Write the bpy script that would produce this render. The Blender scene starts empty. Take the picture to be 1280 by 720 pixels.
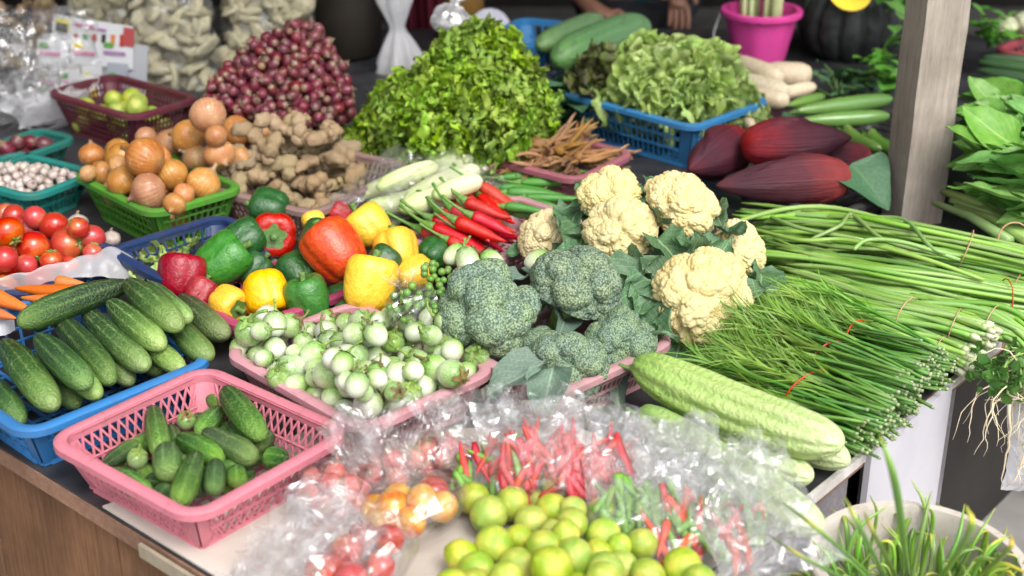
import bpy, bmesh, math, random
import numpy as np
from mathutils import Vector, Matrix, Quaternion, noise
R = math.radians
PI = math.pi
S = bpy.context.scene
COL = S.collection
random.seed(7)
rng = np.random.default_rng(7)

# ------------------------------------------------------------------ camera, world, sun, exposure
T = 0.70                                   # height of the stall's table top (m)
CAMZ = T + 1.085
PITCH = R(24.5)
FPX = 50 / 36 * 1280
SP, CP = math.sin(PITCH), math.cos(PITCH)

cam_d = bpy.data.cameras.new('camera')
cam = bpy.data.objects.new('camera', cam_d)
COL.objects.link(cam)
cam.location = (0, 0, CAMZ)
cam.rotation_euler = (PI / 2 - PITCH, 0, 0)
cam_d.lens = 50
cam_d.sensor_width = 36
cam_d.clip_start = 0.05
cam_d.clip_end = 400
cam_d.dof.use_dof = True
cam_d.dof.focus_distance = 2.28
cam_d.dof.aperture_fstop = 3.2
S.camera = cam

SUN_EL, SUN_AZ = R(52), R(152)             # light comes from the street: behind the camera, to its right
w = bpy.data.worlds.new('World')
S.world = w
w.use_nodes = True
wn = w.node_tree
for n_ in list(wn.nodes):
    wn.nodes.remove(n_)
sky = wn.nodes.new('ShaderNodeTexSky')
sky.sky_type = 'NISHITA'
sky.sun_disc = False
sky.sun_elevation = SUN_EL
sky.sun_rotation = SUN_AZ
sky.air_density = 1.0
sky.dust_density = 4.0
sky.ozone_density = 1.0
hs = wn.nodes.new('ShaderNodeHueSaturation')          # overcast: the sky is nearly grey
hs.inputs['Saturation'].default_value = 0.25
bg = wn.nodes.new('ShaderNodeBackground')
bg.inputs['Strength'].default_value = 0.15
wo = wn.nodes.new('ShaderNodeOutputWorld')
wn.links.new(sky.outputs[0], hs.inputs['Color'])
wn.links.new(hs.outputs[0], bg.inputs['Color'])
wn.links.new(bg.outputs[0], wo.inputs['Surface'])

sun_d = bpy.data.lights.new('sun', 'SUN')
sun_d.energy = .8
sun_d.angle = R(30)
sun_d.color = (1.0, 0.965, 0.91)
sun = bpy.data.objects.new('sun', sun_d)
COL.objects.link(sun)
_d = Vector((math.sin(SUN_AZ) * math.cos(SUN_EL), math.cos(SUN_AZ) * math.cos(SUN_EL), math.sin(SUN_EL)))
sun.rotation_euler = _d.to_track_quat('Z', 'Y').to_euler()
sun.location = _d * 30

S.view_settings.view_transform = 'Standard'
S.view_settings.look = 'None'
S.view_settings.gamma = 1
S.view_settings.exposure = 1.1
S.render.engine = 'CYCLES'
S.cycles.use_denoising = True
S.cycles.max_bounces = 8
S.cycles.diffuse_bounces = 3
S.cycles.glossy_bounces = 3
S.cycles.transmission_bounces = 6
S.cycles.transparent_max_bounces = 24
S.cycles.caustics_reflective = False
S.cycles.caustics_refractive = False


def P(x, y, z):
    """World point at height z that the photograph shows at pixel (x, y) of 1280x720."""
    u, v = (x - 640) / FPX, (360 - y) / FPX
    t = (CAMZ - z) / (SP - v * CP)
    return Vector((u * t, (CP + v * SP) * t, z))


def PY(x, y, Y):
    """World point at depth Y behind pixel (x, y)."""
    u, v = (x - 640) / FPX, (360 - y) / FPX
    t = Y / (CP + v * SP)
    return Vector((u * t, Y, CAMZ + (-SP + v * CP) * t))


def msize(px, p):
    """Length in metres of px photo pixels at point p."""
    d = p.y * CP + (CAMZ - p.z) * SP
    return px / FPX * d


# ------------------------------------------------------------------ mesh building
class MB:
    def __init__(s):
        s.v, s.f, s.m = [], [], []

    def add(s, v, f, mi=0, mat=None):
        o = len(s.v)
        if mat is not None:
            v = [mat @ Vector(p) for p in v]
        s.v.extend([tuple(p) for p in v])
        s.f.extend([tuple(i + o for i in q) for q in f])
        s.m.extend([mi] * len(f))
        return s

    def box(s, c, d, mi=0, mat=None):
        x, y, z = c
        a, b, e = d[0] / 2, d[1] / 2, d[2] / 2
        v = [(x + i * a, y + j * b, z + k * e) for k in (-1, 1) for j in (-1, 1) for i in (-1, 1)]
        f = [(0, 2, 3, 1), (4, 5, 7, 6), (0, 1, 5, 4), (2, 6, 7, 3), (0, 4, 6, 2), (1, 3, 7, 5)]
        return s.add(v, f, mi, mat)

    def bar(s, a, b, w, t, n, mi=0):
        """Rectangular bar a -> b; w wide in the plane, t thick along n."""
        a, b, n = Vector(a), Vector(b), Vector(n).normalized()
        d = (b - a).normalized()
        q = d.cross(n).normalized() * (w / 2)
        n = n * (t / 2)
        v = [a - q - n, a + q - n, a + q + n, a - q + n, b - q - n, b + q - n, b + q + n, b - q + n]
        return s.add(v, [(0, 1, 5, 4), (1, 2, 6, 5), (2, 3, 7, 6), (3, 0, 4, 7), (3, 2, 1, 0), (4, 5, 6, 7)], mi)

    def tube(s, pts, rad, seg=8, mi=0, cap=True, closed=False, flat=1.0):
        pts = [Vector(p) for p in pts]
        n = len(pts)
        if not hasattr(rad, '__len__'):
            rad = [rad] * n
        up = Vector((0, 0, 1))
        v, f = [], []
        prev = None
        for i, p in enumerate(pts):
            if closed:
                d = pts[(i + 1) % n] - pts[i - 1]
            else:
                d = pts[min(i + 1, n - 1)] - pts[max(i - 1, 0)]
            d = d.normalized() if d.length > 1e-9 else Vector((0, 0, 1))
            if prev is None:
                a = d.cross(up)
                if a.length < 1e-3:
                    a = d.cross(Vector((1, 0, 0)))
            else:
                a = prev - d * prev.dot(d)
            a.normalize()
            prev = a
            b = d.cross(a)
            for k in range(seg):
                t = 2 * PI * k / seg
                v.append(p + (a * math.cos(t) + b * math.sin(t) * flat) * rad[i])
        m = n if closed else n - 1
        for i in range(m):
            j = (i + 1) % n
            for k in range(seg):
                l = (k + 1) % seg
                f.append((i * seg + k, i * seg + l, j * seg + l, j * seg + k))
        if cap and not closed:
            f.append(tuple(range(seg))[::-1])
            f.append(tuple((n - 1) * seg + k for k in range(seg)))
        return s.add(v, f, mi)

    def lathe(s, prof, seg=24, fn=None, mi=0, mat=None, bend=None):
        """prof: (radius, z) pairs from one pole to the other; fn(theta, i) scales the radius."""
        v, f = [], []
        n = len(prof)
        for i, (r, z) in enumerate(prof):
            for k in range(seg):
                t = 2 * PI * k / seg
                q = r * (fn(t, i / (n - 1)) if fn else 1)
                p = Vector((q * math.cos(t), q * math.sin(t), z))
                if bend:
                    p = bend(p)
                v.append(p)
        for i in range(n - 1):
            for k in range(seg):
                l = (k + 1) % seg
                f.append((i * seg + k, i * seg + l, (i + 1) * seg + l, (i + 1) * seg + k))
        f.append(tuple(range(seg))[::-1])
        f.append(tuple((n - 1) * seg + k for k in range(seg)))
        return s.add(v, f, mi, mat)

    def grid(s, nu, nv, fn, mi=0):
        v = [fn(i / (nu - 1), j / (nv - 1)) for j in range(nv) for i in range(nu)]
        f = [(j * nu + i, j * nu + i + 1, (j + 1) * nu + i + 1, (j + 1) * nu + i) for j in range(nv - 1) for i in range(nu - 1)]
        return s.add(v, f, mi)

    def mesh(s, name, mats, smooth=True, angle=None):
        me = bpy.data.meshes.new(name)
        me.from_pydata(s.v, [], s.f)
        for m in (mats if isinstance(mats, (list, tuple)) else [mats]):
            me.materials.append(m)
        if len(set(s.m)) > 1:
            me.polygons.foreach_set('material_index', s.m)
        me.polygons.foreach_set('use_smooth', [smooth] * len(me.polygons))
        if smooth and angle:
            me.set_sharp_from_angle(angle=R(angle))
        me.update()
        return me

    def obj(s, name, mats, parent=None, smooth=True, angle=None):
        return link(name, s.mesh(name, mats, smooth, angle), parent)


def link(name, mesh, parent=None, mat=None):
    o = bpy.data.objects.new(name, mesh)
    COL.objects.link(o)
    if parent is not None:
        o.parent = parent
    if mat is not None:
        o.matrix_local = mat
    return o


def tag(o, label, cat=None, group=None, kind=None):
    if label:
        o['label'] = label
    if cat:
        o['category'] = cat
    if group:
        o['group'] = group
    if kind:
        o['kind'] = kind
    return o


def thing(name, label, cat, mat=None, group=None):
    o = bpy.data.objects.new(name, None)
    COL.objects.link(o)
    o.empty_display_size = 0.02
    if mat is not None:
        o.matrix_world = mat
    return tag(o, label, cat, group)


def put(name, parts, mat, label, cat, group=None):
    """One thing made of shared meshes: [(part name, mesh)] at matrix mat."""
    if len(parts) == 1:
        o = link(name, parts[0][1], None, mat)
        return tag(o, label, cat, group)
    root = thing(name, label, cat, mat, group)
    for pn, me in parts:
        link(pn, me, root)
    return root


def frame(z, x=None, loc=(0, 0, 0), s=1.0):
    """Matrix whose local Z points along z (local X near x)."""
    z = Vector(z).normalized()
    x = Vector(x) if x is not None else Vector((1, 0.13, 0.21))
    y = z.cross(x)
    if y.length < 1e-4:
        y = z.cross(Vector((0.2, 1, 0.1)))
    y.normalize()
    x = y.cross(z)
    m = Matrix((x, y, z)).transposed().to_4x4()
    sc = s if hasattr(s, '__len__') else (s, s, s)
    return Matrix.Translation(loc) @ m @ Matrix.Diagonal((*sc, 1))


def rquat(r=random):
    return Quaternion((r.gauss(0, 1), r.gauss(0, 1), r.gauss(0, 1), r.gauss(0, 1))).normalized()


def ico(level):
    bm = bmesh.new()
    bmesh.ops.create_icosphere(bm, subdivisions=level, radius=1)
    v = np.array([p.co for p in bm.verts])
    f = [tuple(p.index for p in q.verts) for q in bm.faces]
    bm.free()
    return v, f


ICO = {k: ico(k) for k in (2, 3, 4, 5, 6, 7)}


def near(v, seeds, chunk=4000):
    """Distance to the nearest seed, and that seed's index."""
    d = np.empty(len(v)); ix = np.empty(len(v), int)
    for a in range(0, len(v), chunk):
        q = v[a:a + chunk]
        m = (q * q).sum(1)[:, None] - 2 * q @ seeds.T + (seeds * seeds).sum(1)[None]
        ix[a:a + chunk] = m.argmin(1)
        d[a:a + chunk] = np.sqrt(np.maximum(m.min(1), 0))
    return d, ix


def sph_seeds(n, jit=0.3):
    i = np.arange(n) + .5
    ph = np.arccos(1 - 2 * i / n)
    th = PI * (1 + 5 ** .5) * i
    s_ = np.stack([np.cos(th) * np.sin(ph), np.sin(th) * np.sin(ph), np.cos(ph)], 1)
    s_ += rng.normal(0, jit * 2 / math.sqrt(n), s_.shape)
    return s_ / np.linalg.norm(s_, axis=1)[:, None]


def nz(p, s=1.0, o=0.0):
    return noise.noise(Vector(p) * s + Vector((o, o * 1.7, o * .3)))


def ordinal(i):
    return ['first', 'second', 'third', 'fourth', 'fifth', 'sixth', 'seventh', 'eighth', 'ninth', 'tenth', 'eleventh', 'twelfth'][i]


def row_words(px, gap):
    """Words for where each pixel stands in a heap: rows from the back, then from the left."""
    idx = sorted(range(len(px)), key=lambda i: px[i][1])
    rows, cur = [], [idx[0]]
    for i in idx[1:]:
        if px[i][1] - px[cur[0]][1] > gap:
            rows.append(cur); cur = [i]
        else:
            cur.append(i)
    rows.append(cur)
    out = [None] * len(px)
    for r, row in enumerate(rows):
        row.sort(key=lambda i: px[i][0])
        for c, i in enumerate(row):
            side = f'{ordinal(c)} from the left' if c else 'leftmost'
            if len(row) == 1:
                side = 'alone'
            elif c == len(row) - 1:
                side = 'rightmost'
            out[i] = f'{side} in the {ordinal(r)} row from the back'
    return out


# ------------------------------------------------------------------ resting things on each other
class Rest:
    """Spheres that stand for what has been placed; finds the lowest free height along a pixel's ray."""
    def __init__(s):
        s.c = np.zeros((0, 3)); s.r = np.zeros(0)

    def add(s, pts, rad):
        s.c = np.vstack([s.c, np.array([tuple(p) for p in pts])])
        s.r = np.concatenate([s.r, np.array(rad)])

    def free(s, pts, rad, k):
        if not len(s.c):
            return True
        for p, r in zip(pts, rad):
            d = np.sqrt(((s.c - np.array(tuple(p))) ** 2).sum(1))
            if (d < (s.r + r) * k).any():
                return False
        return True

    def settle(s, fn, z0, k=.92, step=.004, lim=.4, inside=None):
        """fn(z) -> (points, radii); returns the lowest height that fits and records it."""
        z = z0
        while z < z0 + lim:
            p, r = fn(z)
            if (inside is None or all(inside(q) for q in p)) and s.free(p, r, k):
                break
            z += step
        else:
            z = z0 + (.03 if inside else .01)
        p, r = fn(z)
        s.add(p, r)
        return z

    def drop(s, x, y, r, z0):
        """Lowest height of a sphere of radius r dropped at x, y."""
        z = z0 + r
        if len(s.c):
            h2 = (s.c[:, 0] - x) ** 2 + (s.c[:, 1] - y) ** 2
            q = ((s.r + r) * .93) ** 2 - h2
            m = q > 0
            if m.any():
                z = max(z, (s.c[m, 2] + np.sqrt(q[m])).max())
        s.add([(x, y, z)], [r])
        return z


# ------------------------------------------------------------------ materials
class NT:
    def __init__(s, name):
        s.mat = bpy.data.materials.new(name)
        s.mat.use_nodes = True
        s.t = s.mat.node_tree
        for n in list(s.t.nodes):
            s.t.nodes.remove(n)
        s.out = s.t.nodes.new('ShaderNodeOutputMaterial')
        s._tc = None

    def n(s, kind, ins=None, **props):
        nd = s.t.nodes.new('ShaderNode' + kind)
        for k, v in props.items():
            setattr(nd, k, v)
        for k, v in (ins or {}).items():
            s.set(nd.inputs[k], v)
        return nd

    def set(s, sock, v):
        if isinstance(v, bpy.types.NodeSocket):
            s.t.links.new(v, sock)
        else:
            if hasattr(v, '__len__') and len(v) == 3 and sock.type == 'RGBA':
                v = (*v, 1)
            sock.default_value = v

    def tc(s, which='Object'):
        if s._tc is None:
            s._tc = s.n('TexCoord')
        return s._tc.outputs[which]

    def noise(s, scale, detail=4, rough=.55, co=None, dist=0):
        return s.n('TexNoise', {'Vector': co or s.tc(), 'Scale': scale, 'Detail': detail, 'Roughness': rough, 'Distortion': dist}).outputs[0]

    def ramp(s, f, stops, interp='LINEAR'):
        r = s.n('ValToRGB', {'Fac': f})
        r.color_ramp.interpolation = interp
        e = r.color_ramp.elements
        while len(e) < len(stops):
            e.new(.5)
        for q, (p, c) in zip(e, stops):
            q.position = p
            q.color = (*c, 1) if hasattr(c, '__len__') else (c, c, c, 1)
        return r.outputs[0]

    def mix(s, f, a, b, blend='MIX'):
        m = s.n('Mix', data_type='RGBA', blend_type=blend)
        s.set(m.inputs[0], f); s.set(m.inputs[6], a); s.set(m.inputs[7], b)
        return m.outputs[2]

    def math(s, op, a, b=None, c=None):
        m = s.n('Math', operation=op)
        s.set(m.inputs[0], a)
        if b is not None:
            s.set(m.inputs[1], b)
        if c is not None:
            s.set(m.inputs[2], c)
        return m.outputs[0]

    def rand(s):
        return s.n('ObjectInfo').outputs['Random']

    def vary(s, col, val=.25, hue=.02, sat=.15):
        r = s.rand()
        r2 = s.math('FRACT', s.math('MULTIPLY', r, 7.31))
        r3 = s.math('FRACT', s.math('MULTIPLY', r, 17.7))
        h = s.n('HueSaturation', {'Color': col,
                                  'Hue': s.math('MULTIPLY_ADD', r2, 2 * hue, .5 - hue),
                                  'Saturation': s.math('MULTIPLY_ADD', r3, 2 * sat, 1 - sat),
                                  'Value': s.math('MULTIPLY_ADD', r, 2 * val, 1 - val)})
        return h.outputs[0]

    def bump(s, h, strength=.3, dist=.002):
        return s.n('Bump', {'Height': h, 'Strength': strength, 'Distance': dist}).outputs[0]

    def bsdf(s, col, rough=.5, spec=.5, normal=None, coat=0, trans=0, tcol=None, **kw):
        b = s.n('BsdfPrincipled', {'Base Color': col, 'Roughness': rough, 'Specular IOR Level': spec, 'Coat Weight': coat})
        b.inputs['Coat Roughness'].default_value = .12
        for k, v in kw.items():
            s.set(b.inputs[k.replace('_', ' ')], v)
        if normal is not None:
            s.set(b.inputs['Normal'], normal)
        o = b.outputs[0]
        if trans:
            tl = s.n('BsdfTranslucent', {'Color': tcol if tcol is not None else col})
            if normal is not None:
                s.set(tl.inputs['Normal'], normal)
            mx = s.n('MixShader', {0: trans, 1: o, 2: tl.outputs[0]})
            o = mx.outputs[0]
        s.t.links.new(o, s.out.inputs['Surface'])
        return s.mat


def simple(name, c1, c2=None, scale=12, rough=.5, spec=.5, bump=0, bscale=60, bdist=.001, val=.12, hue=.01, sat=.08,
           coat=0, trans=0, detail=5, lo=.35, hi=.65):
    m = NT(name)
    col = m.mix(m.ramp(m.noise(scale, detail), [(lo, 0), (hi, 1)]), c1, c2) if c2 else m.mix(0, c1, c1)
    if val or hue:
        col = m.vary(col, val, hue, sat)
    nrm = m.bump(m.noise(bscale, 5), bump, bdist) if bump else None
    return m.bsdf(col, rough, spec, nrm, coat, trans)


def axial(name, stops, rough=.4, wob=.15, val=.12, hue=.012, sat=.1, speck=None, streak=None, bump=.15, bscale=150, coat=0, spec=.5, bdist=.0006):
    """Colour runs along local Z (stem end 0, tip 1), with streaks round the axis and specks."""
    m = NT(name)
    g = m.n('SeparateXYZ', {0: m.tc('Generated')})
    o = m.n('SeparateXYZ', {0: m.tc('Object')})
    zf = m.math('ADD', g.outputs[2], m.math('MULTIPLY', m.math('SUBTRACT', m.noise(1.1, 3), .5), wob))
    col = m.ramp(zf, stops)
    if streak:
        n_, c_, amt, lo, hi = streak
        ang = m.math('ARCTAN2', o.outputs[1], o.outputs[0])
        sn = m.math('SINE', m.math('MULTIPLY_ADD', ang, n_, m.math('MULTIPLY', m.noise(1.3, 2), 2.5)))
        k = m.math('MULTIPLY', m.ramp(sn, [(lo, 0), (hi, 1)]), amt)
        k = m.math('MULTIPLY', k, m.ramp(m.noise(2.6, 4), [(.3, .1), (.7, 1)]))
        col = m.mix(k, col, c_)
    if speck:
        sc, c_, lo, hi, amt = speck
        col = m.mix(m.math('MULTIPLY', m.ramp(m.noise(sc, 2), [(lo, 0), (hi, 1)]), amt), col, c_)
    if val or hue:
        col = m.vary(col, val, hue, sat)
    nrm = m.bump(m.noise(bscale, 4), bump, bdist) if bump else None
    return m.bsdf(col, rough, spec, nrm, coat)


MATS = {}
# ------------------------------------------------------------------ the stall itself
def wood(name, c1, c2, ax='Z', rough=.7, scale=9):
    m = NT(name)
    sc = {'X': (1, 14, 14), 'Y': (14, 1, 14), 'Z': (14, 14, 1)}[ax]
    mp = m.n('Mapping', {'Vector': m.tc(), 'Scale': sc})
    g = m.noise(scale, 6, .6, mp.outputs[0], .6)
    g2 = m.noise(scale * 6, 4, .6, mp.outputs[0], .2)
    col = m.mix(m.ramp(g, [(.3, 0), (.7, 1)]), c1, c2)
    col = m.mix(m.math('MULTIPLY', m.ramp(g2, [(.45, 0), (.75, 1)]), .35), col, tuple(q * .45 for q in c1))
    big = m.ramp(m.noise(5, 5), [(.4, .62), (.68, 1)])
    col = m.mix(1, col, big, 'MULTIPLY')
    col = m.vary(col, .08, .005, .05)
    return m.bsdf(col, rough, .3, m.bump(g2, .35, .001))


M_floor = simple('concrete', (.16, .15, .14), (.27, .26, .245), 3, .85, .2, .4, 40, .002, val=0)
M_ply = wood('brown_plywood', (.18, .088, .043), (.29, .155, .085), 'Z')
M_grey_ply = wood('mauve_grey_board', (.27, .24, .255), (.36, .33, .35), 'X')
M_post = wood('weathered_post', (.34, .29, .24), (.49, .43, .37), 'Z', .8)
M_post2 = wood('post_right_face', (.52, .43, .335), (.66, .56, .45), 'Z', .75)  # same post wood in a lighter tone, for its right face
M_edge = wood('raw_board_edge', (.28, .14, .08), (.4, .235, .15), 'X')
M_rubber = simple('black_rubber_sheet', (.018, .018, .02), (.05, .05, .056), 14, .45, .4, .3, 25, .002, val=0)
M_whiteboard = simple('white_foam_board', (.46, .445, .49), (.55, .54, .57), 4, .5, .3, .05, 20, .001, val=0)
M_trim = simple('white_edging', (.62, .6, .58), (.42, .38, .35), 22, .5, .4, val=0)
M_greentrim = simple('faded_green_strip', (.1, .17, .135), (.2, .22, .17), 25, .6, .3, .2, 80, val=0)
M_beige = simple('beige_strip', (.36, .3, .22), (.26, .21, .15), 22, .6, .3, val=0)
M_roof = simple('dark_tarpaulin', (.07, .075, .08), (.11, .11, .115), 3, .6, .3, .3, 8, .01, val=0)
M_wall = simple('dark_wall_and_shade', (.016, .014, .013), (.03, .027, .025), 3, .9, .2, .3, 30, .003, val=0)

bpyg = MB().grid(2, 2, lambda a, b: ((a - .5) * 300, (b - .5) * 300, 0)).obj('ground', M_floor, None, False)
tag(bpyg, None, None, None, 'structure')

CORN = Vector((-.021, 1.18, 0))
E2 = Vector((.652, .758, 0)).normalized()          # to the right and back
E1 = Vector((-E2.y, E2.x, 0))                       # to the left and back


def tb(a, b, z):
    """Table coordinates: a metres along the left edge, b metres along the right edge."""
    return CORN + E1 * a + E2 * b + Vector((0, 0, z))


def back_cut(Y, edge):
    e = E1 if edge == 1 else E2
    return (Y - CORN.y) / e.y


YB = 4.3
poly = [tb(0, 0, 0), tb(0, 3.0, 0)]
poly += [Vector((poly[1].x - .6, YB, 0)), Vector((tb(3.2, 0, 0).x + .5, YB, 0)), tb(3.2, 0, 0)]


def slab(poly, z0, z1, inset=0):
    c = sum(poly, Vector()) / len(poly)
    n = len(poly)
    pts = [p + (c - p).normalized() * inset for p in poly]
    v = [Vector((p.x, p.y, z0)) for p in pts] + [Vector((p.x, p.y, z1)) for p in pts]
    f = [tuple(range(n))[::-1], tuple(n + i for i in range(n))] + [(i, (i + 1) % n, n + (i + 1) % n, n + i) for i in range(n)]
    return MB().add(v, f)


table = thing('market_table', 'big low market table with brown board sides and black rubber top', 'table', Matrix.Translation((0, 0, 0)))
slab(poly, T - .03, T - .004).obj('table_top', M_edge, table, False)
slab(poly, T - .004, T, .004).obj('rubber_sheet', M_rubber, table, False)
# brown boards below the left edge
rb = random.Random(3)
a = .02
while a < 3.1:
    wd = .34 if a > .1 else .36
    p0, p1 = tb(a, .02, 0), tb(min(a + wd - .004, 3.15), .02, 0)
    b = MB()
    n = E2
    q = n * (.012 + rb.uniform(-.002, .002))
    v = [p0, p1, p1 + q, p0 + q]
    v = [Vector((p.x, p.y, .0)) for p in v] + [Vector((p.x, p.y, T - .032)) for p in v]
    b.add(v, [(0, 1, 2, 3), (4, 7, 6, 5), (0, 4, 5, 1), (1, 5, 6, 2), (2, 6, 7, 3), (3, 7, 4, 0)])
    b.obj('board', M_ply, table, False)
    a += wd
# strip under the baskets along the left edge, worn pale and green
b = MB(); b.bar(tb(.2, -.006, T - .018), tb(.62, -.006, T - .018), .02, .006, E2); b.obj('edge_strip', M_beige, table, False)
b = MB(); b.bar(tb(.12, -.008, T - .045), tb(.50, -.008, T - .045), .016, .007, E2); b.obj('edge_strip', M_greentrim, table, False)
# right side: mauve-grey boards, a white board, a leg, then an opening filled by a dark shade panel
for b0, b1, m_, nm, z1 in ((.02, .405, M_grey_ply, 'board', T - .034), (.41, .815, M_grey_ply, 'board', T - .034), (.83, 1.10, M_whiteboard, 'white_board', T - .001)):
    off = -.012 if nm == 'white_board' else .014
    p0, p1 = tb(off, b0, 0), tb(off, b1, 0)
    q = E1 * .01
    v = [p0, p1, p1 + q, p0 + q]
    v = [Vector((p.x, p.y, .0)) for p in v] + [Vector((p.x, p.y, z1)) for p in v]
    MB().add(v, [(3, 2, 1, 0), (4, 5, 6, 7), (0, 1, 5, 4), (1, 2, 6, 5), (2, 3, 7, 6), (3, 0, 4, 7)]).obj(nm, m_, table, False)
p0, p1 = tb(.16, 1.17, 0), tb(.16, 2.95, 0)  # dark panel put in for the shade under the table
q = E1 * .008
v = [Vector((p.x, p.y, z)) for z in (0, T - .034) for p in (p0, p1, p1 + q, p0 + q)]
MB().add(v, [(3, 2, 1, 0), (4, 5, 6, 7), (0, 1, 5, 4), (1, 2, 6, 5), (2, 3, 7, 6), (3, 0, 4, 7)]).obj('shade_panel', M_wall, table, False)
for bb in (1.13, 2.0, 2.9):
    b = MB(); b.bar(tb(.03, bb, 0), tb(.03, bb, T - .031), .06, .05, E1); b.obj('leg', M_grey_ply, table, False)
b = MB(); b.bar(tb(-.004, .0, T - .006), tb(-.004, .82, T - .006), .016, .008, E1); b.obj('white_edging', M_trim, table, False)
b = MB(); b.bar(tb(-.004, 1.10, T - .006), tb(-.004, 1.3, T - .006), .016, .008, E1); b.obj('white_edging', M_trim, table, False)

# timber post at the stall's corner, two faces seen
pb = P(1151, 282, T) + Vector((0, 0, 0))
ax_ = Vector((.955, .30, 0)).normalized()
pw, pd = .095, .075
post = thing('timber_post', 'squared weathered timber post rising behind the long beans', 'post', Matrix.Translation((pb.x, pb.y, 0)))
nrm = Vector((-ax_.y, ax_.x, 0))
front_c = -nrm * 0
b = MB()
for k in range(15):
    pass
def post_mesh():
    b = MB()
    zs = np.linspace(0, 2.7, 40)
    rp = random.Random(5)
    v, f = [], []
    ring = []
    prof = [(-.5, 0), (.5, 0), (.5, 1), (-.5, 1)]
    for z in zs:
        j = rp.uniform(-.0012, .0012)
        for sx, sy in prof:
            p = ax_ * (sx * pw + j) + nrm * (sy * pd + rp.uniform(-.001, .001))
            v.append((p.x, p.y, z))
    for i in range(len(zs) - 1):
        for k in range(4):
            l = (k + 1) % 4
            f.append((i * 4 + k, i * 4 + l, i * 4 + 4 + l, i * 4 + 4 + k))
    b.add(v, f)
    b.m = [1 if (i % 4) == 1 else 0 for i in range(len(f))]
    b.add(v[-4:], [(0, 1, 2, 3)])
    return b
post_mesh().obj('post_body', [M_post, M_post2], post, False)

# roof over the back of the stall and the wall behind it
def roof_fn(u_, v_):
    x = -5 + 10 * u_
    y0 = 2.62 + (x - .83) * .24  # front edge skewed forward on the left to shade that side more
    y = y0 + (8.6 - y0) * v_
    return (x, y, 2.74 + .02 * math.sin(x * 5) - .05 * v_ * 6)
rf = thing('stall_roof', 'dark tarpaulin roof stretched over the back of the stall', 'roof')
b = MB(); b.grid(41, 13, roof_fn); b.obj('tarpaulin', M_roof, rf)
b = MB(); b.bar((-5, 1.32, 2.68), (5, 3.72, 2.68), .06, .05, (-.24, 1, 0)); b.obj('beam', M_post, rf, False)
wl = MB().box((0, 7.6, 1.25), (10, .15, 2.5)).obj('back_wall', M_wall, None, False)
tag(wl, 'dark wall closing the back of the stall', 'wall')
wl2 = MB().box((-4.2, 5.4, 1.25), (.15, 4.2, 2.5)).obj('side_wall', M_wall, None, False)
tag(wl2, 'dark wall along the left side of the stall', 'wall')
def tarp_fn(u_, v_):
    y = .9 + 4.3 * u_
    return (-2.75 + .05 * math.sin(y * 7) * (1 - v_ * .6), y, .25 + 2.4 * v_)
tp_ = MB().grid(50, 8, tarp_fn).obj('side_shade_tarp', M_roof)  # unseen sheet added to block light and darken the left and back
tag(tp_, 'unseen dark tarpaulin added along the left side to shade the stall', 'tarpaulin')

# ------------------------------------------------------------------ baskets
def plastic(name, c, rough=.4, worn=.45, c2=None):
    m = NT(name)
    k = m.ramp(m.noise(9, 6), [(.42, 0), (.72, 1)])
    col = m.mix(m.math('MULTIPLY', k, worn), c, c2 or tuple(min(1, q * .55 + .03) for q in c))
    d = m.ramp(m.noise(70, 4), [(.56, 0), (.75, 1)])
    col = m.mix(m.math('MULTIPLY', d, .3), col, (.1, .07, .05))
    st = m.ramp(m.noise(14, 6, .7), [(.55, 0), (.75, 1)])
    col = m.mix(m.math('MULTIPLY', st, .28), col, (.16, .12, .09))
    return m.bsdf(col, rough, .45, m.bump(m.noise(90, 4), .12, .0006), trans=.12)


M_pink = plastic('pink_plastic', (.66, .21, .265))
M_pink2 = plastic('pale_pink_plastic', (.62, .31, .345))
M_pink3 = plastic('dusty_pink_plastic', (.52, .29, .31))
M_blue = plastic('blue_plastic', (.035, .19, .47))
M_navy = plastic('navy_plastic', (.018, .042, .13))
M_lblue = plastic('bright_blue_plastic', (.04, .21, .46))
M_magenta = plastic('magenta_plastic', (.42, .06, .14))
M_green = plastic('green_plastic', (.085, .29, .03))
M_teal = plastic('teal_plastic', (.02, .23, .2))
M_teal2 = plastic('dark_teal_plastic', (.02, .17, .14))
M_maroon = plastic('maroon_plastic', (.13, .025, .04))
M_red = plastic('red_plastic', (.36, .07, .09))
M_tan = plastic('faded_brown_pink_plastic', (.3, .19, .17))
M_dusk = plastic('dusty_red_plastic', (.36, .12, .15))


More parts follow.
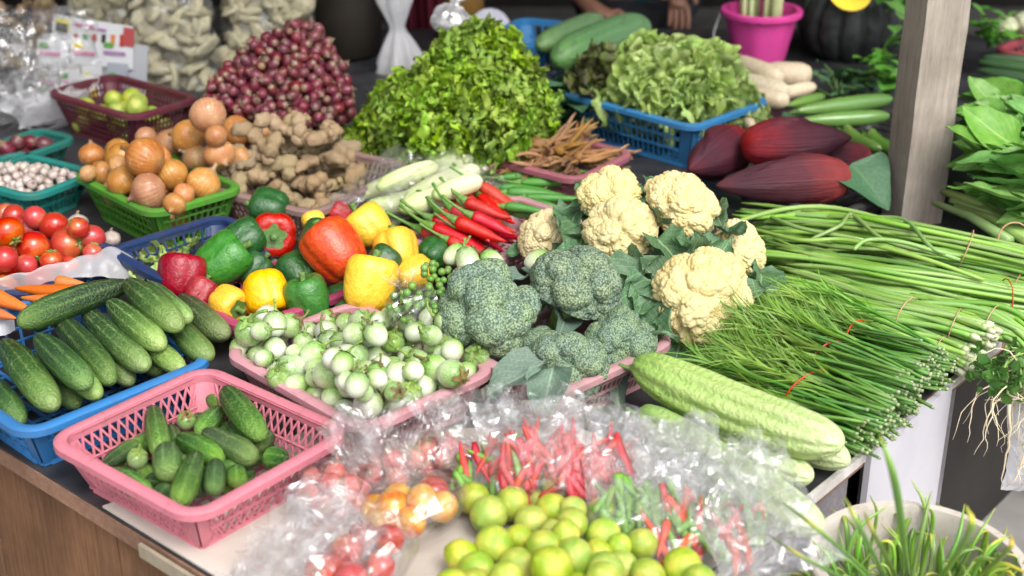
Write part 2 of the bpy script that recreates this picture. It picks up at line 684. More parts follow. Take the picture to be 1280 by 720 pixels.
def basket(label, L, F, Rr, mat, style='diamond', depth=.085, zr=None, cell=.021, group=None, rimw=.014, rot=None, lip=.013, inset=.028, size=None):
    """Rectangular plastic basket from the rim's left, front and right corners in the photograph."""
    zr = zr if zr is not None else T + depth
    pl, pf, pr = P(*L, zr), P(*F, zr), P(*Rr, zr)
    e1, e2 = pl - pf, pr - pf
    l1, l2 = e1.length + .008, e2.length + .008
    if size:
        l1, l2 = size
    a1, a2 = e1.normalized(), e2.normalized()
    # square the two directions up
    bis = (a1 + a2).normalized()
    perp = Vector((-bis.y, bis.x, 0))
    if perp.dot(a1) < 0:
        perp = -perp
    a1 = (bis + perp).normalized()
    a2 = (bis - perp).normalized()
    c = pf + a1 * l1 / 2 + a2 * l2 / 2
    m = Matrix((a2, a1, Vector((0, 0, 1)))).transposed().to_4x4()
    root = thing('plastic_basket', label, 'basket', Matrix.Translation((c.x, c.y, zr - depth)) @ m, group)
    hx, hy = l2 / 2, l1 / 2
    rc = .03

    def ring(hx, hy, z, rc, n=6):
        pts = []
        for cx, cy, a0 in ((hx - rc, hy - rc, 0), (-hx + rc, hy - rc, 90), (-hx + rc, -hy + rc, 180), (hx - rc, -hy + rc, 270)):
            for i in range(n + 1):
                a = R(a0 + 90 * i / n)
                pts.append(Vector((cx + rc * math.cos(a), cy + rc * math.sin(a), z)))
        return pts
    # rim: flat lip with a rounded skirt
    b = MB()
    prof = [(-.004, -.016), (-.004, -.002), (-.001, .0), (rimw - .004, .0), (rimw, -.003), (rimw, -lip), (rimw - .003, -lip), (rimw - .003, -.004), (-.001, -.004), (-.001, -.016)]
    rings = [ring(hx - rimw + o, hy - rimw + o, depth + dz, rc + o) for o, dz in prof]
    n = len(rings[0])
    v = [p for rr in rings for p in rr]
    f = []
    K = len(prof)
    for i in range(K):
        j = (i + 1) % K
        for k in range(n):
            l = (k + 1) % n
            f.append((i * n + k, i * n + l, j * n + l, j * n + k))
    b.add(v, f); b.obj('rim', mat, root, True, 50)
    # walls
    H = depth - .004
    def pt(side, s, z):
        """side 0:+x 1:+y 2:-x 3:-y, s in -1..1"""
        q = inset * (1 - z / H)
        ex, ey = hx - rimw - q, hy - rimw - q
        return {0: Vector((ex, ey * s, z)), 1: Vector((-ex * s, ey, z)), 2: Vector((-ex, -ey * s, z)), 3: Vector((ex * s, -ey, z))}[side]
    NRM = [Vector((1, 0, .3)), Vector((0, 1, .3)), Vector((-1, 0, .3)), Vector((0, -1, .3))]
    for sd in range(4):
        ln = 2 * (hy if sd % 2 == 0 else hx)
        b = MB()
        n = max(6, int(round(ln * .8 / cell)))
        s0, s1 = -.84, .84
        ss = [s0 + (s1 - s0) * i / n for i in range(n + 1)]
        zt, zb = H - .012, .010
        nn = NRM[sd]
        def B(sa, za, sb, zb_, w=.0032, t=.003):
            b.bar(pt(sd, sa, za), pt(sd, sb, zb_), w, t, nn)
        for za, zc in ((H, zt), (zb, 0)):
            b.bar((pt(sd, -.9, za) + pt(sd, -.9, zc)) / 2, (pt(sd, .9, za) + pt(sd, .9, zc)) / 2, abs(za - zc), .003, nn)
        if style == 'diamond':
            st = (s1 - s0) / n
            for i in range(n + 1):
                for d in (1, -1):
                    e = ss[i] + d * st * 2
                    if s0 - 1e-6 <= e <= s1 + 1e-6:
                        B(ss[i], zt, e, zb)
                    else:
                        lim = s1 if d > 0 else s0
                        k = (lim - ss[i]) / (e - ss[i])
                        if k > .05:
                            B(ss[i], zt, lim, zt + (zb - zt) * k)
                        if 0 < k < 1:
                            e2_ = lim - (e - lim)
            for i in (0, 1):
                for d in (1, -1):
                    pass
            # bars that start on the side posts
            for d, lim in ((1, s0), (-1, s1)):
                for k in (1, 2):
                    zz = zb + (zt - zb) * (1 - k / 2 * .5) if k == 1 else zb + (zt - zb) * .5
                    fr = (zz - zb) / (zt - zb)
                    B(lim, zz, lim + d * st * 2 * fr, zb)
            zm = zb + (zt - zb) * .45
            B(s0, zm, s1, zm, .005, .0032)
        elif style == 'slot':
            for s_ in ss:
                B(s_, zt, s_, zb, .0035)
            for k in (.35, .68):
                zm = zb + (zt - zb) * k
                B(s0, zm, s1, zm, .0045, .0032)
        elif style == 'slant':
            st = (s1 - s0) / n
            for i in range(n):
                B(ss[i], zt, ss[i + 1], zb, .004)
            B(s0, zb + (zt - zb) * .5, s1, zb + (zt - zb) * .5, .006, .0032)
        elif style == 'mesh':
            for s_ in ss:
                B(s_, zt, s_, zb, .0042)
            nz_ = max(3, int((zt - zb) / cell * 1.1))
            for k in range(1, nz_):
                zm = zb + (zt - zb) * k / nz_
                B(s0, zm, s1, zm, .0042, .0032)
        # solid plates beside the corners
        for sg in (-1, 1):
            b.add([pt(sd, sg * .84, 0), pt(sd, sg * .985, 0), pt(sd, sg * .985, H), pt(sd, sg * .84, H)], [(0, 1, 2, 3)])
        b.obj('lattice_wall', mat, root, False)
    # rounded corner posts
    for cx, cy in ((1, 1), (-1, 1), (-1, -1), (1, -1)):
        b = MB()
        v = []
        for k in range(7):
            a = k / 6 * PI / 2
            for z in (0, H):
                q = inset * (1 - z / H)
                ex, ey = hx - rimw - q, hy - rimw - q
                r_ = rc
                v.append((cx * (ex - r_ + r_ * math.sin(a)) + cx * .001, cy * (ey - r_ + r_ * math.cos(a)) + cy * .001, z))
        b.add(v, [(2 * k, 2 * k + 2, 2 * k + 3, 2 * k + 1) for k in range(6)])
        b.obj('corner_post', mat, root)
    # floor of the basket
    b = MB()
    ex, ey = hx - rimw - inset, hy - rimw - inset
    for i in range(9):
        y = -ey + 2 * ey * i / 8
        b.bar((-ex, y, .003), (ex, y, .003), .006, .003, (0, 0, 1))
    for i in range(11):
        x = -ex + 2 * ex * i / 10
        b.bar((x, -ey, .004), (x, ey, .004), .006, .003, (0, 0, 1))
    b.obj('base', mat, root, False)
    root['_c'] = (c.x, c.y, zr - depth)
    bb = dict(root=root, c=c, a1=a1, a2=a2, hx=hx - rimw, hy=hy - rimw, z0=zr - depth + .006, zr=zr, inset=inset)
    del root['_c']
    return bb


BK = {}
BK['cuke'] = basket('pink diamond lattice basket holding the small cucumbers', (55, 550), (240, 652), (441, 539), M_pink, 'diamond', .085, cell=.0165)
BK['egg'] = basket('pale pink lattice basket heaped with round white green eggplants', (274, 440), (452, 540), (625, 462), M_pink2, 'slot', .085, cell=.0125)
BK['broc'] = basket('dusty pink basket under the broccoli and cauliflower heads', (566, 430), (692, 497), (846, 424), M_pink3, 'slot', .085, cell=.0125)
BK['big'] = basket('blue plastic tray full of big striped cucumbers', (-150, 437), (30, 546), (277, 452), M_blue, 'mesh', .085, cell=.03)
BK['navy'] = basket('navy blue basket with loose lettuce leaves behind the peppers', (126, 313), (212, 355), (362, 306), M_navy, 'mesh', .075, zr=T + .095, cell=.022)
BK['pep'] = basket('magenta basket buried under the heap of bell peppers', (215, 366), (303, 413), (452, 362), M_magenta, 'slot', .06, zr=T + .07, cell=.02)
BK['onion'] = basket('green plastic basket heaped with brown onions', (78, 219), (188, 268), (310, 236), M_green, 'mesh', .10, cell=.018)
BK['garlic'] = basket('teal basket filled level with small white garlic', (-60, 217), (38, 247), (120, 213), M_teal, 'slant', .075, cell=.02)
BK['redon'] = basket('dark teal basket with small red brown onions behind the garlic', (-40, 190), (0, 207), (80, 168), M_teal2, 'slant', .075, cell=.02)
BK['lime'] = basket('deep maroon basket with a few limes below the seed packets', (52, 115), (165, 147), (252, 122), M_maroon, 'mesh', .11, cell=.014)
BK['shal'] = basket('dull red basket overflowing with red shallots', (268, 122), (372, 155), (442, 131), M_red, 'slot', .11, zr=T + .13, cell=.025)
BK['ginger'] = basket('faded brown pink basket holding ginger roots', (282, 223), (392, 268), (482, 200), M_tan, 'mesh', .085, cell=.014)
BK['root'] = basket('dusty red lattice basket of dry fingerroot beside the lettuce', (597, 194), (722, 226), (795, 190), M_dusk, 'mesh', .085, cell=.014)
BK['salad'] = basket('bright blue basket piled with pale green lettuce', (702, 109), (868, 160), (956, 122), M_lblue, 'slot', .115, cell=.017)
BK['farred'] = basket('red plastic basket at the back right behind the leafy greens', (1243, 60), (1330, 78), (1390, 50), M_red, 'slot', .07, cell=.03)
BK['farblue'] = basket('blue plastic crate standing behind the frilly lettuce', (600, 52), (690, 60), (740, 30), M_lblue, 'slot', .12, zr=T + .16, cell=.03)


def inside(bb, m=0.):
    """True where a point stands over the basket's floor plan, m metres inside the rim."""
    def fn(p):
        d = Vector((p[0], p[1], 0)) - Vector((bb['c'].x, bb['c'].y, 0))
        return abs(d.dot(bb['a2'])) < bb['hx'] - m and abs(d.dot(bb['a1'])) < bb['hy'] - m
    return fn


def fill(bb, rs, n, rlo, rhi, make, seed=0, zmax=None, m=.03, mound=.0):
    """Drop n round things into the basket, heaped towards the middle."""
    rr = random.Random(seed)
    for i in range(n):
        u, v = rr.uniform(-1, 1), rr.uniform(-1, 1)
        if mound and rr.random() < mound:
            u *= .6; v *= .6
        p = bb['c'] + bb['a2'] * u * (bb['hx'] - m) + bb['a1'] * v * (bb['hy'] - m)
        r = rr.uniform(rlo, rhi)
        p.z = rs.drop(p.x, p.y, r, bb['z0'])
        lim = zmax - mound * .09 * max(abs(u), abs(v)) if zmax else 9
        if p.z > lim:
            rs.c = rs.c[:-1]; rs.r = rs.r[:-1]
            continue
        make(i, p, r, rr)

M_vinyl = simple('pale_vinyl_sheet', (.46, .41, .36), (.58, .53, .48), 6, .4, .4, .2, 18, .002, val=0)
slab([tb(-.0, .0, 0) + Vector((0, .004, 0)), tb(.0, .62, 0) + E1 * .004, tb(.36, .60, 0), tb(.66, .33, 0), tb(.72, .004, 0)], T + .0005, T + .0035, .002).obj('vinyl_sheet', M_vinyl, table, False)
# ------------------------------------------------------------------ produce: meshes and materials
def uvmesh(b, uv, name, mats, smooth=True):
    me = b.mesh(name, mats, smooth)
    lay = me.uv_layers.new(name='UVMap')
    li = np.empty(len(me.loops), int)
    me.loops.foreach_get('vertex_index', li)
    lay.data.foreach_set('uv', np.array(uv, float)[li].ravel())
    return me


def leaf_mat(name, c1, c2, vein, rough=.45, vfreq=9, vamt=.6, trans=.25, val=.15, bump=.3, edge=None):
    m = NT(name)
    uv = m.n('SeparateXYZ', {0: m.tc('UV')})
    u = m.math('ABSOLUTE', m.math('SUBTRACT', uv.outputs[0], .5))
    v = uv.outputs[1]
    col = m.mix(m.ramp(m.noise(25, 4), [(.35, 0), (.65, 1)]), c1, c2)
    mid = m.ramp(m.math('DIVIDE', u, m.math('MULTIPLY_ADD', v, -.045, .055)), [(.35, 1), (1, 0)])
    sv = m.math('FRACT', m.math('SUBTRACT', m.math('MULTIPLY', v, vfreq), m.math('MULTIPLY', u, vfreq * 1.1)))
    side = m.ramp(m.math('ABSOLUTE', m.math('SUBTRACT', sv, .5)), [(.0, 1), (.09, .0)])
    k = m.math('MULTIPLY', m.math('MAXIMUM', mid, m.math('MULTIPLY', side, .55)), vamt)
    col = m.mix(k, col, vein)
    if edge:
        col = m.mix(m.ramp(u, [(.28, 0), (.5, .8)]), col, edge)
    col = m.vary(col, val, .012, .1)
    h = m.math('ADD', m.math('MULTIPLY', m.math('MAXIMUM', mid, side), -.6), m.math('MULTIPLY', m.noise(60, 4), .8))
    return m.bsdf(col, rough, .4, m.bump(h, bump, .002), trans=trans)


# --- bell peppers
def pepper_mesh(name, mats, lobes=4, tall=1.0, seed=0):
    rs = random.Random(seed)
    ph = rs.uniform(0, 6)
    prof = [(0.02, .03), (.12, .0), (.24, .005), (.34, .05), (.425, .15), (.47, .28), (.495, .42), (.51, .56), (.515, .68), (.50, .79), (.455, .88), (.38, .935), (.29, .945), (.2, .92), (.12, .88), (.05, .86)]
    prof = [(r, (z - .5) * tall) for r, z in prof]
    am = [rs.uniform(.8, 1.25) for _ in range(lobes)]

    def fn(t, u):
        d = .17 * (1 - u * 1.1) if u < .5 else .075 + .16 * max(0, u - .55)
        k = int(((t + ph) % (2 * PI)) / (2 * PI) * lobes) % lobes
        c = abs(math.cos(lobes * (t + ph) / 2))
        return 1 + d * (c ** .5 - .7) * 1.7 * am[k] + .035 * math.sin(t + seed) * math.sin(u * 5 + seed)
    b = MB()
    tilt = rs.uniform(-.12, .12)
    b.lathe(prof, 48, fn, bend=lambda p: Vector((p.x + tilt * p.z * p.z * 1.2, p.y, p.z + .03 * p.x * math.sin(ph))))
    return b.mesh(name, mats)


def pepper_stem(mats, seed=0):
    rs = random.Random(seed)
    b = MB()
    z = .36
    # calyx: a low star that follows the shoulder
    v, f = [], []
    n = 24
    for i, (r, dz) in enumerate([(.0, .03), (.1, .03), (.2, .045), (.26, .055)]):
        for k in range(n):
            t = 2 * PI * k / n
            q = r * (1 + (.16 * math.cos(5 * t) if i == 3 else .08 * math.cos(5 * t) if i == 2 else 0))
            v.append((q * math.cos(t), q * math.sin(t), z + dz))
    for i in range(3):
        for k in range(n):
            l = (k + 1) % n
            f.append((i * n + k, i * n + l, i * n + n + l, i * n + n + k))
    b.add(v, f)
    a = rs.uniform(0, 6)
    bx, by = math.cos(a), math.sin(a)
    pts = [(bx * q * q * .5, by * q * q * .5, z + .0 + q * 1.0) for q in np.linspace(0, .27, 8)]
    b.tube(pts, [.13, .09, .075, .07, .07, .075, .085, .09], 10)
    return b.mesh('stem', mats)


M_pepstem = simple('pepper_stem_green', (.055, .14, .025), (.13, .22, .05), 20, .5, .4, .3, 90)
def pepper_mat(name, c1, c2, c3=None):
    m = NT(name)
    col = m.mix(m.ramp(m.noise(6, 3), [(.35, 0), (.7, 1)]), c1, c2)
    if c3:
        col = m.mix(m.ramp(m.noise(9, 2), [(.6, 0), (.72, .8)]), col, c3)
    sp = m.ramp(m.noise(26, 2), [(.74, 0), (.79, 1)])
    col = m.mix(m.math('MULTIPLY', sp, .35), col, (.12, .06, .02))
    col = m.vary(col, .12, .008, .05)
    h = m.math('ADD', m.noise(9, 3), m.math('MULTIPLY', m.noise(40, 3), .25))
    rg = m.ramp(m.noise(5, 4), [(.35, .24), (.7, .44)])
    return m.bsdf(col, rg, .5, m.bump(h, .3, .012), .2)


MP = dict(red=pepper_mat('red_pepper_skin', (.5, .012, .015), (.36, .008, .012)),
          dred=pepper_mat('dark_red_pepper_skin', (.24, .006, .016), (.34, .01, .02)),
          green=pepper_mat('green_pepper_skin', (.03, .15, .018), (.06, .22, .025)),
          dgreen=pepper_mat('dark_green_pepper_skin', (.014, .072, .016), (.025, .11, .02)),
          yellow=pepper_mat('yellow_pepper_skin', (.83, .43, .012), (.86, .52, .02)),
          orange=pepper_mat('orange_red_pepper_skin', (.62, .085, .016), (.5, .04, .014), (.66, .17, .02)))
PEPM = {c: [pepper_mesh('flesh', m, 4 if k != 1 else 3, (1.0, 1.12, .92)[k], 10 * i + k) for k in range(3)] for i, (c, m) in enumerate(MP.items())}
PSTEM = [pepper_stem(M_pepstem, k) for k in range(3)]

# --- cucumbers
def cuke_mesh(name, mats, l=4.2, seed=0, bend=.12, warts=.012, seg=20, neck=.7):
    """radius about 1, length 2*l, local Z from stem end to blossom end."""
    rs = random.Random(seed)
    n = 26
    prof = []
    for i in range(n + 1):
        u = i / n
        z = -math.cos(u * PI)
        r = (1 - abs(z) ** 4.2) ** .5
        r *= neck + (1 - neck) * min(1, (z + 1) / .9)
        prof.append((max(r, .03), z * l))
    o = seed * 3.1

    def fn(t, u):
        p = (math.cos(t) * 1.0, math.sin(t) * 1.0, u * l * 2)
        return 1 + .05 * nz(p, .8, o) + warts * 2 * nz(p, 5.5, o) + .02 * math.cos(t * 5 + seed) * (1 - u * .4)
    b = MB().lathe(prof, seg, fn, bend=lambda p: Vector((p.x + bend * (p.z / l) ** 2 * l * .5, p.y, p.z)))
    return b.mesh(name, mats)


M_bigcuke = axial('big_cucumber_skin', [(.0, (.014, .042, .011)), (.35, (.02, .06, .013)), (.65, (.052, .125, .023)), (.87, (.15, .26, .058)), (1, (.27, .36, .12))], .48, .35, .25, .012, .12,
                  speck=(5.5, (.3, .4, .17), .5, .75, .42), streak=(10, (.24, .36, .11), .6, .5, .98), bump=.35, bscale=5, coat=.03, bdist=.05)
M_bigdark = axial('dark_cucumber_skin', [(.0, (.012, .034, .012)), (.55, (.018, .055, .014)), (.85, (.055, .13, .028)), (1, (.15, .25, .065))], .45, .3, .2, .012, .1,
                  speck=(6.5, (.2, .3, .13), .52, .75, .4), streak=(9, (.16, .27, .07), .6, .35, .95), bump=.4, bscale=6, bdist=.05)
M_smallcuke = axial('small_cucumber_skin', [(.0, (.009, .034, .007)), (.4, (.02, .08, .009)), (.8, (.07, .18, .02)), (1, (.17, .3, .055))], .42, .35, .3, .012, .1,
                    speck=(7, (.3, .42, .13), .54, .7, .5), streak=(8, (.25, .42, .1), .45, .45, .95), bump=.5, bscale=6, coat=.06, bdist=.06)
M_gourd = axial('melon_gourd_skin', [(.0, (.09, .2, .05)), (.3, (.07, .165, .06)), (1, (.1, .2, .085))], .5, .2, .1,
                speck=(2.2, (.04, .09, .03), .55, .7, .6), streak=(14, (.16, .27, .11), .4, .3, .9), bump=.2, bscale=5, bdist=.04)
BIGC = [cuke_mesh('big_cucumber', M_bigcuke, 4.1 + .3 * k, k, .1 * (k - 1), .008) for k in range(3)]
BIGD = [cuke_mesh('big_cucumber', M_bigdark, 4.2 + .3 * k, 5 + k, .1 * (k - 1), .012) for k in range(2)]
SMC = [cuke_mesh('small_cucumber', M_smallcuke, 3.0 + .35 * k, 9 + k, .12 * (k - 1.5), .02, 18, .78) for k in range(4)]

# --- round Thai eggplants
M_egg = NT('thai_eggplant_skin')
_g = M_egg.n('SeparateXYZ', {0: M_egg.tc('Object')})
_z = M_egg.math('ADD', _g.outputs[2], M_egg.math('MULTIPLY', M_egg.math('SUBTRACT', M_egg.noise(2.2, 3), .5), 1.1))
_c = M_egg.ramp(M_egg.math('MULTIPLY_ADD', _z, .5, .5), [(.08, (.56, .6, .46)), (.36, (.44, .53, .28)), (.66, (.25, .4, .11)), (.97, (.14, .28, .05))])
_vein = M_egg.n('TexVoronoi', {'Vector': M_egg.tc(), 'Scale': 4.5}, feature='DISTANCE_TO_EDGE').outputs[0]
_c = M_egg.mix(M_egg.math('MULTIPLY', M_egg.ramp(_vein, [(.0, 1), (.14, 0)]), .3), _c, (.7, .75, .6))
_c = M_egg.mix(M_egg.math('MULTIPLY', M_egg.ramp(M_egg.noise(9, 3), [(.68, 0), (.76, 1)]), .55), _c, (.22, .13, .05))
M_egg = M_egg.bsdf(M_egg.vary(_c, .14, .012, .2), .3, .5, None, .15)
M_calyx = simple('eggplant_calyx', (.13, .24, .045), (.24, .33, .09), 4, .55, .3, .3, 20, .02, .2, lo=.4, hi=.6)
M_calyx2 = simple('brown_dry_calyx', (.2, .22, .07), (.17, .1, .045), 3, .6, .3, .3, 20, .02, .2, lo=.42, hi=.58)


def egg_mesh(seed):
    o = seed * 2.3
    prof = [(max(.02, math.sin(u * PI) ** .88 * (1 - .07 * math.cos(u * PI))), -math.cos(u * PI) * (1.02 + .06 * (seed % 3))) for u in np.linspace(0, 1, 15)]
    return MB().lathe(prof, 20, lambda t, u: 1 + .04 * nz((math.cos(t), math.sin(t), u * 2), 1.1, o)).mesh('eggplant_fruit', M_egg)


def calyx_mesh(seed, mat):
    rs = random.Random(seed)
    b = MB()
    n = 25
    L = rs.uniform(.75, 1.15)
    v, f = [], []
    lv = 6
    for i in range(lv + 1):
        q = i / lv
        for k in range(n):
            t = 2 * PI * k / n
            lobe = .5 + .5 * math.cos(5 * t)
            ang = q * (.4 + L * .48 * lobe ** 1.3)
            r = 1.05 + .05 * q + .16 * q * lobe * rs.uniform(.2, 1) * (q > .7)
            v.append((math.sin(ang) * r, math.sin(ang) * 0 + math.sin(ang) * r, 0) if False else (r * math.sin(ang) * math.cos(t), r * math.sin(ang) * math.sin(t), r * math.cos(ang) + .05))
    for i in range(lv):
        for k in range(n):
            l = (k + 1) % n
            f.append((i * n + k, i * n + l, i * n + n + l, i * n + n + k))
    b.add(v, f)
    a = rs.uniform(0, 6)
    ln = rs.uniform(.7, 1.8)
    cv = rs.uniform(.2, .9)
    pts = [(math.cos(a) * cv * q * q * ln, math.sin(a) * cv * q * q * ln, 1.0 + ln * q * (1 - .3 * q * cv)) for q in np.linspace(0, 1, 8)]
    b.tube(pts, [.3, .19, .13, .11, .1, .1, .115, .13], 8)
    return b.mesh('calyx', mat)


EGG = [egg_mesh(k) for k in range(4)]
CALYX = [calyx_mesh(k, M_calyx if k % 3 else M_calyx2) for k in range(6)]

# --- limes, tomatoes, onions, shallots, garlic
def round_mesh(name, mat, prof, seg=24, wob=.04, seed=0, lob=0, fn=None):
    o = seed * 4.7
    return MB().lathe(prof, seg, lambda t, u: 1 + wob * nz((math.cos(t), math.sin(t), u * 2), 1.2, o) + (lob * math.cos(5 * t + seed) * abs(u - .5) if lob else 0)).mesh(name, mat)


def sphprof(n=16, sq=1.0, nip=0.0, dent=0.0):
    pr = []
    for u in np.linspace(0, 1, n):
        a = u * PI
        r, z = math.sin(a), -math.cos(a) * sq
        if nip:
            z += nip * (max(0, (u - .9) / .1) - max(0, (.1 - u) / .1) * .6)
        if dent:
            z -= dent * max(0, 1 - r / .35) if u > .5 else 0
        pr.append((max(r, .025), z))
    return pr


M_lime = NT('lime_skin')
_c = M_lime.mix(M_lime.ramp(M_lime.noise(1.4, 3), [(.38, 0), (.66, 1)]), (.25, .38, .035), (.47, .48, .08))
_c = M_lime.mix(M_lime.math('MULTIPLY', M_lime.ramp(M_lime.noise(5, 4), [(.68, 0), (.75, 1)]), .5), _c, (.42, .34, .12))
M_lime = M_lime.bsdf(M_lime.vary(_c, .13, .016, .08), .34, .5, M_lime.bump(M_lime.noise(24, 2), .25, .02), .1)
LIME = [round_mesh('lime', M_lime, sphprof(20, 1.03 + .03 * k, .09), 28, .03, k) for k in range(3)]

M_tom = NT('tomato_skin')
_g = M_tom.n('SeparateXYZ', {0: M_tom.tc('Object')})
_c = M_tom.ramp(M_tom.math('MULTIPLY_ADD', _g.outputs[2], .5, M_tom.noise(1.5, 2)), [(.3, (.42, .022, .01)), (.62, (.4, .034, .012)), (.95, (.48, .11, .02))])
M_tom = M_tom.bsdf(M_tom.vary(_c, .15, .006, .08), .2, .5, None, .3)
M_tomo = NT('orange_tomato_skin')
_c = M_tomo.ramp(M_tomo.noise(1.2, 2), [(.3, (.6, .11, .02)), (.55, (.68, .27, .03)), (.75, (.62, .4, .05))])
M_tomo = M_tomo.bsdf(M_tomo.vary(_c, .12, .03, .1), .22, .5, None, .25)
TOM = [round_mesh('tomato', M_tom, sphprof(18, .92 + .06 * k, 0, .16), 26, .05, k, .05) for k in range(3)]
TOMO = [round_mesh('orange_tomato', M_tomo, sphprof(18, 1.0 + .1 * k, 0, .1), 26, .05, k, .05) for k in range(2)]
_b = MB()
for _k in range(5):
    _a = _k * 2 * PI / 5
    _b.tube([(0, 0, .8), (math.cos(_a) * .25, math.sin(_a) * .25, .9), (math.cos(_a) * .5, math.sin(_a) * .5, .93)], [.09, .09, .02], 5)
_b.tube([(0, 0, .75), (.05, 0, 1.05)], [.08, .06], 6)
TOMST = _b.mesh('calyx', M_calyx)

def onion_mat(name, c1, c2, c3, n=27):
    m = NT(name)
    o = m.n('SeparateXYZ', {0: m.tc('Object')})
    ang = m.math('ARCTAN2', o.outputs[1], o.outputs[0])
    s1 = m.math('SINE', m.math('MULTIPLY_ADD', ang, n, m.math('MULTIPLY', m.noise(2, 3), 5)))
    col = m.mix(m.ramp(m.noise(1.3, 3), [(.35, 0), (.68, 1)]), c1, c2)
    col = m.mix(m.math('MULTIPLY', m.ramp(s1, [(.4, 0), (1, 1)]), .2), col, tuple(q * .5 for q in c1))
    col = m.mix(m.math('MULTIPLY', m.ramp(m.noise(3.3, 5), [(.6, 0), (.66, 1)]), .75), col, c3)
    col = m.mix(m.ramp(m.math('ABSOLUTE', o.outputs[2]), [(.82, 0), (1.05, .75)]), col, (.2, .15, .09))
    return m.bsdf(m.vary(col, .2, .012, .12), .4, .45, m.bump(s1, .1, .02), .06)


M_onion = onion_mat('onion_skin', (.4, .165, .055), (.5, .255, .095), (.56, .4, .2))
M_shal = onion_mat('shallot_skin', (.105, .014, .026), (.15, .03, .04), (.26, .1, .1), 11)
M_shal2 = onion_mat('shallot_skin_dry', (.5, .13, .12), (.58, .21, .18), (.68, .38, .34), 11)
M_garlic = onion_mat('garlic_skin', (.42, .34, .31), (.52, .45, .4), (.32, .2, .21), 7)


def bulb_mesh(name, mat, sq=.88, neck=.3, seg=24, seed=0):
    pr = [(.03, -sq - .02), (.12, -sq - .01), (.2, -sq * .97)]
    for u in np.linspace(.12, .86, 13):
        a = u * PI
        pr.append((math.sin(a), -math.cos(a) * sq))
    zt = pr[-1][1]
    pr += [(.27, zt + .1), (.17, zt + .2), (.12, zt + .2 + neck * .5), (.13, zt + .2 + neck), (.02, zt + .2 + neck)]
    o = seed * 3.3
    return MB().lathe(pr, seg, lambda t, u: 1 + .05 * nz((math.cos(t), math.sin(t), u * 2), 1.3, o) + .05 * (u > .85) * math.cos(4 * t + seed),
                      bend=lambda p: Vector((p.x + max(0, p.z - zt) * .4 * math.cos(seed), p.y + max(0, p.z - zt) * .3 * math.sin(seed * 2), p.z))).mesh(name, mat)


ONION = [bulb_mesh('brown_onion', M_onion, .86 + .05 * k, .18 + .1 * k, 26, k) for k in range(3)]
SHAL = [bulb_mesh('shallot', M_shal, 1.05 + .12 * k, .35, 14, k) for k in range(3)]
SHALB = [bulb_mesh('shallot', M_shal2, 1.1 + .15 * k, .5, 18, 5 + k) for k in range(3)]
GARLIC = [bulb_mesh('garlic_bulb', M_garlic, .85 + .1 * k, .3, 12, k) for k in range(2)]

# --- chilies
def chili_mesh(name, mat, seed, l=10., curve=.25, seg=10, n=16):
    """radius 1 at the shoulder, length l, local Z from stem to tip; origin at the shoulder."""
    rs = random.Random(seed)
    a, w = rs.uniform(0, 6), rs.uniform(-.15, .15)
    pts, rad = [], []
    for i in range(n + 1):
        q = i / n
        k = curve * l * (q * q - .1 * q) * .5
        pts.append((math.cos(a) * k + w * l * .15 * math.sin(q * 5), math.sin(a) * k, q * l))
        r = 1.0 * (1 - q ** 2.2) ** .7 if q > .12 else .62 + .38 * math.sin(q / .12 * PI / 2)
        rad.append(max(r * (1 + .07 * math.sin(q * 13 + seed)), .04))
    return MB().tube(pts, rad, seg).mesh(name, mat)


def chili_stem_mesh(seed, mat):
    rs = random.Random(seed)
    a = rs.uniform(0, 6)
    pts = [(math.cos(a) * .5 * q * q * 2, math.sin(a) * .5 * q * q * 2, .15 - q * 4.0) for q in np.linspace(0, 1, 7)]
    return MB().tube(pts, [.72, .55, .3, .22, .2, .2, .26], 8).mesh('stem', mat)


M_chr = pepper_mat('red_chili_skin', (.58, .014, .012), (.48, .008, .01))
M_cho = pepper_mat('orange_red_chili_skin', (.62, .05, .012), (.58, .1, .016))
M_chg = pepper_mat('green_chili_skin', (.035, .19, .02), (.07, .25, .03))
M_chlg = pepper_mat('pale_green_chili_skin', (.17, .34, .035), (.11, .28, .03))
M_chst = simple('chili_stem_green', (.07, .2, .03), (.16, .28, .06), 3, .5, .4)
CHR = [chili_mesh('flesh', M_chr, k, 11, .22 + .06 * k) for k in range(4)]
CHO = [chili_mesh('flesh', M_cho, 7, 11, .25)]
CHG = [chili_mesh('flesh', M_chg, 10 + k, 12, .12 + .07 * k) for k in range(3)]
CHST = [chili_stem_mesh(k, M_chst) for k in range(3)]
SCR = [chili_mesh('red_chili', M_chr, 20 + k, 12, .15 + .1 * k, 7, 8) for k in range(3)]
SCO = [chili_mesh('orange_chili', M_cho, 24, 12, .2, 7, 8)]
SCG = [chili_mesh('green_chili', M_chlg, 26 + k, 9, .1 + .12 * k, 7, 8) for k in range(3)]

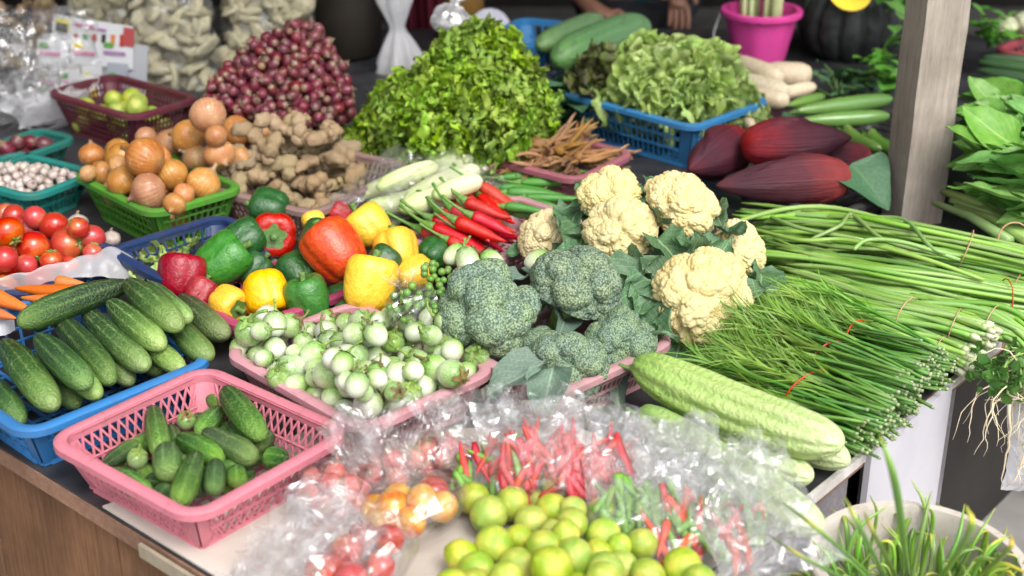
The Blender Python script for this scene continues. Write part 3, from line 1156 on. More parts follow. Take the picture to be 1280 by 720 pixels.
# --- leaves
def leaf_mesh(name, mat, L=1., W=.5, nu=11, nv=16, cup=.15, curl=.35, wave=.05, freq=5, seed=0, shape=1.0, stalk=.0, tipw=.0, ruff=0., rfreq=9):
    """Leaf along +Y from the origin, facing +Z."""
    o = seed * 5.1
    uv = []
    b = MB()

    def fn(u, v):
        s = (u - .5) * 2
        wv = (math.sin(PI * min(1, v * (1 - tipw) + .0) ** shape) ** .75) if v > 0 else 0
        wv = max(wv, .02)
        if stalk and v < stalk:
            wv = max(.06, wv * (v / stalk) ** 2)
        x = s * W / 2 * wv * (1 + .08 * nz((u * 3, v * 5, 0), 1, o))
        y = v * L
        z = cup * W * (abs(s) ** 1.5) * wv - curl * L * v * v + wave * L * nz((u * 2, v * freq, 3), 1, o) * (.3 + abs(s))
        if ruff:
            e = abs(s) ** 2.2
            z += ruff * L * e * math.sin(v * rfreq * 2 * PI + seed + (0 if s > 0 else 2)) * (.6 + .6 * nz((v * 6, s, 1), 1, o))
            y += ruff * L * .7 * e * math.cos(v * rfreq * 2 * PI * 1.1 + seed)
        uv.append((u, v))
        return (x, y, z)
    b.grid(nu, nv, fn)
    return uvmesh(b, uv, name, mat)


M_bleaf = leaf_mat('cauliflower_leaf', (.06, .14, .062), (.115, .215, .105), (.36, .47, .26), .5, 8, .7, .15)
M_brleaf = leaf_mat('broccoli_leaf', (.1, .17, .125), (.16, .25, .18), (.36, .45, .33), .55, 7, .6, .12)
M_let = leaf_mat('frilly_lettuce_leaf', (.25, .46, .03), (.4, .57, .075), (.46, .6, .14), .4, 7, .3, .35, .25, .4)
M_salad = leaf_mat('pale_lettuce_leaf', (.42, .59, .15), (.55, .68, .27), (.6, .68, .38), .42, 7, .4, .35, .2, .4)
M_kale = leaf_mat('leafy_green_leaf', (.105, .28, .05), (.18, .385, .085), (.38, .54, .2), .42, 8, .6, .25)
M_darkleaf = leaf_mat('dark_green_leaf', (.04, .11, .05), (.07, .155, .075), (.12, .2, .1), .5, 8, .5, .1)
M_purple = leaf_mat('purple_salad_leaf', (.06, .03, .03), (.2, .26, .07), (.2, .2, .1), .45, 7, .3, .2)
M_herb = leaf_mat('herb_leaf', (.08, .25, .03), (.13, .33, .05), (.2, .38, .1), .45, 7, .35, .3)

# --- florets
def bumps(v, levels):
    h = np.zeros(len(v))
    for n, amp in levels:
        s_ = sph_seeds(n)
        d, _ = near(v, s_)
        rr = 2.2 / math.sqrt(n)
        h += amp * np.sqrt(np.maximum(0, 1 - (d / rr) ** 2))
    return h


def np_mesh(name, v, f, mats, smooth=True):
    me = bpy.data.meshes.new(name)
    me.from_pydata(v.tolist(), [], f)
    me.materials.append(mats)
    me.polygons.foreach_set('use_smooth', [smooth] * len(me.polygons))
    me.update()
    return me


def curd_mesh(name, mat, levels, squash=(1, 1, .72), level=7, cut=-.35, lop=.12, seed=0):
    global rng
    rng = np.random.default_rng(seed)
    v, f = ICO[level]
    h = bumps(v, levels)
    lump = np.array([nz(p, 1.3, seed * 3.7) for p in (v[::1] if level < 6 else v)])
    r = 1 + h - np.mean(h) + lop * lump
    w_ = v * r[:, None]
    lo = w_[:, 2] < cut
    w_[lo, 2] = cut + (w_[lo, 2] - cut) * .25
    w_ = w_ * np.array(squash)
    return np_mesh(name, w_, f, mat)


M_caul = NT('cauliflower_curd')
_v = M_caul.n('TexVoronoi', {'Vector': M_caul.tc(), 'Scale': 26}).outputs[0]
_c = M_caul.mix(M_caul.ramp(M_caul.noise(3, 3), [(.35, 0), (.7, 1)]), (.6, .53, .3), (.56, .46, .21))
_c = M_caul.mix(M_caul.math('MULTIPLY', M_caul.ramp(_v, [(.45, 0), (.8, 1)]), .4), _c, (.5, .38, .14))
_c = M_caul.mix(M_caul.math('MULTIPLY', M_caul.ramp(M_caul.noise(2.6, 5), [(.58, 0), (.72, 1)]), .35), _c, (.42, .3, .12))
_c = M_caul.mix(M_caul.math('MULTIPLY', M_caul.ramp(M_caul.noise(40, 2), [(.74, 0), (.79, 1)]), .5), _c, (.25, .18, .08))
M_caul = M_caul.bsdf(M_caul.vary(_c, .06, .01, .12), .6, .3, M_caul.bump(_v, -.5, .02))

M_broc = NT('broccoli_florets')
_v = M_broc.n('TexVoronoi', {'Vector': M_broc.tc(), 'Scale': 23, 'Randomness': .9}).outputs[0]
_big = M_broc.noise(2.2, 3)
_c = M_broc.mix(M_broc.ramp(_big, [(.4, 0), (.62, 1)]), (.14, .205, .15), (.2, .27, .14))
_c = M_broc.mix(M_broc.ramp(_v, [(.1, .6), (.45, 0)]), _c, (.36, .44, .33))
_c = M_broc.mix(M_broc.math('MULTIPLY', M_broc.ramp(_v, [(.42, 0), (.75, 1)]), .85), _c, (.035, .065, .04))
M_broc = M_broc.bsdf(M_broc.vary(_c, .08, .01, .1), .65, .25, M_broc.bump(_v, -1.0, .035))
M_stalk = simple('broccoli_stalk', (.3, .42, .14), (.2, .33, .1), 8, .5, .35, .2, 20, .01)

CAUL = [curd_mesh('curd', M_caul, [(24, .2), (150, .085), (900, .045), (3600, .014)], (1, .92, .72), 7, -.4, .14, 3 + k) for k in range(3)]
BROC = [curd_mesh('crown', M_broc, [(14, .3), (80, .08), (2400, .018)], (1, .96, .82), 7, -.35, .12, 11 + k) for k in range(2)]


def stalk_mesh(seed, mat, n=6, l=1.1, r=.3):
    rs = random.Random(seed)
    b = MB()
    b.tube([(0, 0, -l), (0, 0, -l * .5), (0, 0, -.2)], [r * .9, r, r * 1.3], 14)
    for k in range(n):
        a = 2 * PI * k / n + rs.uniform(-.2, .2)
        c, s_ = math.cos(a), math.sin(a)
        b.tube([(c * .1, s_ * .1, -l * .6), (c * .35, s_ * .35, -l * .32), (c * .6, s_ * .6, -.02)], [r * .45, r * .42, r * .6], 10)
    return b.mesh('stalk', mat)


STALK = [stalk_mesh(1, M_stalk), stalk_mesh(2, simple('cauliflower_stalk', (.45, .5, .3), (.5, .53, .36), 8, .5))]
CLEAF = [leaf_mesh('leaf', M_bleaf, 1.35, .85, 17, 24, .4, -.1 + .25 * k, .13, 5, k, .8, .22, 0, .05, 4) for k in range(3)]
BLEAF = [leaf_mesh('leaf', M_brleaf, 1.3, .75, 15, 20, .4, .1 + .25 * k, .09, 4, 10 + k, .8, .25, 0, .035, 3) for k in range(3)]

# --- clear plastic
def film_mat(name, milk=.05, base=.1, crease=14, rough=.06, patch=.5):
    """Thin clear film: mostly see-through, glossy, milky in patches that also paint in white sky haze."""
    m = NT(name)
    nrm = m.bump(m.noise(crease, 2, .5, None, 1.5), .5, .02)
    fac = m.n('LayerWeight', {'Blend': .35}).outputs['Facing']
    k = m.math('MULTIPLY_ADD', m.math('POWER', fac, 1.7), .5, base)
    k = m.math('MINIMUM', k, .8)
    tr = m.n('BsdfTransparent', {'Color': (1, 1, 1)})
    gl = m.n('BsdfGlossy', {'Color': (1, 1, 1), 'Roughness': rough, 'Normal': nrm})
    df = m.n('BsdfDiffuse', {'Color': (.9, .9, .92)})
    tl = m.n('BsdfTranslucent', {'Color': (.92, .92, .94)})
    mk = m.n('MixShader', {0: .5, 1: df.outputs[0], 2: tl.outputs[0]})
    sh = m.n('MixShader', {0: k, 1: tr.outputs[0], 2: gl.outputs[0]})
    pt = m.ramp(m.noise(crease * .8, 3), [(.42, 1 - patch), (.72, 1.6)])
    mf = m.math('MULTIPLY', pt, milk)
    o = m.n('MixShader', {0: mf, 1: sh.outputs[0], 2: mk.outputs[0]})
    m.t.links.new(o.outputs[0], m.out.inputs['Surface'])
    return m.mat


M_film = film_mat('clear_bag_film', .05, .06)
M_film2 = film_mat('hazy_bag_film', .15, .09)  # extra diffuse white stands in for bright sky haze on clear bags
M_filmw = film_mat('white_bag_film', .6, .05, crease=9, rough=.3, patch=.1)


def crumple(p, amp, sc, o):
    p = Vector(p)
    a = abs(nz(p, sc, o)) * 2 - .5
    b_ = abs(nz(p, sc * 2.3, o + 7)) * 2 - .5
    c = nz(p, sc * 5, o + 3)
    return amp * (1.15 * a + .5 * b_ + .12 * c)


def tri(x):
    x = x % 1
    return abs(x * 2 - 1) * 2 - 1


def flat_bag_mesh(name, mat, W, L, th, seed, amp=.012, nu=15, nv=19, fill=.55, sc=10):
    """Soft open bag lying in the local XY plane, bottom at y=0, mouth at y=L; bulges by th where it is full.
    Crumpled into flat facets, with pleats running to the mouth."""
    b = MB()
    rr = random.Random(seed)
    for side in (1, -1):
        f1, f2 = rr.uniform(2.5, 4), rr.uniform(5, 8)
        p1, p2 = rr.random(), rr.random()
        jit = [[(rr.uniform(-.5, .5), rr.uniform(-.5, .5)) for _ in range(nu)] for _ in range(nv)]

        def fn(u, v):
            i, j = int(round(u * (nu - 1))), int(round(v * (nv - 1)))
            if 0 < i < nu - 1 and 0 < j < nv - 1:
                u += jit[j][i][0] / nu; v += jit[j][i][1] / nv
            s = (u - .5) * 2
            y = v * L
            full = math.exp(-((v - fill * .5) / (fill * .55)) ** 2)
            prof = max(0, 1 - abs(s) ** 2.6) ** .6
            z = side * (th * full * prof * min(1, v / .12 + .25) + .004 * prof)
            wd = W / 2 * (1 - .10 * math.sin(v * 3 + seed) - .12 * full * (1 if v > .1 else .5) + .12 * v * math.sin(seed * 3 + v * 2))
            p = Vector((s * wd, y, z))
            k = crumple((p.x, p.y, p.z + side * .3), amp * (.3 + 1.1 * (1 - full)), sc, seed * 2.1)
            pl = amp * (.25 + 1.0 * v) * (.8 * tri(s * f1 + p1 + .5 * nz((v * 3, s, side), 1, seed)) + .45 * tri(s * f2 + p2 + v * .7))
            p += Vector((.4 * s, 0, side)).normalized() * (k + pl) * (1 - .6 * abs(s) ** 6)
            p.x += .5 * crumple((p.y, p.z, p.x), amp, sc * .7, seed * 1.3 + 4) * (.4 + v)
            p.y += .9 * crumple((p.x, 3, p.z), amp, sc * .7, seed + 9) * v
            return tuple(p)
        b2 = MB().grid(nu, nv, fn)
        q = []
        for f in b2.f:
            q += [(f[0], f[1], f[2]), (f[0], f[2], f[3])] if rr.random() < .5 else [(f[0], f[1], f[3]), (f[1], f[2], f[3])]
        b.add(b2.v, q)
    return b.mesh(name, mat, False)


def knot_bag_mesh(name, mat, r, h, neck, tail, seed, amp=.008, sc=15, seg=26):
    """Tied bag: round body with its base at z=0, a neck and a crumpled flared tail."""
    b = MB()
    prof = []
    for u in np.linspace(0, 1, 20):
        a = u * PI
        prof.append((max(.004, r * math.sin(a) ** .8), h * (1 - math.cos(a)) / 2))
    prof = [q for q in prof if not (q[0] < .014 and q[1] > h / 2)]
    zt = prof[-1][1]
    prof += [(.022, zt + neck * .25), (.011, zt + neck * .6), (.009, zt + neck)]
    for u in np.linspace(.1, 1, 9):
        prof.append((.009 + tail * .75 * u ** .8, zt + neck + tail * u))
    v, f = [], []
    N = len(prof)
    for i, (q, z) in enumerate(prof):
        fl = max(0, i - (N - 9)) / 9
        for k in range(seg):
            t = 2 * PI * k / seg
            pl = 1 + .25 * (math.sin(t * 9 + seed) + .6 * math.sin(t * 14 + 2 * seed)) * (.25 if i < N - 12 else .8) * min(1, max(.1, z / h))
            p = Vector((q * pl * math.cos(t), q * pl * math.sin(t), z))
            d = crumple(p, amp * (1 + 1.5 * fl) * min(1, .3 + 40 * q), sc, seed * 1.9)
            p += Vector((math.cos(t), math.sin(t), .3)) * d
            if fl:
                p.z += .012 * math.sin(t * 5 + seed) * fl
            v.append(p)
    for i in range(N - 1):
        for k in range(seg):
            l = (k + 1) % seg
            f.append((i * seg + k, i * seg + l, (i + 1) * seg + l, (i + 1) * seg + k))
    q = []
    for w_ in f:
        q += [(w_[0], w_[1], w_[2]), (w_[0], w_[2], w_[3])]
    b.add(v, q)
    return b.mesh(name, mat, False)
# ------------------------------------------------------------------ front half of the stall
rest = Rest()


def wall_rest(bb):
    pass


def seg_fn(p0, p1, w0, dz0, dz1, k=5):
    """Chain of spheres from pixel p0 to p1 at a shared height plus offsets."""
    def fn(z):
        a, b_ = P(*p0, z + dz0), P(*p1, z + dz1)
        r = w0
        d = b_ - a
        L = d.length
        u = d.normalized()
        q = max(2, int(L / r))
        return [a + u * (r * .8 + (L - 1.6 * r) * i / (q - 1)) for i in range(q)], [r * .97] * q
    return fn


def lay(name, meshes, p0, p1, wpx, z0, label, cat, group, dz=(0, 0), lunit=None, rest_=None, seed=0, k=.9, parts=None, roll=None, fat=1.0):
    """Long thing from pixel p0 (stem end) to p1 (tip), wpx wide, resting on what is below."""
    rr = random.Random(seed)
    rs = rest if rest_ is None else rest_
    r = msize(wpx / 2, P(*p0, z0))
    fn = seg_fn(p0, p1, r, dz[0], dz[1])
    z = rs.settle(fn, z0 + r, k)
    a, b_ = P(*p0, z + dz[0]), P(*p1, z + dz[1])
    L = (b_ - a).length
    me = rr.choice(meshes)
    ln = me.dimensions_z if hasattr(me, 'dimensions_z') else lunit
    m = frame(b_ - a, rquat(rr) @ Vector((1, 0, 0)), (a + b_) / 2, (r * fat, r * fat, L / ln))
    return put(name, (parts or []) + [(name, me)], m, label, cat, group)


def zlen(me):
    n = len(me.vertices)
    c = np.empty(n * 3); me.vertices.foreach_get('co', c)
    return c.reshape(-1, 3)[:, 2].max() - c.reshape(-1, 3)[:, 2].min()


# --- big cucumbers in the blue tray
zb = BK['big']['z0']
RB = Rest()
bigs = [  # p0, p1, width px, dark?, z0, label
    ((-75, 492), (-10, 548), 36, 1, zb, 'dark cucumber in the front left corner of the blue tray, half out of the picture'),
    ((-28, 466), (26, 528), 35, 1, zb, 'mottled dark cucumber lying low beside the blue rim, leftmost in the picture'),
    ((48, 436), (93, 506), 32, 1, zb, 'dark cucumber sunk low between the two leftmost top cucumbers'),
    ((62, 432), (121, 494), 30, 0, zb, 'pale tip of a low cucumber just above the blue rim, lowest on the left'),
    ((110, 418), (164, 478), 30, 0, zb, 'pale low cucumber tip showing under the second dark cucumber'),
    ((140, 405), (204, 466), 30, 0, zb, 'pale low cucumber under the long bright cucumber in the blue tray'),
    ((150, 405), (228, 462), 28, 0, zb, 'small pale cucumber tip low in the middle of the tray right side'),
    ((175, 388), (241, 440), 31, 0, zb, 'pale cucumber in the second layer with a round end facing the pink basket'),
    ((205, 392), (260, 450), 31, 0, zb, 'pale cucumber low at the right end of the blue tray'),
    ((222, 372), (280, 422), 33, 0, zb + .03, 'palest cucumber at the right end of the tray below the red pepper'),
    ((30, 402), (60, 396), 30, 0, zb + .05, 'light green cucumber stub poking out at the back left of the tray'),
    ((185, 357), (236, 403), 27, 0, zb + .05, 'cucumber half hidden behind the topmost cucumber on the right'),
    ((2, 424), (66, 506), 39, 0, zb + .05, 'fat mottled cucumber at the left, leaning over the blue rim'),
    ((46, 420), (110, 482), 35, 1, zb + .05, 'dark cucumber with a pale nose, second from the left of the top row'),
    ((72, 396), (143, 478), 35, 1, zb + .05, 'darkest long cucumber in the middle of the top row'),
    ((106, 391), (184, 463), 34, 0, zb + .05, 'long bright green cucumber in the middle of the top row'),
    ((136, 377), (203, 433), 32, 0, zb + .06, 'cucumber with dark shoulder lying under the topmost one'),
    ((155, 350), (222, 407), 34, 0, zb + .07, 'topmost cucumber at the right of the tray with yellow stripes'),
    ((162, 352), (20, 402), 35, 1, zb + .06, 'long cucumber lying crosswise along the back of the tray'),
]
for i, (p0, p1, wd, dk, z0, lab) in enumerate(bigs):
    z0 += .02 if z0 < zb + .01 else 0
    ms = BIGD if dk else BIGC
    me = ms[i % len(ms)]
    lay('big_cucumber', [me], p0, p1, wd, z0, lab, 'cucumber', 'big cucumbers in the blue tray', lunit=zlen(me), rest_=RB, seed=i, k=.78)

# --- small cucumbers in the pink basket
zc = BK['cuke']['z0']
RC = Rest()
smalls = [
    ((150, 570), (190, 600), 22, -.02, 'cucumber at the bottom of the pink basket on the left, mostly covered'),
    ((230, 600), (200, 570), 22, -.02, 'cucumber at the bottom of the pink basket under the blunt one'),
    ((300, 560), (250, 560), 22, -.02, 'cucumber at the bottom of the pink basket under the speckled one'),
    ((320, 590), (275, 610), 22, -.02, 'cucumber at the bottom of the pink basket near the right rim'),
    ((240, 520), (290, 545), 22, -.02, 'cucumber at the bottom of the pink basket near the back wall'),
    ((345, 560), (300, 575), 22, -.01, 'cucumber lying low toward the right corner of the pink basket'),
    ((205, 540), (165, 562), 20, -.01, 'cucumber lying low along the back left wall of the pink basket'),
    ((128, 583), (170, 554), 18, 0, 'dark small cucumber against the left wall of the pink basket'),
    ((135, 588), (188, 618), 25, 0, 'bumpy pale ended cucumber along the front left wall of the pink basket'),
    ((195, 628), (212, 612), 24, 0, 'dark green cucumber end in the front corner, low behind the rim'),
    ((213, 532), (226, 572), 18, 0, 'shaded cucumber standing behind the blunt one'),
    ((180, 598), (228, 604), 21, 0, 'dark curved cucumber lying across the middle left of the pink basket'),
    ((277, 510), (248, 541), 23, 0, 'smooth cucumber leaning toward the back wall of the pink basket'),
    ((250, 480), (273, 507), 17, 0, 'little cucumber in the back corner below the pink rim'),
    ((287, 530), (308, 548), 18, 0, 'cucumber half hidden under the large bright one'),
    ((340, 541), (318, 556), 22, 0, 'dark cucumber end at the right wall of the pink basket'),
    ((362, 574), (330, 571), 24, 0, 'short fat cucumber in the right corner of the pink basket'),
    ((222, 545), (278, 574), 24, 0, 'thick cucumber with dark shoulder in the middle of the basket'),
    ((280, 567), (222, 578), 17, 0, 'slender striped cucumber lying crosswise in the middle of the basket'),
    ((255, 590), (300, 585), 20, 0, 'cucumber lying under the two upright ends'),
    ((295, 582), (296, 606), 22, 0, 'short cucumber standing upright beside the right rim'),
    ((270, 576), (267, 617), 22, 0, 'pale striped cucumber standing on end near the front rim'),
    ((250, 618), (246, 600), 19, 0, 'shaded cucumber deep behind the front rim'),
    ((258, 541), (322, 575), 27, .02, 'plump speckled cucumber lying on top on the right'),
    ((278, 484), (324, 545), 28, .02, 'large bright cucumber leaning out of the back corner'),
    ((191, 508), (202, 570), 23, .02, 'upright cucumber with a blunt light top on the left'),
    ((208, 556), (210, 596), 30, .035, 'dark blunt cucumber pointing at the viewer with a brown tip'),
    ((246, 570), (222, 634), 27, .03, 'bright green cucumber leaning toward the front rim'),
]
for i, (p0, p1, wd, dz, lab) in enumerate(smalls):
    me = SMC[i % 4]
    lay('small_cucumber', [me], p0, p1, wd * 1.2, zc + dz + .024, lab, 'cucumber', 'small cucumbers in the pink basket', lunit=zlen(me), rest_=RC, seed=40 + i, k=.72, dz=(0, -.012) if i in (21, 20, 27, 26) else (0, 0))


def eggplant(px, rp, z0, label, group, rs, k=.9, axis=None, seed=0, cal=True, ins=None):
    rr = random.Random(seed)
    r = msize(rp, P(*px, z0))
    z = rs.settle(lambda z: ([P(*px, z)], [r]), z0 + r, k, inside=ins)
    q = frame(axis, None, P(*px, z), r) if axis else Matrix.Translation(P(*px, z)) @ rquat(rr).to_matrix().to_4x4() @ Matrix.Scale(r, 4)
    parts = [('fruit', EGG[rr.randrange(4)])]
    if cal:
        parts.append(('calyx', CALYX[rr.randrange(6)]))
    return put('round_eggplant', parts, q, label, 'eggplant', group)


for j, (px, rp, lab) in enumerate([((233, 526), 12, 'round pale eggplant among the cucumbers against the back wall of the pink basket'), ((172, 574), 13, 'round striped eggplant among the cucumbers at the left of the pink basket')]):
    eggplant(px, rp, zc + .02, lab, None, RC, .8, (.2, -.3, .8), j)

# --- round eggplants
eg = [(334, 396, 13), (312, 415, 16.5), (345, 419, 14), (361, 407, 14), (385, 415, 12), (408, 401, 12), (407, 415, 13), (412, 428, 13), (427, 430, 12), (444, 423, 13),
      (432, 405, 12), (447, 403, 11), (302, 437, 14), (327, 447, 15), (352, 445, 12), (370, 442, 11), (392, 443, 14), (365, 461, 16), (436, 452, 18), (412, 467, 17),
      (348, 473, 13), (457, 468, 15), (467, 447, 12), (390, 478, 12), (433, 476, 12), (490, 400, 16), (537, 398, 12), (556, 402, 11), (467, 406, 11), (467, 426, 14),
      (492, 430, 14), (512, 416, 12), (534, 417, 11), (550, 416, 12), (566, 427, 14), (545, 435, 13), (508, 446, 11), (522, 454, 14.5), (544, 460, 14), (564, 442, 12),
      (564, 467, 15.5), (595, 447, 15), (583, 465, 11), (499, 470, 16), (462, 484, 14), (444, 491, 13), (529, 484, 14.5), (511, 494, 15), (484, 488, 12), (489, 505, 13),
      (460, 505, 16), (416, 497, 13), (370, 482, 13), (395, 460, 12), (338, 462, 11), (440, 470, 10), (478, 440, 11), (420, 484, 12), (574, 452, 11), (478, 458, 12),
      (395, 495, 12), (430, 512, 12), (326, 428, 10), (378, 428, 11), (515, 432, 11), (540, 472, 10)]
RE = Rest()
ze = BK['egg']['z0']
g_ = 'round eggplants heaped in the pale pink basket'
# lower layer under the visible heap
fill(BK['egg'], RE, 150, .015, .019, lambda i, p, r, rr: put('round_eggplant', [('fruit', EGG[i % 4])], Matrix.Translation(p) @ rquat(rr).to_matrix().to_4x4() @ Matrix.Scale(r, 4),
     'round eggplant in the lower layer of the heap in the pale pink basket', 'eggplant', g_), 4, ze + .1, .035, .5)
special = {0: 'white round eggplant perched highest at the back under the yellow pepper', 50: 'large pale green eggplant at the front rim of the pale pink basket', 18: 'large round eggplant with netted white skin in the middle of the heap',
           25: 'big pale eggplant at the back below the bag of pea eggplants', 41: 'green eggplant with a leafy calyx at the right corner of the pale pink basket', 1: 'pale eggplant with long stem hanging over the left rim toward the cucumbers',
           26: 'round white eggplant touching the largest broccoli crown', 40: 'light green eggplant at the front right rim of the pale pink basket', 37: 'oval upright eggplant with a long stem, in the right half of the heap'}
order = sorted(range(len(eg)), key=lambda i: -eg[i][1] if eg[i][1] < 440 else eg[i][1] - 2000)
for i in order:
    x, y, rp = eg[i]
    rr = random.Random(100 + i)
    ax = Vector((rr.uniform(-1, 1), rr.uniform(-.6, 1), rr.uniform(-.3, .8)))
    if i in (0, 9, 26, 43, 46):
        ax = Vector((.2, .9, -.1))
    eggplant((x, y), rp * 1.1, ze + .045, special.get(i, 'round white green eggplant lying on top of the heap in the pale pink basket'), g_, RE, .83, ax, 200 + i, i not in (0, 26), inside(BK['egg'], -.012))

rx_ = random.Random(77)
polyE = [(300, 432), (345, 400), (420, 395), (500, 392), (560, 405), (605, 445), (570, 475), (470, 512), (430, 505)]
def in_px(x, y, pl):
    c = False
    for i in range(len(pl)):
        (x0, y0), (x1, y1) = pl[i - 1], pl[i]
        if (y0 > y) != (y1 > y) and x < (x1 - x0) * (y - y0) / (y1 - y0) + x0:
            c = not c
    return c
k = 0
while k < 34:
    x, y = rx_.uniform(300, 605), rx_.uniform(395, 510)
    if in_px(x, y, polyE):
        eggplant((x, y), rx_.uniform(11, 14.5), ze + .05, 'round white green eggplant lying on top of the heap in the pale pink basket', g_, RE, .86, Vector((rx_.uniform(-1, 1), rx_.uniform(-.6, 1), rx_.uniform(-.3, .8))), 400 + k, True, inside(BK['egg'], -.012))
        k += 1

# --- bell peppers
RP = Rest()
rp_ = [  # x, y, width px, height px, colour, stem direction (world), label
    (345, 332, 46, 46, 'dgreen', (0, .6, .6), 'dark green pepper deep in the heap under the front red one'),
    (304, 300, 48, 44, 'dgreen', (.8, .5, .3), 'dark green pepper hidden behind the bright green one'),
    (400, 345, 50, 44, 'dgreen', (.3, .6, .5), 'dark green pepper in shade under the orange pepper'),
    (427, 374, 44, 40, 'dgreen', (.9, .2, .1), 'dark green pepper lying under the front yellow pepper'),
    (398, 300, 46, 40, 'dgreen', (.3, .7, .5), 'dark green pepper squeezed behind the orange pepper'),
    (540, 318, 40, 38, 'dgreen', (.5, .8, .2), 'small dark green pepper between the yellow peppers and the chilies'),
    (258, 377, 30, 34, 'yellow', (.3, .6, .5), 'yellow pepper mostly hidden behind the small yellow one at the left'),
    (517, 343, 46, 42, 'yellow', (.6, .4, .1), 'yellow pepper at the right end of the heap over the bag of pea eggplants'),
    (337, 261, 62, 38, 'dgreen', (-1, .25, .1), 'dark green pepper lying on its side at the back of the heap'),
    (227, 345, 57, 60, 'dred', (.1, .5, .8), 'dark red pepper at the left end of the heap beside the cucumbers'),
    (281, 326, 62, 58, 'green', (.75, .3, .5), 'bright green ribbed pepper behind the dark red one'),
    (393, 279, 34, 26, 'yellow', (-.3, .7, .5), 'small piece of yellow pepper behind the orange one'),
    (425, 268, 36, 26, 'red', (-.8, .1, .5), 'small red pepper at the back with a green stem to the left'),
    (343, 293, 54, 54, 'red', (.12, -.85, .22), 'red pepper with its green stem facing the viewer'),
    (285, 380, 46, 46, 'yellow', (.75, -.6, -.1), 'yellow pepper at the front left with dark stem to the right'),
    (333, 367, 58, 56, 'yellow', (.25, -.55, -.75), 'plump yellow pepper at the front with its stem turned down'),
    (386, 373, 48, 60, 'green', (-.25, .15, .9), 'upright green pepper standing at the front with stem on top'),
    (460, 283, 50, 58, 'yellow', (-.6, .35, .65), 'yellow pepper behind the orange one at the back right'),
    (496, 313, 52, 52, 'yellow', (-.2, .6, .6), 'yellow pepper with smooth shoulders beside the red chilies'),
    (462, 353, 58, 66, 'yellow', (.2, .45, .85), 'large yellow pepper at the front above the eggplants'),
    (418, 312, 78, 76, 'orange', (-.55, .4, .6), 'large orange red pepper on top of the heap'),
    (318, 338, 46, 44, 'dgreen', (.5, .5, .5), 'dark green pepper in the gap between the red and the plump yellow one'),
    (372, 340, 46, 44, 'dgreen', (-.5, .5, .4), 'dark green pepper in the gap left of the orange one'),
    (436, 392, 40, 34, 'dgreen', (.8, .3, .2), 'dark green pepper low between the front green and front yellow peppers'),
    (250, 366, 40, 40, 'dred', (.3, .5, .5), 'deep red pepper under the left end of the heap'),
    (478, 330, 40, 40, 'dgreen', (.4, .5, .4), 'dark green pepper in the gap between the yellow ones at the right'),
]
zp = BK['pep']['z0']
INP = inside(BK['pep'], -.03)
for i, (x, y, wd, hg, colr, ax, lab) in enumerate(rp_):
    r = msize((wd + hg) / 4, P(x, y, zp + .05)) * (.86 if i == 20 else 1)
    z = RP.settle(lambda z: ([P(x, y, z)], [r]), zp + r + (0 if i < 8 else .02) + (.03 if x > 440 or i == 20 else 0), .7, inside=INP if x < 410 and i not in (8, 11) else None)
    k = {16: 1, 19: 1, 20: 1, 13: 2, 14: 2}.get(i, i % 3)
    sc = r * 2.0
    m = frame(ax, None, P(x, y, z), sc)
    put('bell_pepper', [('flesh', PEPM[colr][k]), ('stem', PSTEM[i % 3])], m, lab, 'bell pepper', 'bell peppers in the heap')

# --- red chilies
RK = Rest()
ch = [((590, 228), (658, 272), 12, 'r'), ((594, 238), (648, 283), 12, 'r'), ((600, 245), (638, 288), 10, 'r'), ((545, 262), (600, 300), 11, 'r'), ((562, 248), (627, 294), 13, 'r'), ((552, 266), (636, 318), 13, 'r'),
      ((541, 274), (610, 303), 13, 'r'), ((575, 290), (622, 322), 11, 'r'), ((600, 283), (645, 310), 10, 'r'), ((612, 290), (648, 300), 10, 'r'), ((528, 288), (598, 319), 14, 'r'), ((541, 284), (628, 321), 14, 'r'), ((573, 241), (650, 295), 13, 'o'),
      ((560, 300), (615, 328), 11, 'r'), ((585, 262), (640, 300), 11, 'r'), ((556, 236), (610, 268), 11, 'r'), ((548, 280), (606, 312), 13, 'r'), ((566, 262), (618, 306), 13, 'r'), ((583, 252), (632, 284), 13, 'r'), ((600, 232), (652, 262), 12, 'r'), ((570, 276), (630, 308), 13, 'r'), ((590, 270), (642, 296), 12, 'r')]
chl = ['red chili at the upper right edge of the bundle', 'red chili just under the uppermost one at the right', 'short red chili tucked behind the orange one', 'dark red chili in the shade of the left bundle', 'long red chili beside the orange tipped one',
       'red chili whose tip points at the broccoli', 'glossy red chili in the middle of the left bundle', 'red chili tip low between broccoli and bundle', 'red chili tip at the right below the orange one', 'short red chili tip at the far right of the bundle',
       'lowest red chili at the left end of the bundle', 'long glossy red chili along the front of the bundle', 'orange red chili on top of the bundle', 'small red chili low at the front of the bundle', 'red chili squeezed under the orange one', 'red chili with dark stem at the back of the bundle', 'red chili raised in the front left of the bundle', 'red chili raised in the left middle of the bundle', 'red chili raised in the centre of the bundle, near the orange one', 'red chili lying along the upper right edge of the bundle', 'red chili crossing low over the middle of the bundle', 'red chili lying just right of the middle of the bundle']
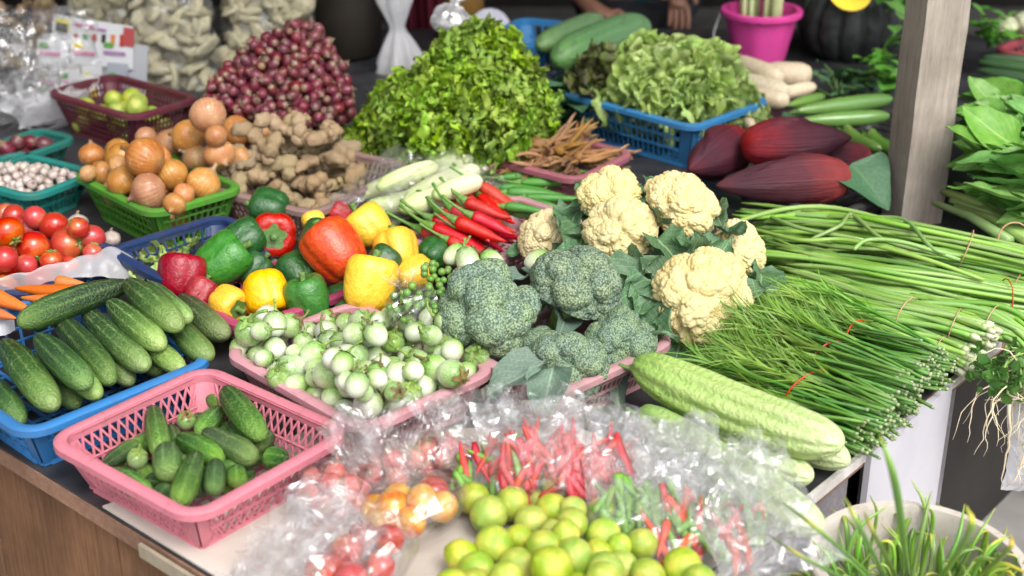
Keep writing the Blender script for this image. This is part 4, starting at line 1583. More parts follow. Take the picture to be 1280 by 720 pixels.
for i, (p0, p1, wd, c) in enumerate(ch):
    r = msize(wd / 2, P(*p0, T + .08)) * 1.38
    z = RK.settle(seg_fn(p0, p1, r, .03, -.005), T + .045 + r, .62)
    a, b_ = P(*p0, z + .03), P(*p1, z - .005)
    L = (b_ - a).length
    me = CHO[0] if c == 'o' else CHR[i % 4]
    rr = random.Random(i)
    m = frame(b_ - a, (0, 0, 1), a, 1) @ Matrix.Rotation(rr.uniform(-.6, .6), 4, 'Z') @ Matrix.Diagonal((r, r, L / 11, 1))
    root = thing('red_chili', chl[i], 'chili', frame(b_ - a, (0, 0, 1), a, 1), 'red chilies in the bundle')
    link('flesh', me, root, Matrix.Diagonal((r, r, L / 11, 1)))
    link('stem', CHST[i % 3], root, Matrix.Diagonal((r, r, r * 1.35, 1)))
# green chilies
gch = [((628, 222), (738, 211), 10), ((622, 235), (700, 236), 10), ((632, 241), (724, 240), 12), ((650, 228), (728, 228), 10), ((643, 254), (706, 254), 12), ((640, 266), (700, 268), 10), ((656, 247), (738, 247), 10), ((630, 258), (690, 262), 10)]
gl_ = ['long green chili pointing right at the top of the green bundle', 'green chili under the long top one', 'green chili in the middle of the green bundle', 'green chili at the back beside the dry roots', 'green chili touching the cauliflower', 'lowest green chili beside the pale cauliflower', 'green chili with its tip under the cauliflower leaf', 'green chili at the front left of the green bundle']
for i, (p0, p1, wd) in enumerate(gch):
    r = msize(wd / 2, P(*p0, T + .08)) * 1.25
    z = RK.settle(seg_fn(p0, p1, r, 0, 0), T + .05 + r, .7)
    a, b_ = P(*p0, z), P(*p1, z)
    root = thing('green_chili', gl_[i], 'chili', frame(b_ - a, (0, 0, 1), a, 1), 'green chilies in the bundle')
    link('flesh', CHG[i % 3], root, Matrix.Diagonal((r, r, (b_ - a).length / 12, 1)))
    link('stem', CHST[i % 3], root, Matrix.Diagonal((r, r, r * 1.2, 1)))
# ------------------------------------------------------------------ cauliflower and broccoli
def cam_dir(p):
    return (Vector((0, 0, CAMZ)) - p).normalized()


def caul(x, y, wpx, hpx, z, face, label, k, leaves=6, seed=0, kind='caul'):
    """Head at pixel x, y and height z, its dome facing along face (world)."""
    rr = random.Random(seed)
    c = P(x, y, z)
    r = msize((wpx + hpx) / 4, c) * (1.2 if kind == 'caul' else 1.1)
    m = frame(face, (1, 0, .1), c, 1)
    root = thing('cauliflower' if kind == 'caul' else 'broccoli', label, 'cauliflower' if kind == 'caul' else 'broccoli', m, 'cauliflower heads' if kind == 'caul' else 'broccoli heads')
    me = (CAUL if kind == 'caul' else BROC)[k]
    sx = wpx / ((wpx + hpx) / 2)
    link('curd' if kind == 'caul' else 'crown', me, root, Matrix.Rotation(rr.uniform(0, 6), 4, 'Z') @ Matrix.Diagonal((r, r, r, 1)))
    link('stalk', STALK[1 if kind == 'caul' else 0], root, Matrix.Diagonal((r * .9, r * .9, r * .95, 1)))
    for i in range(leaves):
        a = 2 * PI * (i + rr.uniform(-.25, .25)) / leaves
        tilt = rr.uniform(.25, .95)           # from flat out to upright
        s_ = r * rr.uniform(.75, 1.05)
        lm = Matrix.Rotation(a, 4, 'Z') @ Matrix.Translation((0, r * .3, -r * .75)) @ Matrix.Rotation(tilt, 4, 'X') @ Matrix.Rotation(rr.uniform(-.4, .4), 4, 'Y') @ Matrix.Scale(s_, 4)
        link('leaf', (CLEAF if kind == 'caul' else BLEAF)[i % 3], root, lm)
    return root


zq = BK['broc']['zr']
caul(762, 242, 80, 52, T + .21, (-.15, -.25, .95), 'cauliflower at the back left of the pile above the wide one', 0, 7, 1)
caul(853, 257, 72, 86, T + .20, (.45, -.5, .74), 'cauliflower at the top right of the pile, tilted to the right', 1, 8, 2)
caul(775, 291, 100, 62, T + .17, (-.1, -.55, .83), 'wide cauliflower in the middle above the broccoli', 2, 9, 3)
caul(922, 313, 68, 70, T + .10, (.75, -.3, .6), 'cauliflower at the far right resting by the long beans', 0, 8, 4)
caul(878, 369, 102, 112, T + .13, (.22, -.72, .66), 'largest and frontmost cauliflower facing the viewer', 1, 9, 5)
caul(681, 294, 68, 54, T + .12, (-.3, -.3, .9), 'small yellowish cauliflower beside the red chilies', 2, 4, 6)
caul(611, 389, 116, 110, T + .135, (-.12, -.62, .78), 'largest broccoli crown at the left, above the eggplants', 0, 4, 7, 'broc')
caul(719, 358, 112, 100, T + .15, (.35, .05, .9), 'broccoli in the middle showing its pale branching stalk', 1, 4, 8, 'broc')
caul(712, 455, 96, 80, T + .085, (.05, -.3, .9), 'small broccoli at the front under the drooping leaf', 0, 5, 9, 'broc')
caul(776, 428, 84, 76, T + .09, (.2, -.5, .85), 'dark broccoli at the right below the largest cauliflower', 1, 4, 10, 'broc')
caul(668, 440, 64, 60, T + .07, (-.1, -.5, .85), 'broccoli half hidden low between the two front crowns', 1, 4, 11, 'broc')

for i, (x, y, z) in enumerate([(800, 300, .085), (850, 325, .07), (765, 300, .075), (890, 345, .06), (830, 285, .12), (790, 265, .13)]):
    caul(x, y + 12, 76, 70, T + z, (.1 * (i - 2), -.2, .95), 'cauliflower in the lower layer, covered by the heads on top', i % 3, 5, 40 + i)
def loose_leaf(name, meshes, px, z, dirpx, size, label, cat, seed=0, tilt=.2, roll=0., zd=0., grp=None):
    """A leaf lying with its base at px pointing to dirpx."""
    rr = random.Random(seed)
    a, b_ = P(*px, z), P(*dirpx, z + zd)
    d = (b_ - a)
    L = d.length
    y = d.normalized()
    up = Vector((0, -.35, 1)).normalized()
    x = y.cross(up).normalized()
    zz = x.cross(y)
    m = Matrix((x, y, zz)).transposed().to_4x4()
    m = Matrix.Translation(a) @ m @ Matrix.Rotation(roll, 4, 'Y') @ Matrix.Scale(size or L, 4)
    o = link(name, rr.choice(meshes), None, m)
    return tag(o, label, cat, grp)


loose_leaf('broccoli_leaf', BLEAF, (692, 448), T + .135, (640, 474), .085, 'broad grey green leaf drooping over the front rim of the broccoli basket', 'leaf', 1, zd=-.02)
loose_leaf('broccoli_leaf', BLEAF, (694, 452), T + .13, (684, 488), .085, 'narrow grey green leaf hanging beside the drooping broad one', 'leaf', 2, zd=-.02)
loose_leaf('broccoli_leaf', BLEAF, (660, 345), T + .13, (630, 352), .055, 'small curled leaf between the two large broccoli crowns', 'leaf', 3, zd=.01)
loose_leaf('cauliflower_leaf', CLEAF, (815, 330), T + .16, (780, 350), .085, 'curled cauliflower leaf above the middle broccoli', 'leaf', 4, zd=-.02)
loose_leaf('cauliflower_leaf', CLEAF, (830, 345), T + .15, (800, 395), .1, 'large cauliflower leaf folded beside the frontmost head', 'leaf', 5, zd=-.04)
loose_leaf('cauliflower_leaf', CLEAF, (848, 420), T + .10, (800, 405), .09, 'cauliflower leaf with pale rib below the frontmost head', 'leaf', 6, zd=.0)
loose_leaf('cauliflower_leaf', CLEAF, (900, 300), T + .15, (870, 312), .06, 'leaf between the right hand cauliflowers', 'leaf', 7, zd=.0)
loose_leaf('cauliflower_leaf', CLEAF, (925, 345), T + .08, (958, 368), .085, 'leaf hanging at the right edge of the cauliflower pile', 'leaf', 8, zd=-.02)
loose_leaf('cauliflower_leaf', CLEAF, (815, 235), T + .19, (808, 262), .06, 'leaf standing between the two top cauliflowers', 'leaf', 9, zd=-.02)

rl = random.Random(21)
for i, (x, y, z, dx, dy) in enumerate([(815, 245, .19, -8, 30), (802, 265, .17, 20, 22), (815, 295, .17, 22, 14), (838, 300, .16, -12, 22), (828, 318, .15, 26, 16), (795, 322, .14, -16, 26), (770, 330, .13, 24, 16), (812, 352, .13, -12, 34),
                                       (836, 372, .12, -18, 32), (825, 405, .1, -22, 18), (905, 290, .14, 26, 10), (890, 305, .15, -24, 10), (938, 352, .08, 22, 12), (950, 340, .09, 6, 26), (736, 285, .15, -22, 20), (725, 262, .16, -16, 20),
                                       (700, 300, .12, 22, 14), (893, 262, .18, 10, 22), (745, 322, .13, -26, 6), (850, 310, .15, 24, 10)]):
    loose_leaf('cauliflower_leaf', CLEAF, (x, y), T + z, (x + dx, y + dy), rl.uniform(.055, .085), 'crumpled blue green cauliflower leaf tucked between the heads', 'leaf', 60 + i, zd=rl.uniform(-.02, .02), roll=rl.uniform(-.6, .6), grp='leaves between the cauliflower heads')
# small eggplants between broccoli and chilies
for j, (px, rp, z, lab) in enumerate([((672, 326), 14, T + .13, 'small striped eggplant between the broccoli and the yellowish cauliflower'), ((568, 318), 12, T + .12, 'pale green eggplant behind the largest broccoli at the left'),
                                      ((585, 328), 15, T + .115, 'white green oblong eggplant behind the largest broccoli'), ((615, 326), 13, T + .11, 'green eggplant tucked behind the top of the largest broccoli')]):
    r = msize(rp, P(*px, z))
    put('round_eggplant', [('fruit', EGG[j]), ('calyx', CALYX[j])], frame((.9 - .5 * j, .3, .3), None, P(*px, z), (r, r, r * 1.25)), lab, 'eggplant', 'eggplants behind the broccoli')

# pea eggplants: in a clear bag and loose
M_pea = simple('pea_eggplant_skin', (.1, .23, .04), (.17, .32, .06), 3, .35, .5)
PEA = MB().lathe(sphprof(9), 12).mesh('pea_eggplant', M_pea)
RPE = Rest()
rr = random.Random(12)
k = 0
bagc = P(512, 378, T + .135)
for i in range(46):
    p = bagc + Vector((rr.gauss(0, .018), rr.gauss(0, .014), rr.gauss(0, .016)))
    r = rr.uniform(.0055, .007)
    if not RPE.free([p], [r], .85):
        continue
    RPE.add([p], [r])
    put('pea_eggplant', [('pea_eggplant', PEA)], Matrix.Translation(p) @ Matrix.Scale(r, 4), 'tiny round green pea eggplant inside the clear bag beside the yellow pepper', 'pea eggplant', 'pea eggplants in the clear bag')
for i in range(70):
    p = P(rr.uniform(530, 566), rr.uniform(328, 392), T + .12 + rr.uniform(0, .015))
    r = rr.uniform(.0055, .007)
    if not RPE.free([p], [r], .9):
        continue
    RPE.add([p], [r])
    put('pea_eggplant', [('pea_eggplant', PEA)], Matrix.Translation(p) @ Matrix.Scale(r, 4), 'tiny round green pea eggplant on a loose spray beside the largest broccoli', 'pea eggplant', 'loose pea eggplants')
pb_ = knot_bag_mesh('plastic_bag', M_film, .042, .065, .006, .02, 3, .006, 26)
o = link('plastic_bag', pb_, None, frame((-.3, .5, .8), None, bagc - Vector((-.01, .018, .035)), 1))
tag(o, 'small clear bag of pea eggplants under the right yellow peppers', 'plastic bag')
# what carries the chilies and the small eggplants: a low pink basket, nearly hidden
BK['mid'] = basket('low pink basket hidden under the red chilies and small cauliflower', (515, 290), (600, 335), (720, 270), M_pink3, 'slot', .06, zr=T + .075, cell=.02)

# ------------------------------------------------------------------ bitter gourds
def gourd_mesh(name, mat, seed, l=5.2):
    rs = random.Random(seed)
    n, sg = 64, 48
    prof = []
    for i in range(n + 1):
        u = i / n
        z = -math.cos(u * PI * .999) if u < .5 else -math.cos(u * PI * .999)
        r = (1 - abs(z) ** 6) ** .5 * (.8 + .2 * min(1, (z + 1) / .6)) * (1 - .2 * max(0, z) ** 2.4)
        prof.append((max(r, .03), z * l))
    o = seed * 7.7

    def fn(t, u):
        p = (math.cos(t) * 1.0, math.sin(t) * 1.0, u * l * 2)
        rid = abs(math.cos(t * 4.5 + .2 * math.sin(u * 7) + o))
        wart = nz((t * 2.4 * 1.6, u * l * 2.4, o), 1.0, o)
        return 1 + .2 * (rid ** .7 - .6) + .12 * max(-.15, wart) * (1.2 - rid * .9) + .03 * nz(p, .7, o)
    return MB().lathe(prof, sg, fn, bend=lambda p: Vector((p.x + .06 * (p.z / l) ** 2 * l, p.y, p.z))).mesh(name, mat)


M_bitter = axial('bitter_gourd_skin', [(.0, (.19, .34, .07)), (.2, (.36, .5, .15)), (.7, (.46, .57, .23)), (1, (.54, .61, .32))], .33, .2, .08, .01, .08,
                 streak=(9, (.24, .42, .09), .55, .2, .95), bump=.3, bscale=4, bdist=.06, coat=.1)
GOURD = [gourd_mesh('bitter_gourd', M_bitter, k) for k in range(2)]
RG = Rest()
for i, (p0, p1, wd, z0, lab) in enumerate([
        ((800, 520), (1026, 670), 60, T + .003, 'pale bitter gourd nearest the viewer, seen through a clear bag'),
        ((860, 520), (1014, 605), 46, T + .003, 'bitter gourd lying lowest between the two big ones, its tip showing'),
        ((890, 490), (1060, 585), 46, T + .003, 'bitter gourd under the top one with only its end showing on the right'),
        ((792, 462), (1053, 566), 66, T + .03, 'largest pale bitter gourd with a dry stalk lying on top')]):
    me = GOURD[i % 2]
    r = msize(wd / 2, P(*p1, z0))
    z = RG.settle(seg_fn(p0, p1, r, 0, 0), z0 + r, .8)
    a, b_ = P(*p0, z), P(*p1, z)
    L = (b_ - a).length
    m = frame(b_ - a, (.3, -.3, 1), (a + b_) / 2, 1)
    root = thing('bitter_gourd', lab, 'bitter gourd', m, 'bitter gourds at the right edge')
    link('fruit', me, root, Matrix.Diagonal((r, r, L / zlen(me), 1)))
    b = MB(); b.tube([(0, 0, -L / 2 + .006), (.002, .004, -L / 2 - .008), (.006, .012, -L / 2 - .02)], [.006, .0035, .003], 8)
    b.obj('stem', M_chst, root)
# ------------------------------------------------------------------ long beans and the tied green shoots
M_bean = NT('long_bean_skin')
_n = M_bean.noise(6, 3)
_c = M_bean.mix(M_bean.ramp(_n, [(.35, 0), (.65, 1)]), (.14, .29, .042), (.23, .39, .09))
_c = M_bean.mix(M_bean.math('MULTIPLY', M_bean.ramp(M_bean.noise(130, 2), [(.66, 0), (.76, 1)]), .25), _c, (.2, .2, .06))
M_bean = M_bean.bsdf(M_bean.vary(_c, .22, .014, .12), .38, .5, M_bean.bump(M_bean.noise(110, 3), .2, .0008), .05)
M_beanend = simple('bean_cut_end', (.45, .52, .27), (.56, .56, .4), 60, .6)
M_band = simple('red_rubber_band', (.5, .05, .02), None, 1, .45, .5, val=.1)
M_bandp = simple('pale_rubber_band', (.45, .26, .16), None, 1, .45, .5, val=.1)


def catmull(pts, n):
    pts = [Vector(p) for p in pts]
    q = [pts[0] * 2 - pts[1]] + pts + [pts[-1] * 2 - pts[-2]]
    out = []
    for i in range(n):
        s = i / (n - 1) * (len(pts) - 1)
        k = min(int(s), len(pts) - 2)
        t = s - k
        a, b, c, d = q[k:k + 4]
        out.append(.5 * ((2 * b) + (c - a) * t + (2 * a - 5 * b + 4 * c - d) * t * t + (3 * b - a - 3 * c + d) * t ** 3))
    return out


def bean_bundle(label, path, n, rad, seed, spread0=1.8, bands=(.72,), r=(.0037, .0049), grp='tied bundles of long beans', band=None, flat=.75, cut=True):
    """path: (px, py, z) along the bundle from loose tips to the tied cut ends; rad: bundle radius in m."""
    rr = random.Random(seed)
    pts = catmull([P(x, y, z) for x, y, z in path], 26)
    root = thing('long_bean_bundle', label, 'long beans', Matrix.Translation(pts[13]), grp)
    off = pts[13]
    up = Vector((0, 0, 1))
    fr = []
    for i, p in enumerate(pts):
        d = (pts[min(i + 1, 25)] - pts[max(i - 1, 0)]).normalized()
        sdx = d.cross(up).normalized()
        fr.append((sdx, sdx.cross(d)))
    for k in range(n):
        a, q = rr.uniform(0, 2 * PI), math.sqrt(rr.random())
        a2 = a + rr.gauss(0, .8)
        q2 = min(1, abs(q + rr.gauss(0, .25)))
        s0 = rr.uniform(0, 5) if rr.random() < .5 else rr.uniform(0, 9)
        s1 = 25 - rr.uniform(0, 2.2)
        ph, am = rr.uniform(0, 6), rr.uniform(.12, .6)
        rb_ = rr.uniform(*r)
        rr_f = rr.uniform(.2, .5)
        ctr, rd = [], []
        N = 22
        for i in range(N):
            s = s0 + (s1 - s0) * i / (N - 1)
            j = min(int(s), 24); t = s - j
            p = pts[j].lerp(pts[j + 1], t)
            x_ = fr[j][0].lerp(fr[j + 1][0], t); y_ = fr[j][1].lerp(fr[j + 1][1], t)
            f_ = s / 25
            w_ = rad * (spread0 + (1 - spread0) * min(1, f_ / .7))
            ex = math.cos(a) * q * f_ + math.cos(a2) * q2 * (1 - f_)
            ey = math.sin(a) * q * f_ + math.sin(a2) * q2 * (1 - f_)
            ex += am * math.sin(ph + s * rr_f) * (1.05 - f_) * 1.2
            ey += am * .6 * math.cos(ph * 2 + s * .33) * (1 - f_)
            ctr.append(p + x_ * ex * w_ + y_ * ey * w_ * flat - off)
            rd.append(rb_ * (1 + .06 * math.sin(i * 1.9 + ph)) * min(1, .35 + i * .35))
        b = MB()
        b.tube(ctr, rd, 7)
        o0 = len(b.f)
        if cut:
            e = (ctr[-1] - ctr[-2]).normalized()
            b.tube([ctr[-1], ctr[-1] + e * .006, ctr[-1] + e * .013], [rb_ * 1.15, rb_ * 1.3, rb_ * .95], 7, 1)
        b.obj('bean', [M_bean, M_beanend], root)
    for t in bands:
        j = int(t * 25)
        w_ = rad * (spread0 + (1 - spread0) * min(1, t / .7)) * 1.06
        b = MB()
        lp = [pts[j] + fr[j][0] * math.cos(u) * w_ + fr[j][1] * math.sin(u) * w_ * flat * 1.02 - off + (pts[j + 1] - pts[j]) * .3 * math.sin(u + t * 9) for u in np.linspace(0, 2 * PI, 28, endpoint=False)]
        b.tube(lp, .0011, 5, closed=True)
        b.obj('rubber_band', band or M_bandp, root)
    return root


Z = T
bean_bundle('bundle of long beans lying highest, next to the timber post', [(918, 286, Z + .04), (1010, 286, Z + .07), (1110, 294, Z + .09), (1220, 314, Z + .085), (1330, 340, Z + .07)], 72, .042, 1, 1.35, (.72,))
bean_bundle('bundle of long beans in the second layer with a red band at the right', [(905, 322, Z + .025), (1000, 330, Z + .055), (1110, 350, Z + .075), (1220, 367, Z + .07), (1320, 382, Z + .06)], 66, .038, 2, 1.4, (.86,), band=M_band)
bean_bundle('bundle of long beans in the third layer with pale bands and cut ends showing', [(925, 340, Z + .02), (1010, 360, Z + .045), (1100, 385, Z + .06), (1180, 402, Z + .066), (1238, 422, Z + .058)], 60, .032, 3, 1.45, (.6, .8))
bean_bundle('bundle of long beans under the others with cut ends toward the white board', [(960, 378, Z + .015), (1040, 400, Z + .03), (1110, 420, Z + .038), (1170, 438, Z + .035), (1216, 455, Z + .03)], 44, .03, 4, 1.35, (.78,))
bean_bundle('bundle of long beans at the right edge whose cut ends hang down', [(1120, 372, Z + .05), (1190, 388, Z + .06), (1245, 402, Z + .06), (1278, 418, Z + .05), (1300, 440, Z + .03)], 40, .03, 5, 1.2, (.5,))
bean_bundle('bundle of long beans lying lowest at the back beneath the post', [(935, 300, Z + .02), (1030, 305, Z + .03), (1140, 330, Z + .035), (1250, 360, Z + .03), (1340, 385, Z + .03)], 40, .045, 6, 1.3, (.8,))
# stray beans arching over the top
for i, path in enumerate([[(925, 262, Z + .07), (955, 268, Z + .085), (1000, 285, Z + .1), (1080, 300, Z + .11)], [(1012, 300, Z + .1), (1050, 282, Z + .12), (1065, 268, Z + .12), (1105, 300, Z + .115), (1170, 318, Z + .105)],
                          [(1067, 312, Z + .12), (1085, 300, Z + .13), (1130, 303, Z + .13), (1200, 325, Z + .11)], [(935, 285, Z + .07), (1000, 300, Z + .1), (1060, 300, Z + .11), (1150, 322, Z + .12), (1230, 350, Z + .1)],
                          [(1075, 272, Z + .11), (1130, 275, Z + .125), (1165, 310, Z + .125), (1200, 320, Z + .11)]]):
    pts = catmull([P(*q) for q in path], 24)
    b = MB(); b.tube([p - pts[12] for p in pts], [.0026] + [.004] * 22 + [.003], 7)
    o = b.obj('long_bean', M_bean); o.location = pts[12]
    tag(o, ['single stray bean tip pointing up at the left behind the beans', 'stray long bean arching highest in front of the post', 'stray long bean curving over the middle of the bundles', 'stray long bean lying along the top of the bundles', 'stray long bean looping below the post foot'][i], 'long bean', 'stray long beans')

# feathery shoots
M_shoot = simple('green_shoot', (.065, .18, .025), (.125, .27, .05), 12, .45, .4, val=.22, hue=.015)
M_frond = simple('feathery_frond', (.14, .29, .04), (.26, .41, .09), 9, .5, .35, val=.25, hue=.018, trans=.3)
M_shootend = simple('shoot_cut_end', (.2, .3, .11), (.34, .38, .22), 90, .65)


def shoot_mesh(seed):
    """Stem of unit length along +Y, cut end at y=0, feathery from about .45 on."""
    rr = random.Random(seed)
    b = MB()
    wv = rr.uniform(-.03, .03)
    def ax(y):
        return Vector((wv * math.sin(y * 4 + seed) + .02 * y * math.sin(seed), y, .02 * math.sin(y * 5 + seed * 2)))
    r0 = .0078
    b.tube([ax(y) for y in np.linspace(.012, .62, 9)], [r0] * 6 + [r0 * .8, r0 * .65, r0 * .5], 6, 0)
    b.tube([ax(0), ax(.013)], [r0 * .95, r0 * 1.06], 6, 1)
    # side leaflets: narrow curved ribbons
    for k in range(44):
        y0 = .3 + .4 * rr.random() ** .8
        a = rr.uniform(0, 2 * PI)
        L = rr.uniform(.1, .27)
        out = Vector((math.cos(a), 0, math.sin(a) * .8))
        st = ax(min(y0, .62))
        cv = rr.uniform(-1.3, 1.3)
        pr = None
        w_ = rr.uniform(.004, .0068)
        v, f = [], []
        sd = Vector((math.cos(a + 1.57), .2, math.sin(a + 1.57))).normalized()
        for i in range(6):
            q = i / 5
            p = st + Vector((0, 1, 0)) * L * q * .92 + out * L * (.42 * q - .15 * q * q) + sd * cv * L * q * q * .45
            ww = w_ * (1 - q) ** .6 + .0008
            v += [p - sd * ww, p + sd * ww]
        for i in range(5):
            f.append((2 * i, 2 * i + 1, 2 * i + 3, 2 * i + 2))
        b.add(v, f, 2)
    return b.mesh('shoot', [M_shoot, M_shootend, M_frond])


SHOOT = [shoot_mesh(k) for k in range(9)]


def shoot_bundle(label, p0, p1, z0, z1, n, rad, seed, band_t=.36):
    """Cut ends at pixel p0 height z0, feathery tops at pixel p1 height z1."""
    rr = random.Random(seed)
    a, b_ = P(*p0, z0), P(*p1, z1)
    d = b_ - a
    L = d.length
    y = d.normalized()
    x = y.cross(Vector((0, 0, 1))).normalized()
    zz = x.cross(y)
    base = Matrix.Translation(a) @ Matrix((x, y, zz)).transposed().to_4x4()
    root = thing('green_shoot_bundle', label, 'tied greens', base, 'tied bundles of feathery shoots')
    for k in range(n):
        t, q = rr.uniform(0, 2 * PI), math.sqrt(rr.random())
        ox, oz = math.cos(t) * q, math.sin(t) * q
        st = Vector((ox * rad * 1.15, rr.uniform(-.018, .02), max(oz * rad * .75, -rad * .7)))
        fan = Vector((ox * .14 + rr.gauss(0, .05), 1, oz * .07 + rr.gauss(0, .03) - .02)).normalized()
        m = Matrix.Translation(st) @ Matrix.Rotation(math.atan2(-fan.x, fan.y), 4, 'Z') @ Matrix.Rotation(math.asin(fan.z), 4, 'X') @ Matrix.Rotation(rr.uniform(-.5, .5), 4, 'Y')
        s_ = L * rr.uniform(.9, 1.08)
        link('shoot', SHOOT[rr.randrange(9)], root, m @ Matrix.Diagonal((s_ * .95, s_, s_ * .95, 1)))
    b = MB()
    yb = L * band_t
    ra = rad * 1.12 + .06 * yb
    lp = [Vector((math.cos(u) * ra, yb + .012 * math.sin(u * 1 + seed), math.sin(u) * ra * .66)) for u in np.linspace(0, 2 * PI, 30, endpoint=False)]
    b.tube(lp, .0014, 5, closed=True)
    b.obj('rubber_band', M_band, root)
    return root


shoot_bundle('feathery green bundle lying lowest at the front beside the bitter gourd', (1090, 555), (880, 440), T + .03, T + .03, 60, .03, 1)
shoot_bundle('feathery green bundle under the middle one at the right edge', (1135, 515), (905, 410), T + .03, T + .03, 60, .032, 2)
shoot_bundle('feathery green bundle lying farthest back against the long beans', (1180, 465), (905, 395), T + .035, T + .04, 60, .033, 3)
shoot_bundle('feathery green bundle on top at the front with a red band over the gourd', (1108, 520), (850, 428), T + .07, T + .065, 64, .032, 4)
shoot_bundle('feathery green bundle on top in the middle with a red band', (1142, 482), (868, 400), T + .085, T + .08, 64, .032, 5)
shoot_bundle('feathery green bundle on top at the back with its band near the beans', (1165, 448), (930, 385), T + .085, T + .075, 56, .03, 6)
# ------------------------------------------------------------------ limes and the clear bags at the front
lm = [(592, 623, 20), (611, 643, 23), (640, 629, 20), (669, 626, 13), (696, 606, 20), (690, 637, 20), (664, 653, 21), (715, 654, 19), (717, 637, 16), (617, 681, 23), (648, 673, 17), (680, 682, 19), (707, 668, 17), (690, 662, 13),
      (577, 695, 20), (596, 714, 23), (648, 707, 22), (689, 709, 25), (718, 695, 22), (748, 691, 16), (752, 642, 19), (754, 669, 21), (803, 681, 20), (774, 683, 15), (757, 712, 22), (778, 706, 18), (810, 720, 21), (853, 709, 24)]
lml = ['yellowish green lime at the top left of the heap, next to the shallot bag', 'large lime with a pale scar line in the top left of the heap', 'yellowish lime second from the left along the back of the heap', 'small yellow lime peeping out at the back of the heap', 'topmost lime of the heap, against the red chili bag',
       'dull green lime right below the topmost one', 'yellowest lime in the middle of the heap', 'yellow green lime to the right below the dull green one', 'lime mostly hidden behind the dull green one', 'large lime with a pale navel in the left of the heap', 'bright green lime deep between the yellowest and the left ones', 'yellowish lime in the centre of the heap, half hidden',
       'pale lime half hidden in the centre right of the heap', 'tiny visible green piece of a lime deep in the heap', 'green lime at the far left of the heap beside the tomatoes', 'lime at the lower left edge of the heap', 'green lime cut by the bottom of the picture, left of the big pale one', 'biggest pale lime at the bottom of the heap', 'bright yellow lime with a pale navel in the lower middle', 'pale yellow lime wedged in the lower right of the heap',
       'upper of the two stacked limes at the right of the heap', 'lower of the two stacked limes at the right of the heap', 'single yellow lime lying apart at the right near the green chili bag', 'pale lime tucked beside the single one', 'lime at the bottom right of the heap', 'yellowish lime behind the bottom right one', 'lime at the bottom edge under the single one', 'green lime farthest right, lying before the bag of mixed chilies']
RL = Rest()
for i in sorted(range(len(lm)), key=lambda i: lm[i][1]):
    x, y, rp = lm[i]
    r = msize(rp * 1.04, P(x, y, T + .03))
    z = RL.settle(lambda z: ([P(x, y, z)], [r]), T + r + .012, .86)
    put('lime', [('lime', LIME[i % 3])], Matrix.Translation(P(x, y, z)) @ rquat(random.Random(i)).to_matrix().to_4x4() @ Matrix.Scale(r, 4), lml[i], 'lime', 'limes heaped at the front')
for i in range(26):
    rr = random.Random(500 + i)
    x, y = rr.uniform(560, 880), rr.uniform(722, 800)
    r = msize(21, P(x, y, T + .03))
    z = RL.settle(lambda z: ([P(x, y, z)], [r]), T + r, .9)
    put('lime', [('lime', LIME[i % 3])], Matrix.Translation(P(x, y, z)) @ rquat(rr).to_matrix().to_4x4() @ Matrix.Scale(r, 4), 'lime in the lower rows of the heap at the bottom edge of the picture', 'lime', 'limes heaped at the front')


def flat_bag(label, bot, top, zb_, zt_, W, th, seed, mat, contents, fill=.55, amp=.012, grp='clear bags of chilies along the front', roll=0):
    a, b_ = P(*bot, zb_), P(*top, zt_)
    y = (b_ - a).normalized()
    L = (b_ - a).length
    n0 = Vector((roll, -.6, .8))
    x = y.cross(n0).normalized()
    n = x.cross(y)
    m = Matrix.Translation(a) @ Matrix((x, y, n)).transposed().to_4x4()
    o = link('plastic_bag', flat_bag_mesh('plastic_bag', mat, W, L, th * 1.25, seed, amp, fill=fill), None, m)
    tag(o, label, 'plastic bag', grp)
    rr = random.Random(seed)
    for nm, meshes, cnt, lab, r, ln, mode in contents:
        for k in range(cnt):
            q = Vector((rr.uniform(-.36, .36) * W, L * rr.uniform(.1, fill * .95), rr.uniform(-.5, .6) * th))
            if mode == 'long':
                d = Vector((rr.gauss(0, .5), rr.choice((-1, 1)), rr.gauss(0, .1))).normalized()
                sc = Matrix.Diagonal((r, r, ln * rr.uniform(.8, 1.2), 1))
                q -= d * ln * 5
                q.y = max(q.y, .012)
                mm = m @ frame(d, None, q, 1) @ sc
            else:
                mm = m @ Matrix.Translation(q) @ rquat(rr).to_matrix().to_4x4() @ Matrix.Scale(r * rr.uniform(.85, 1.15), 4)
            put(nm, [(nm, rr.choice(meshes))], mm, lab, nm.split('_')[-1], lab.replace(' a ', ' ')[:60])
    return o


def red(n, where):
    return ('red_chili', SCR, n, 'small red chili packed in ' + where, .0062, .0052, 'long')


def grn(n, where):
    return ('green_chili', SCG, n, 'small green chili packed in ' + where, .006, .005, 'long')


def org(n, where):
    return ('orange_chili', SCO, n, 'small orange chili packed in ' + where, .006, .0055, 'long')


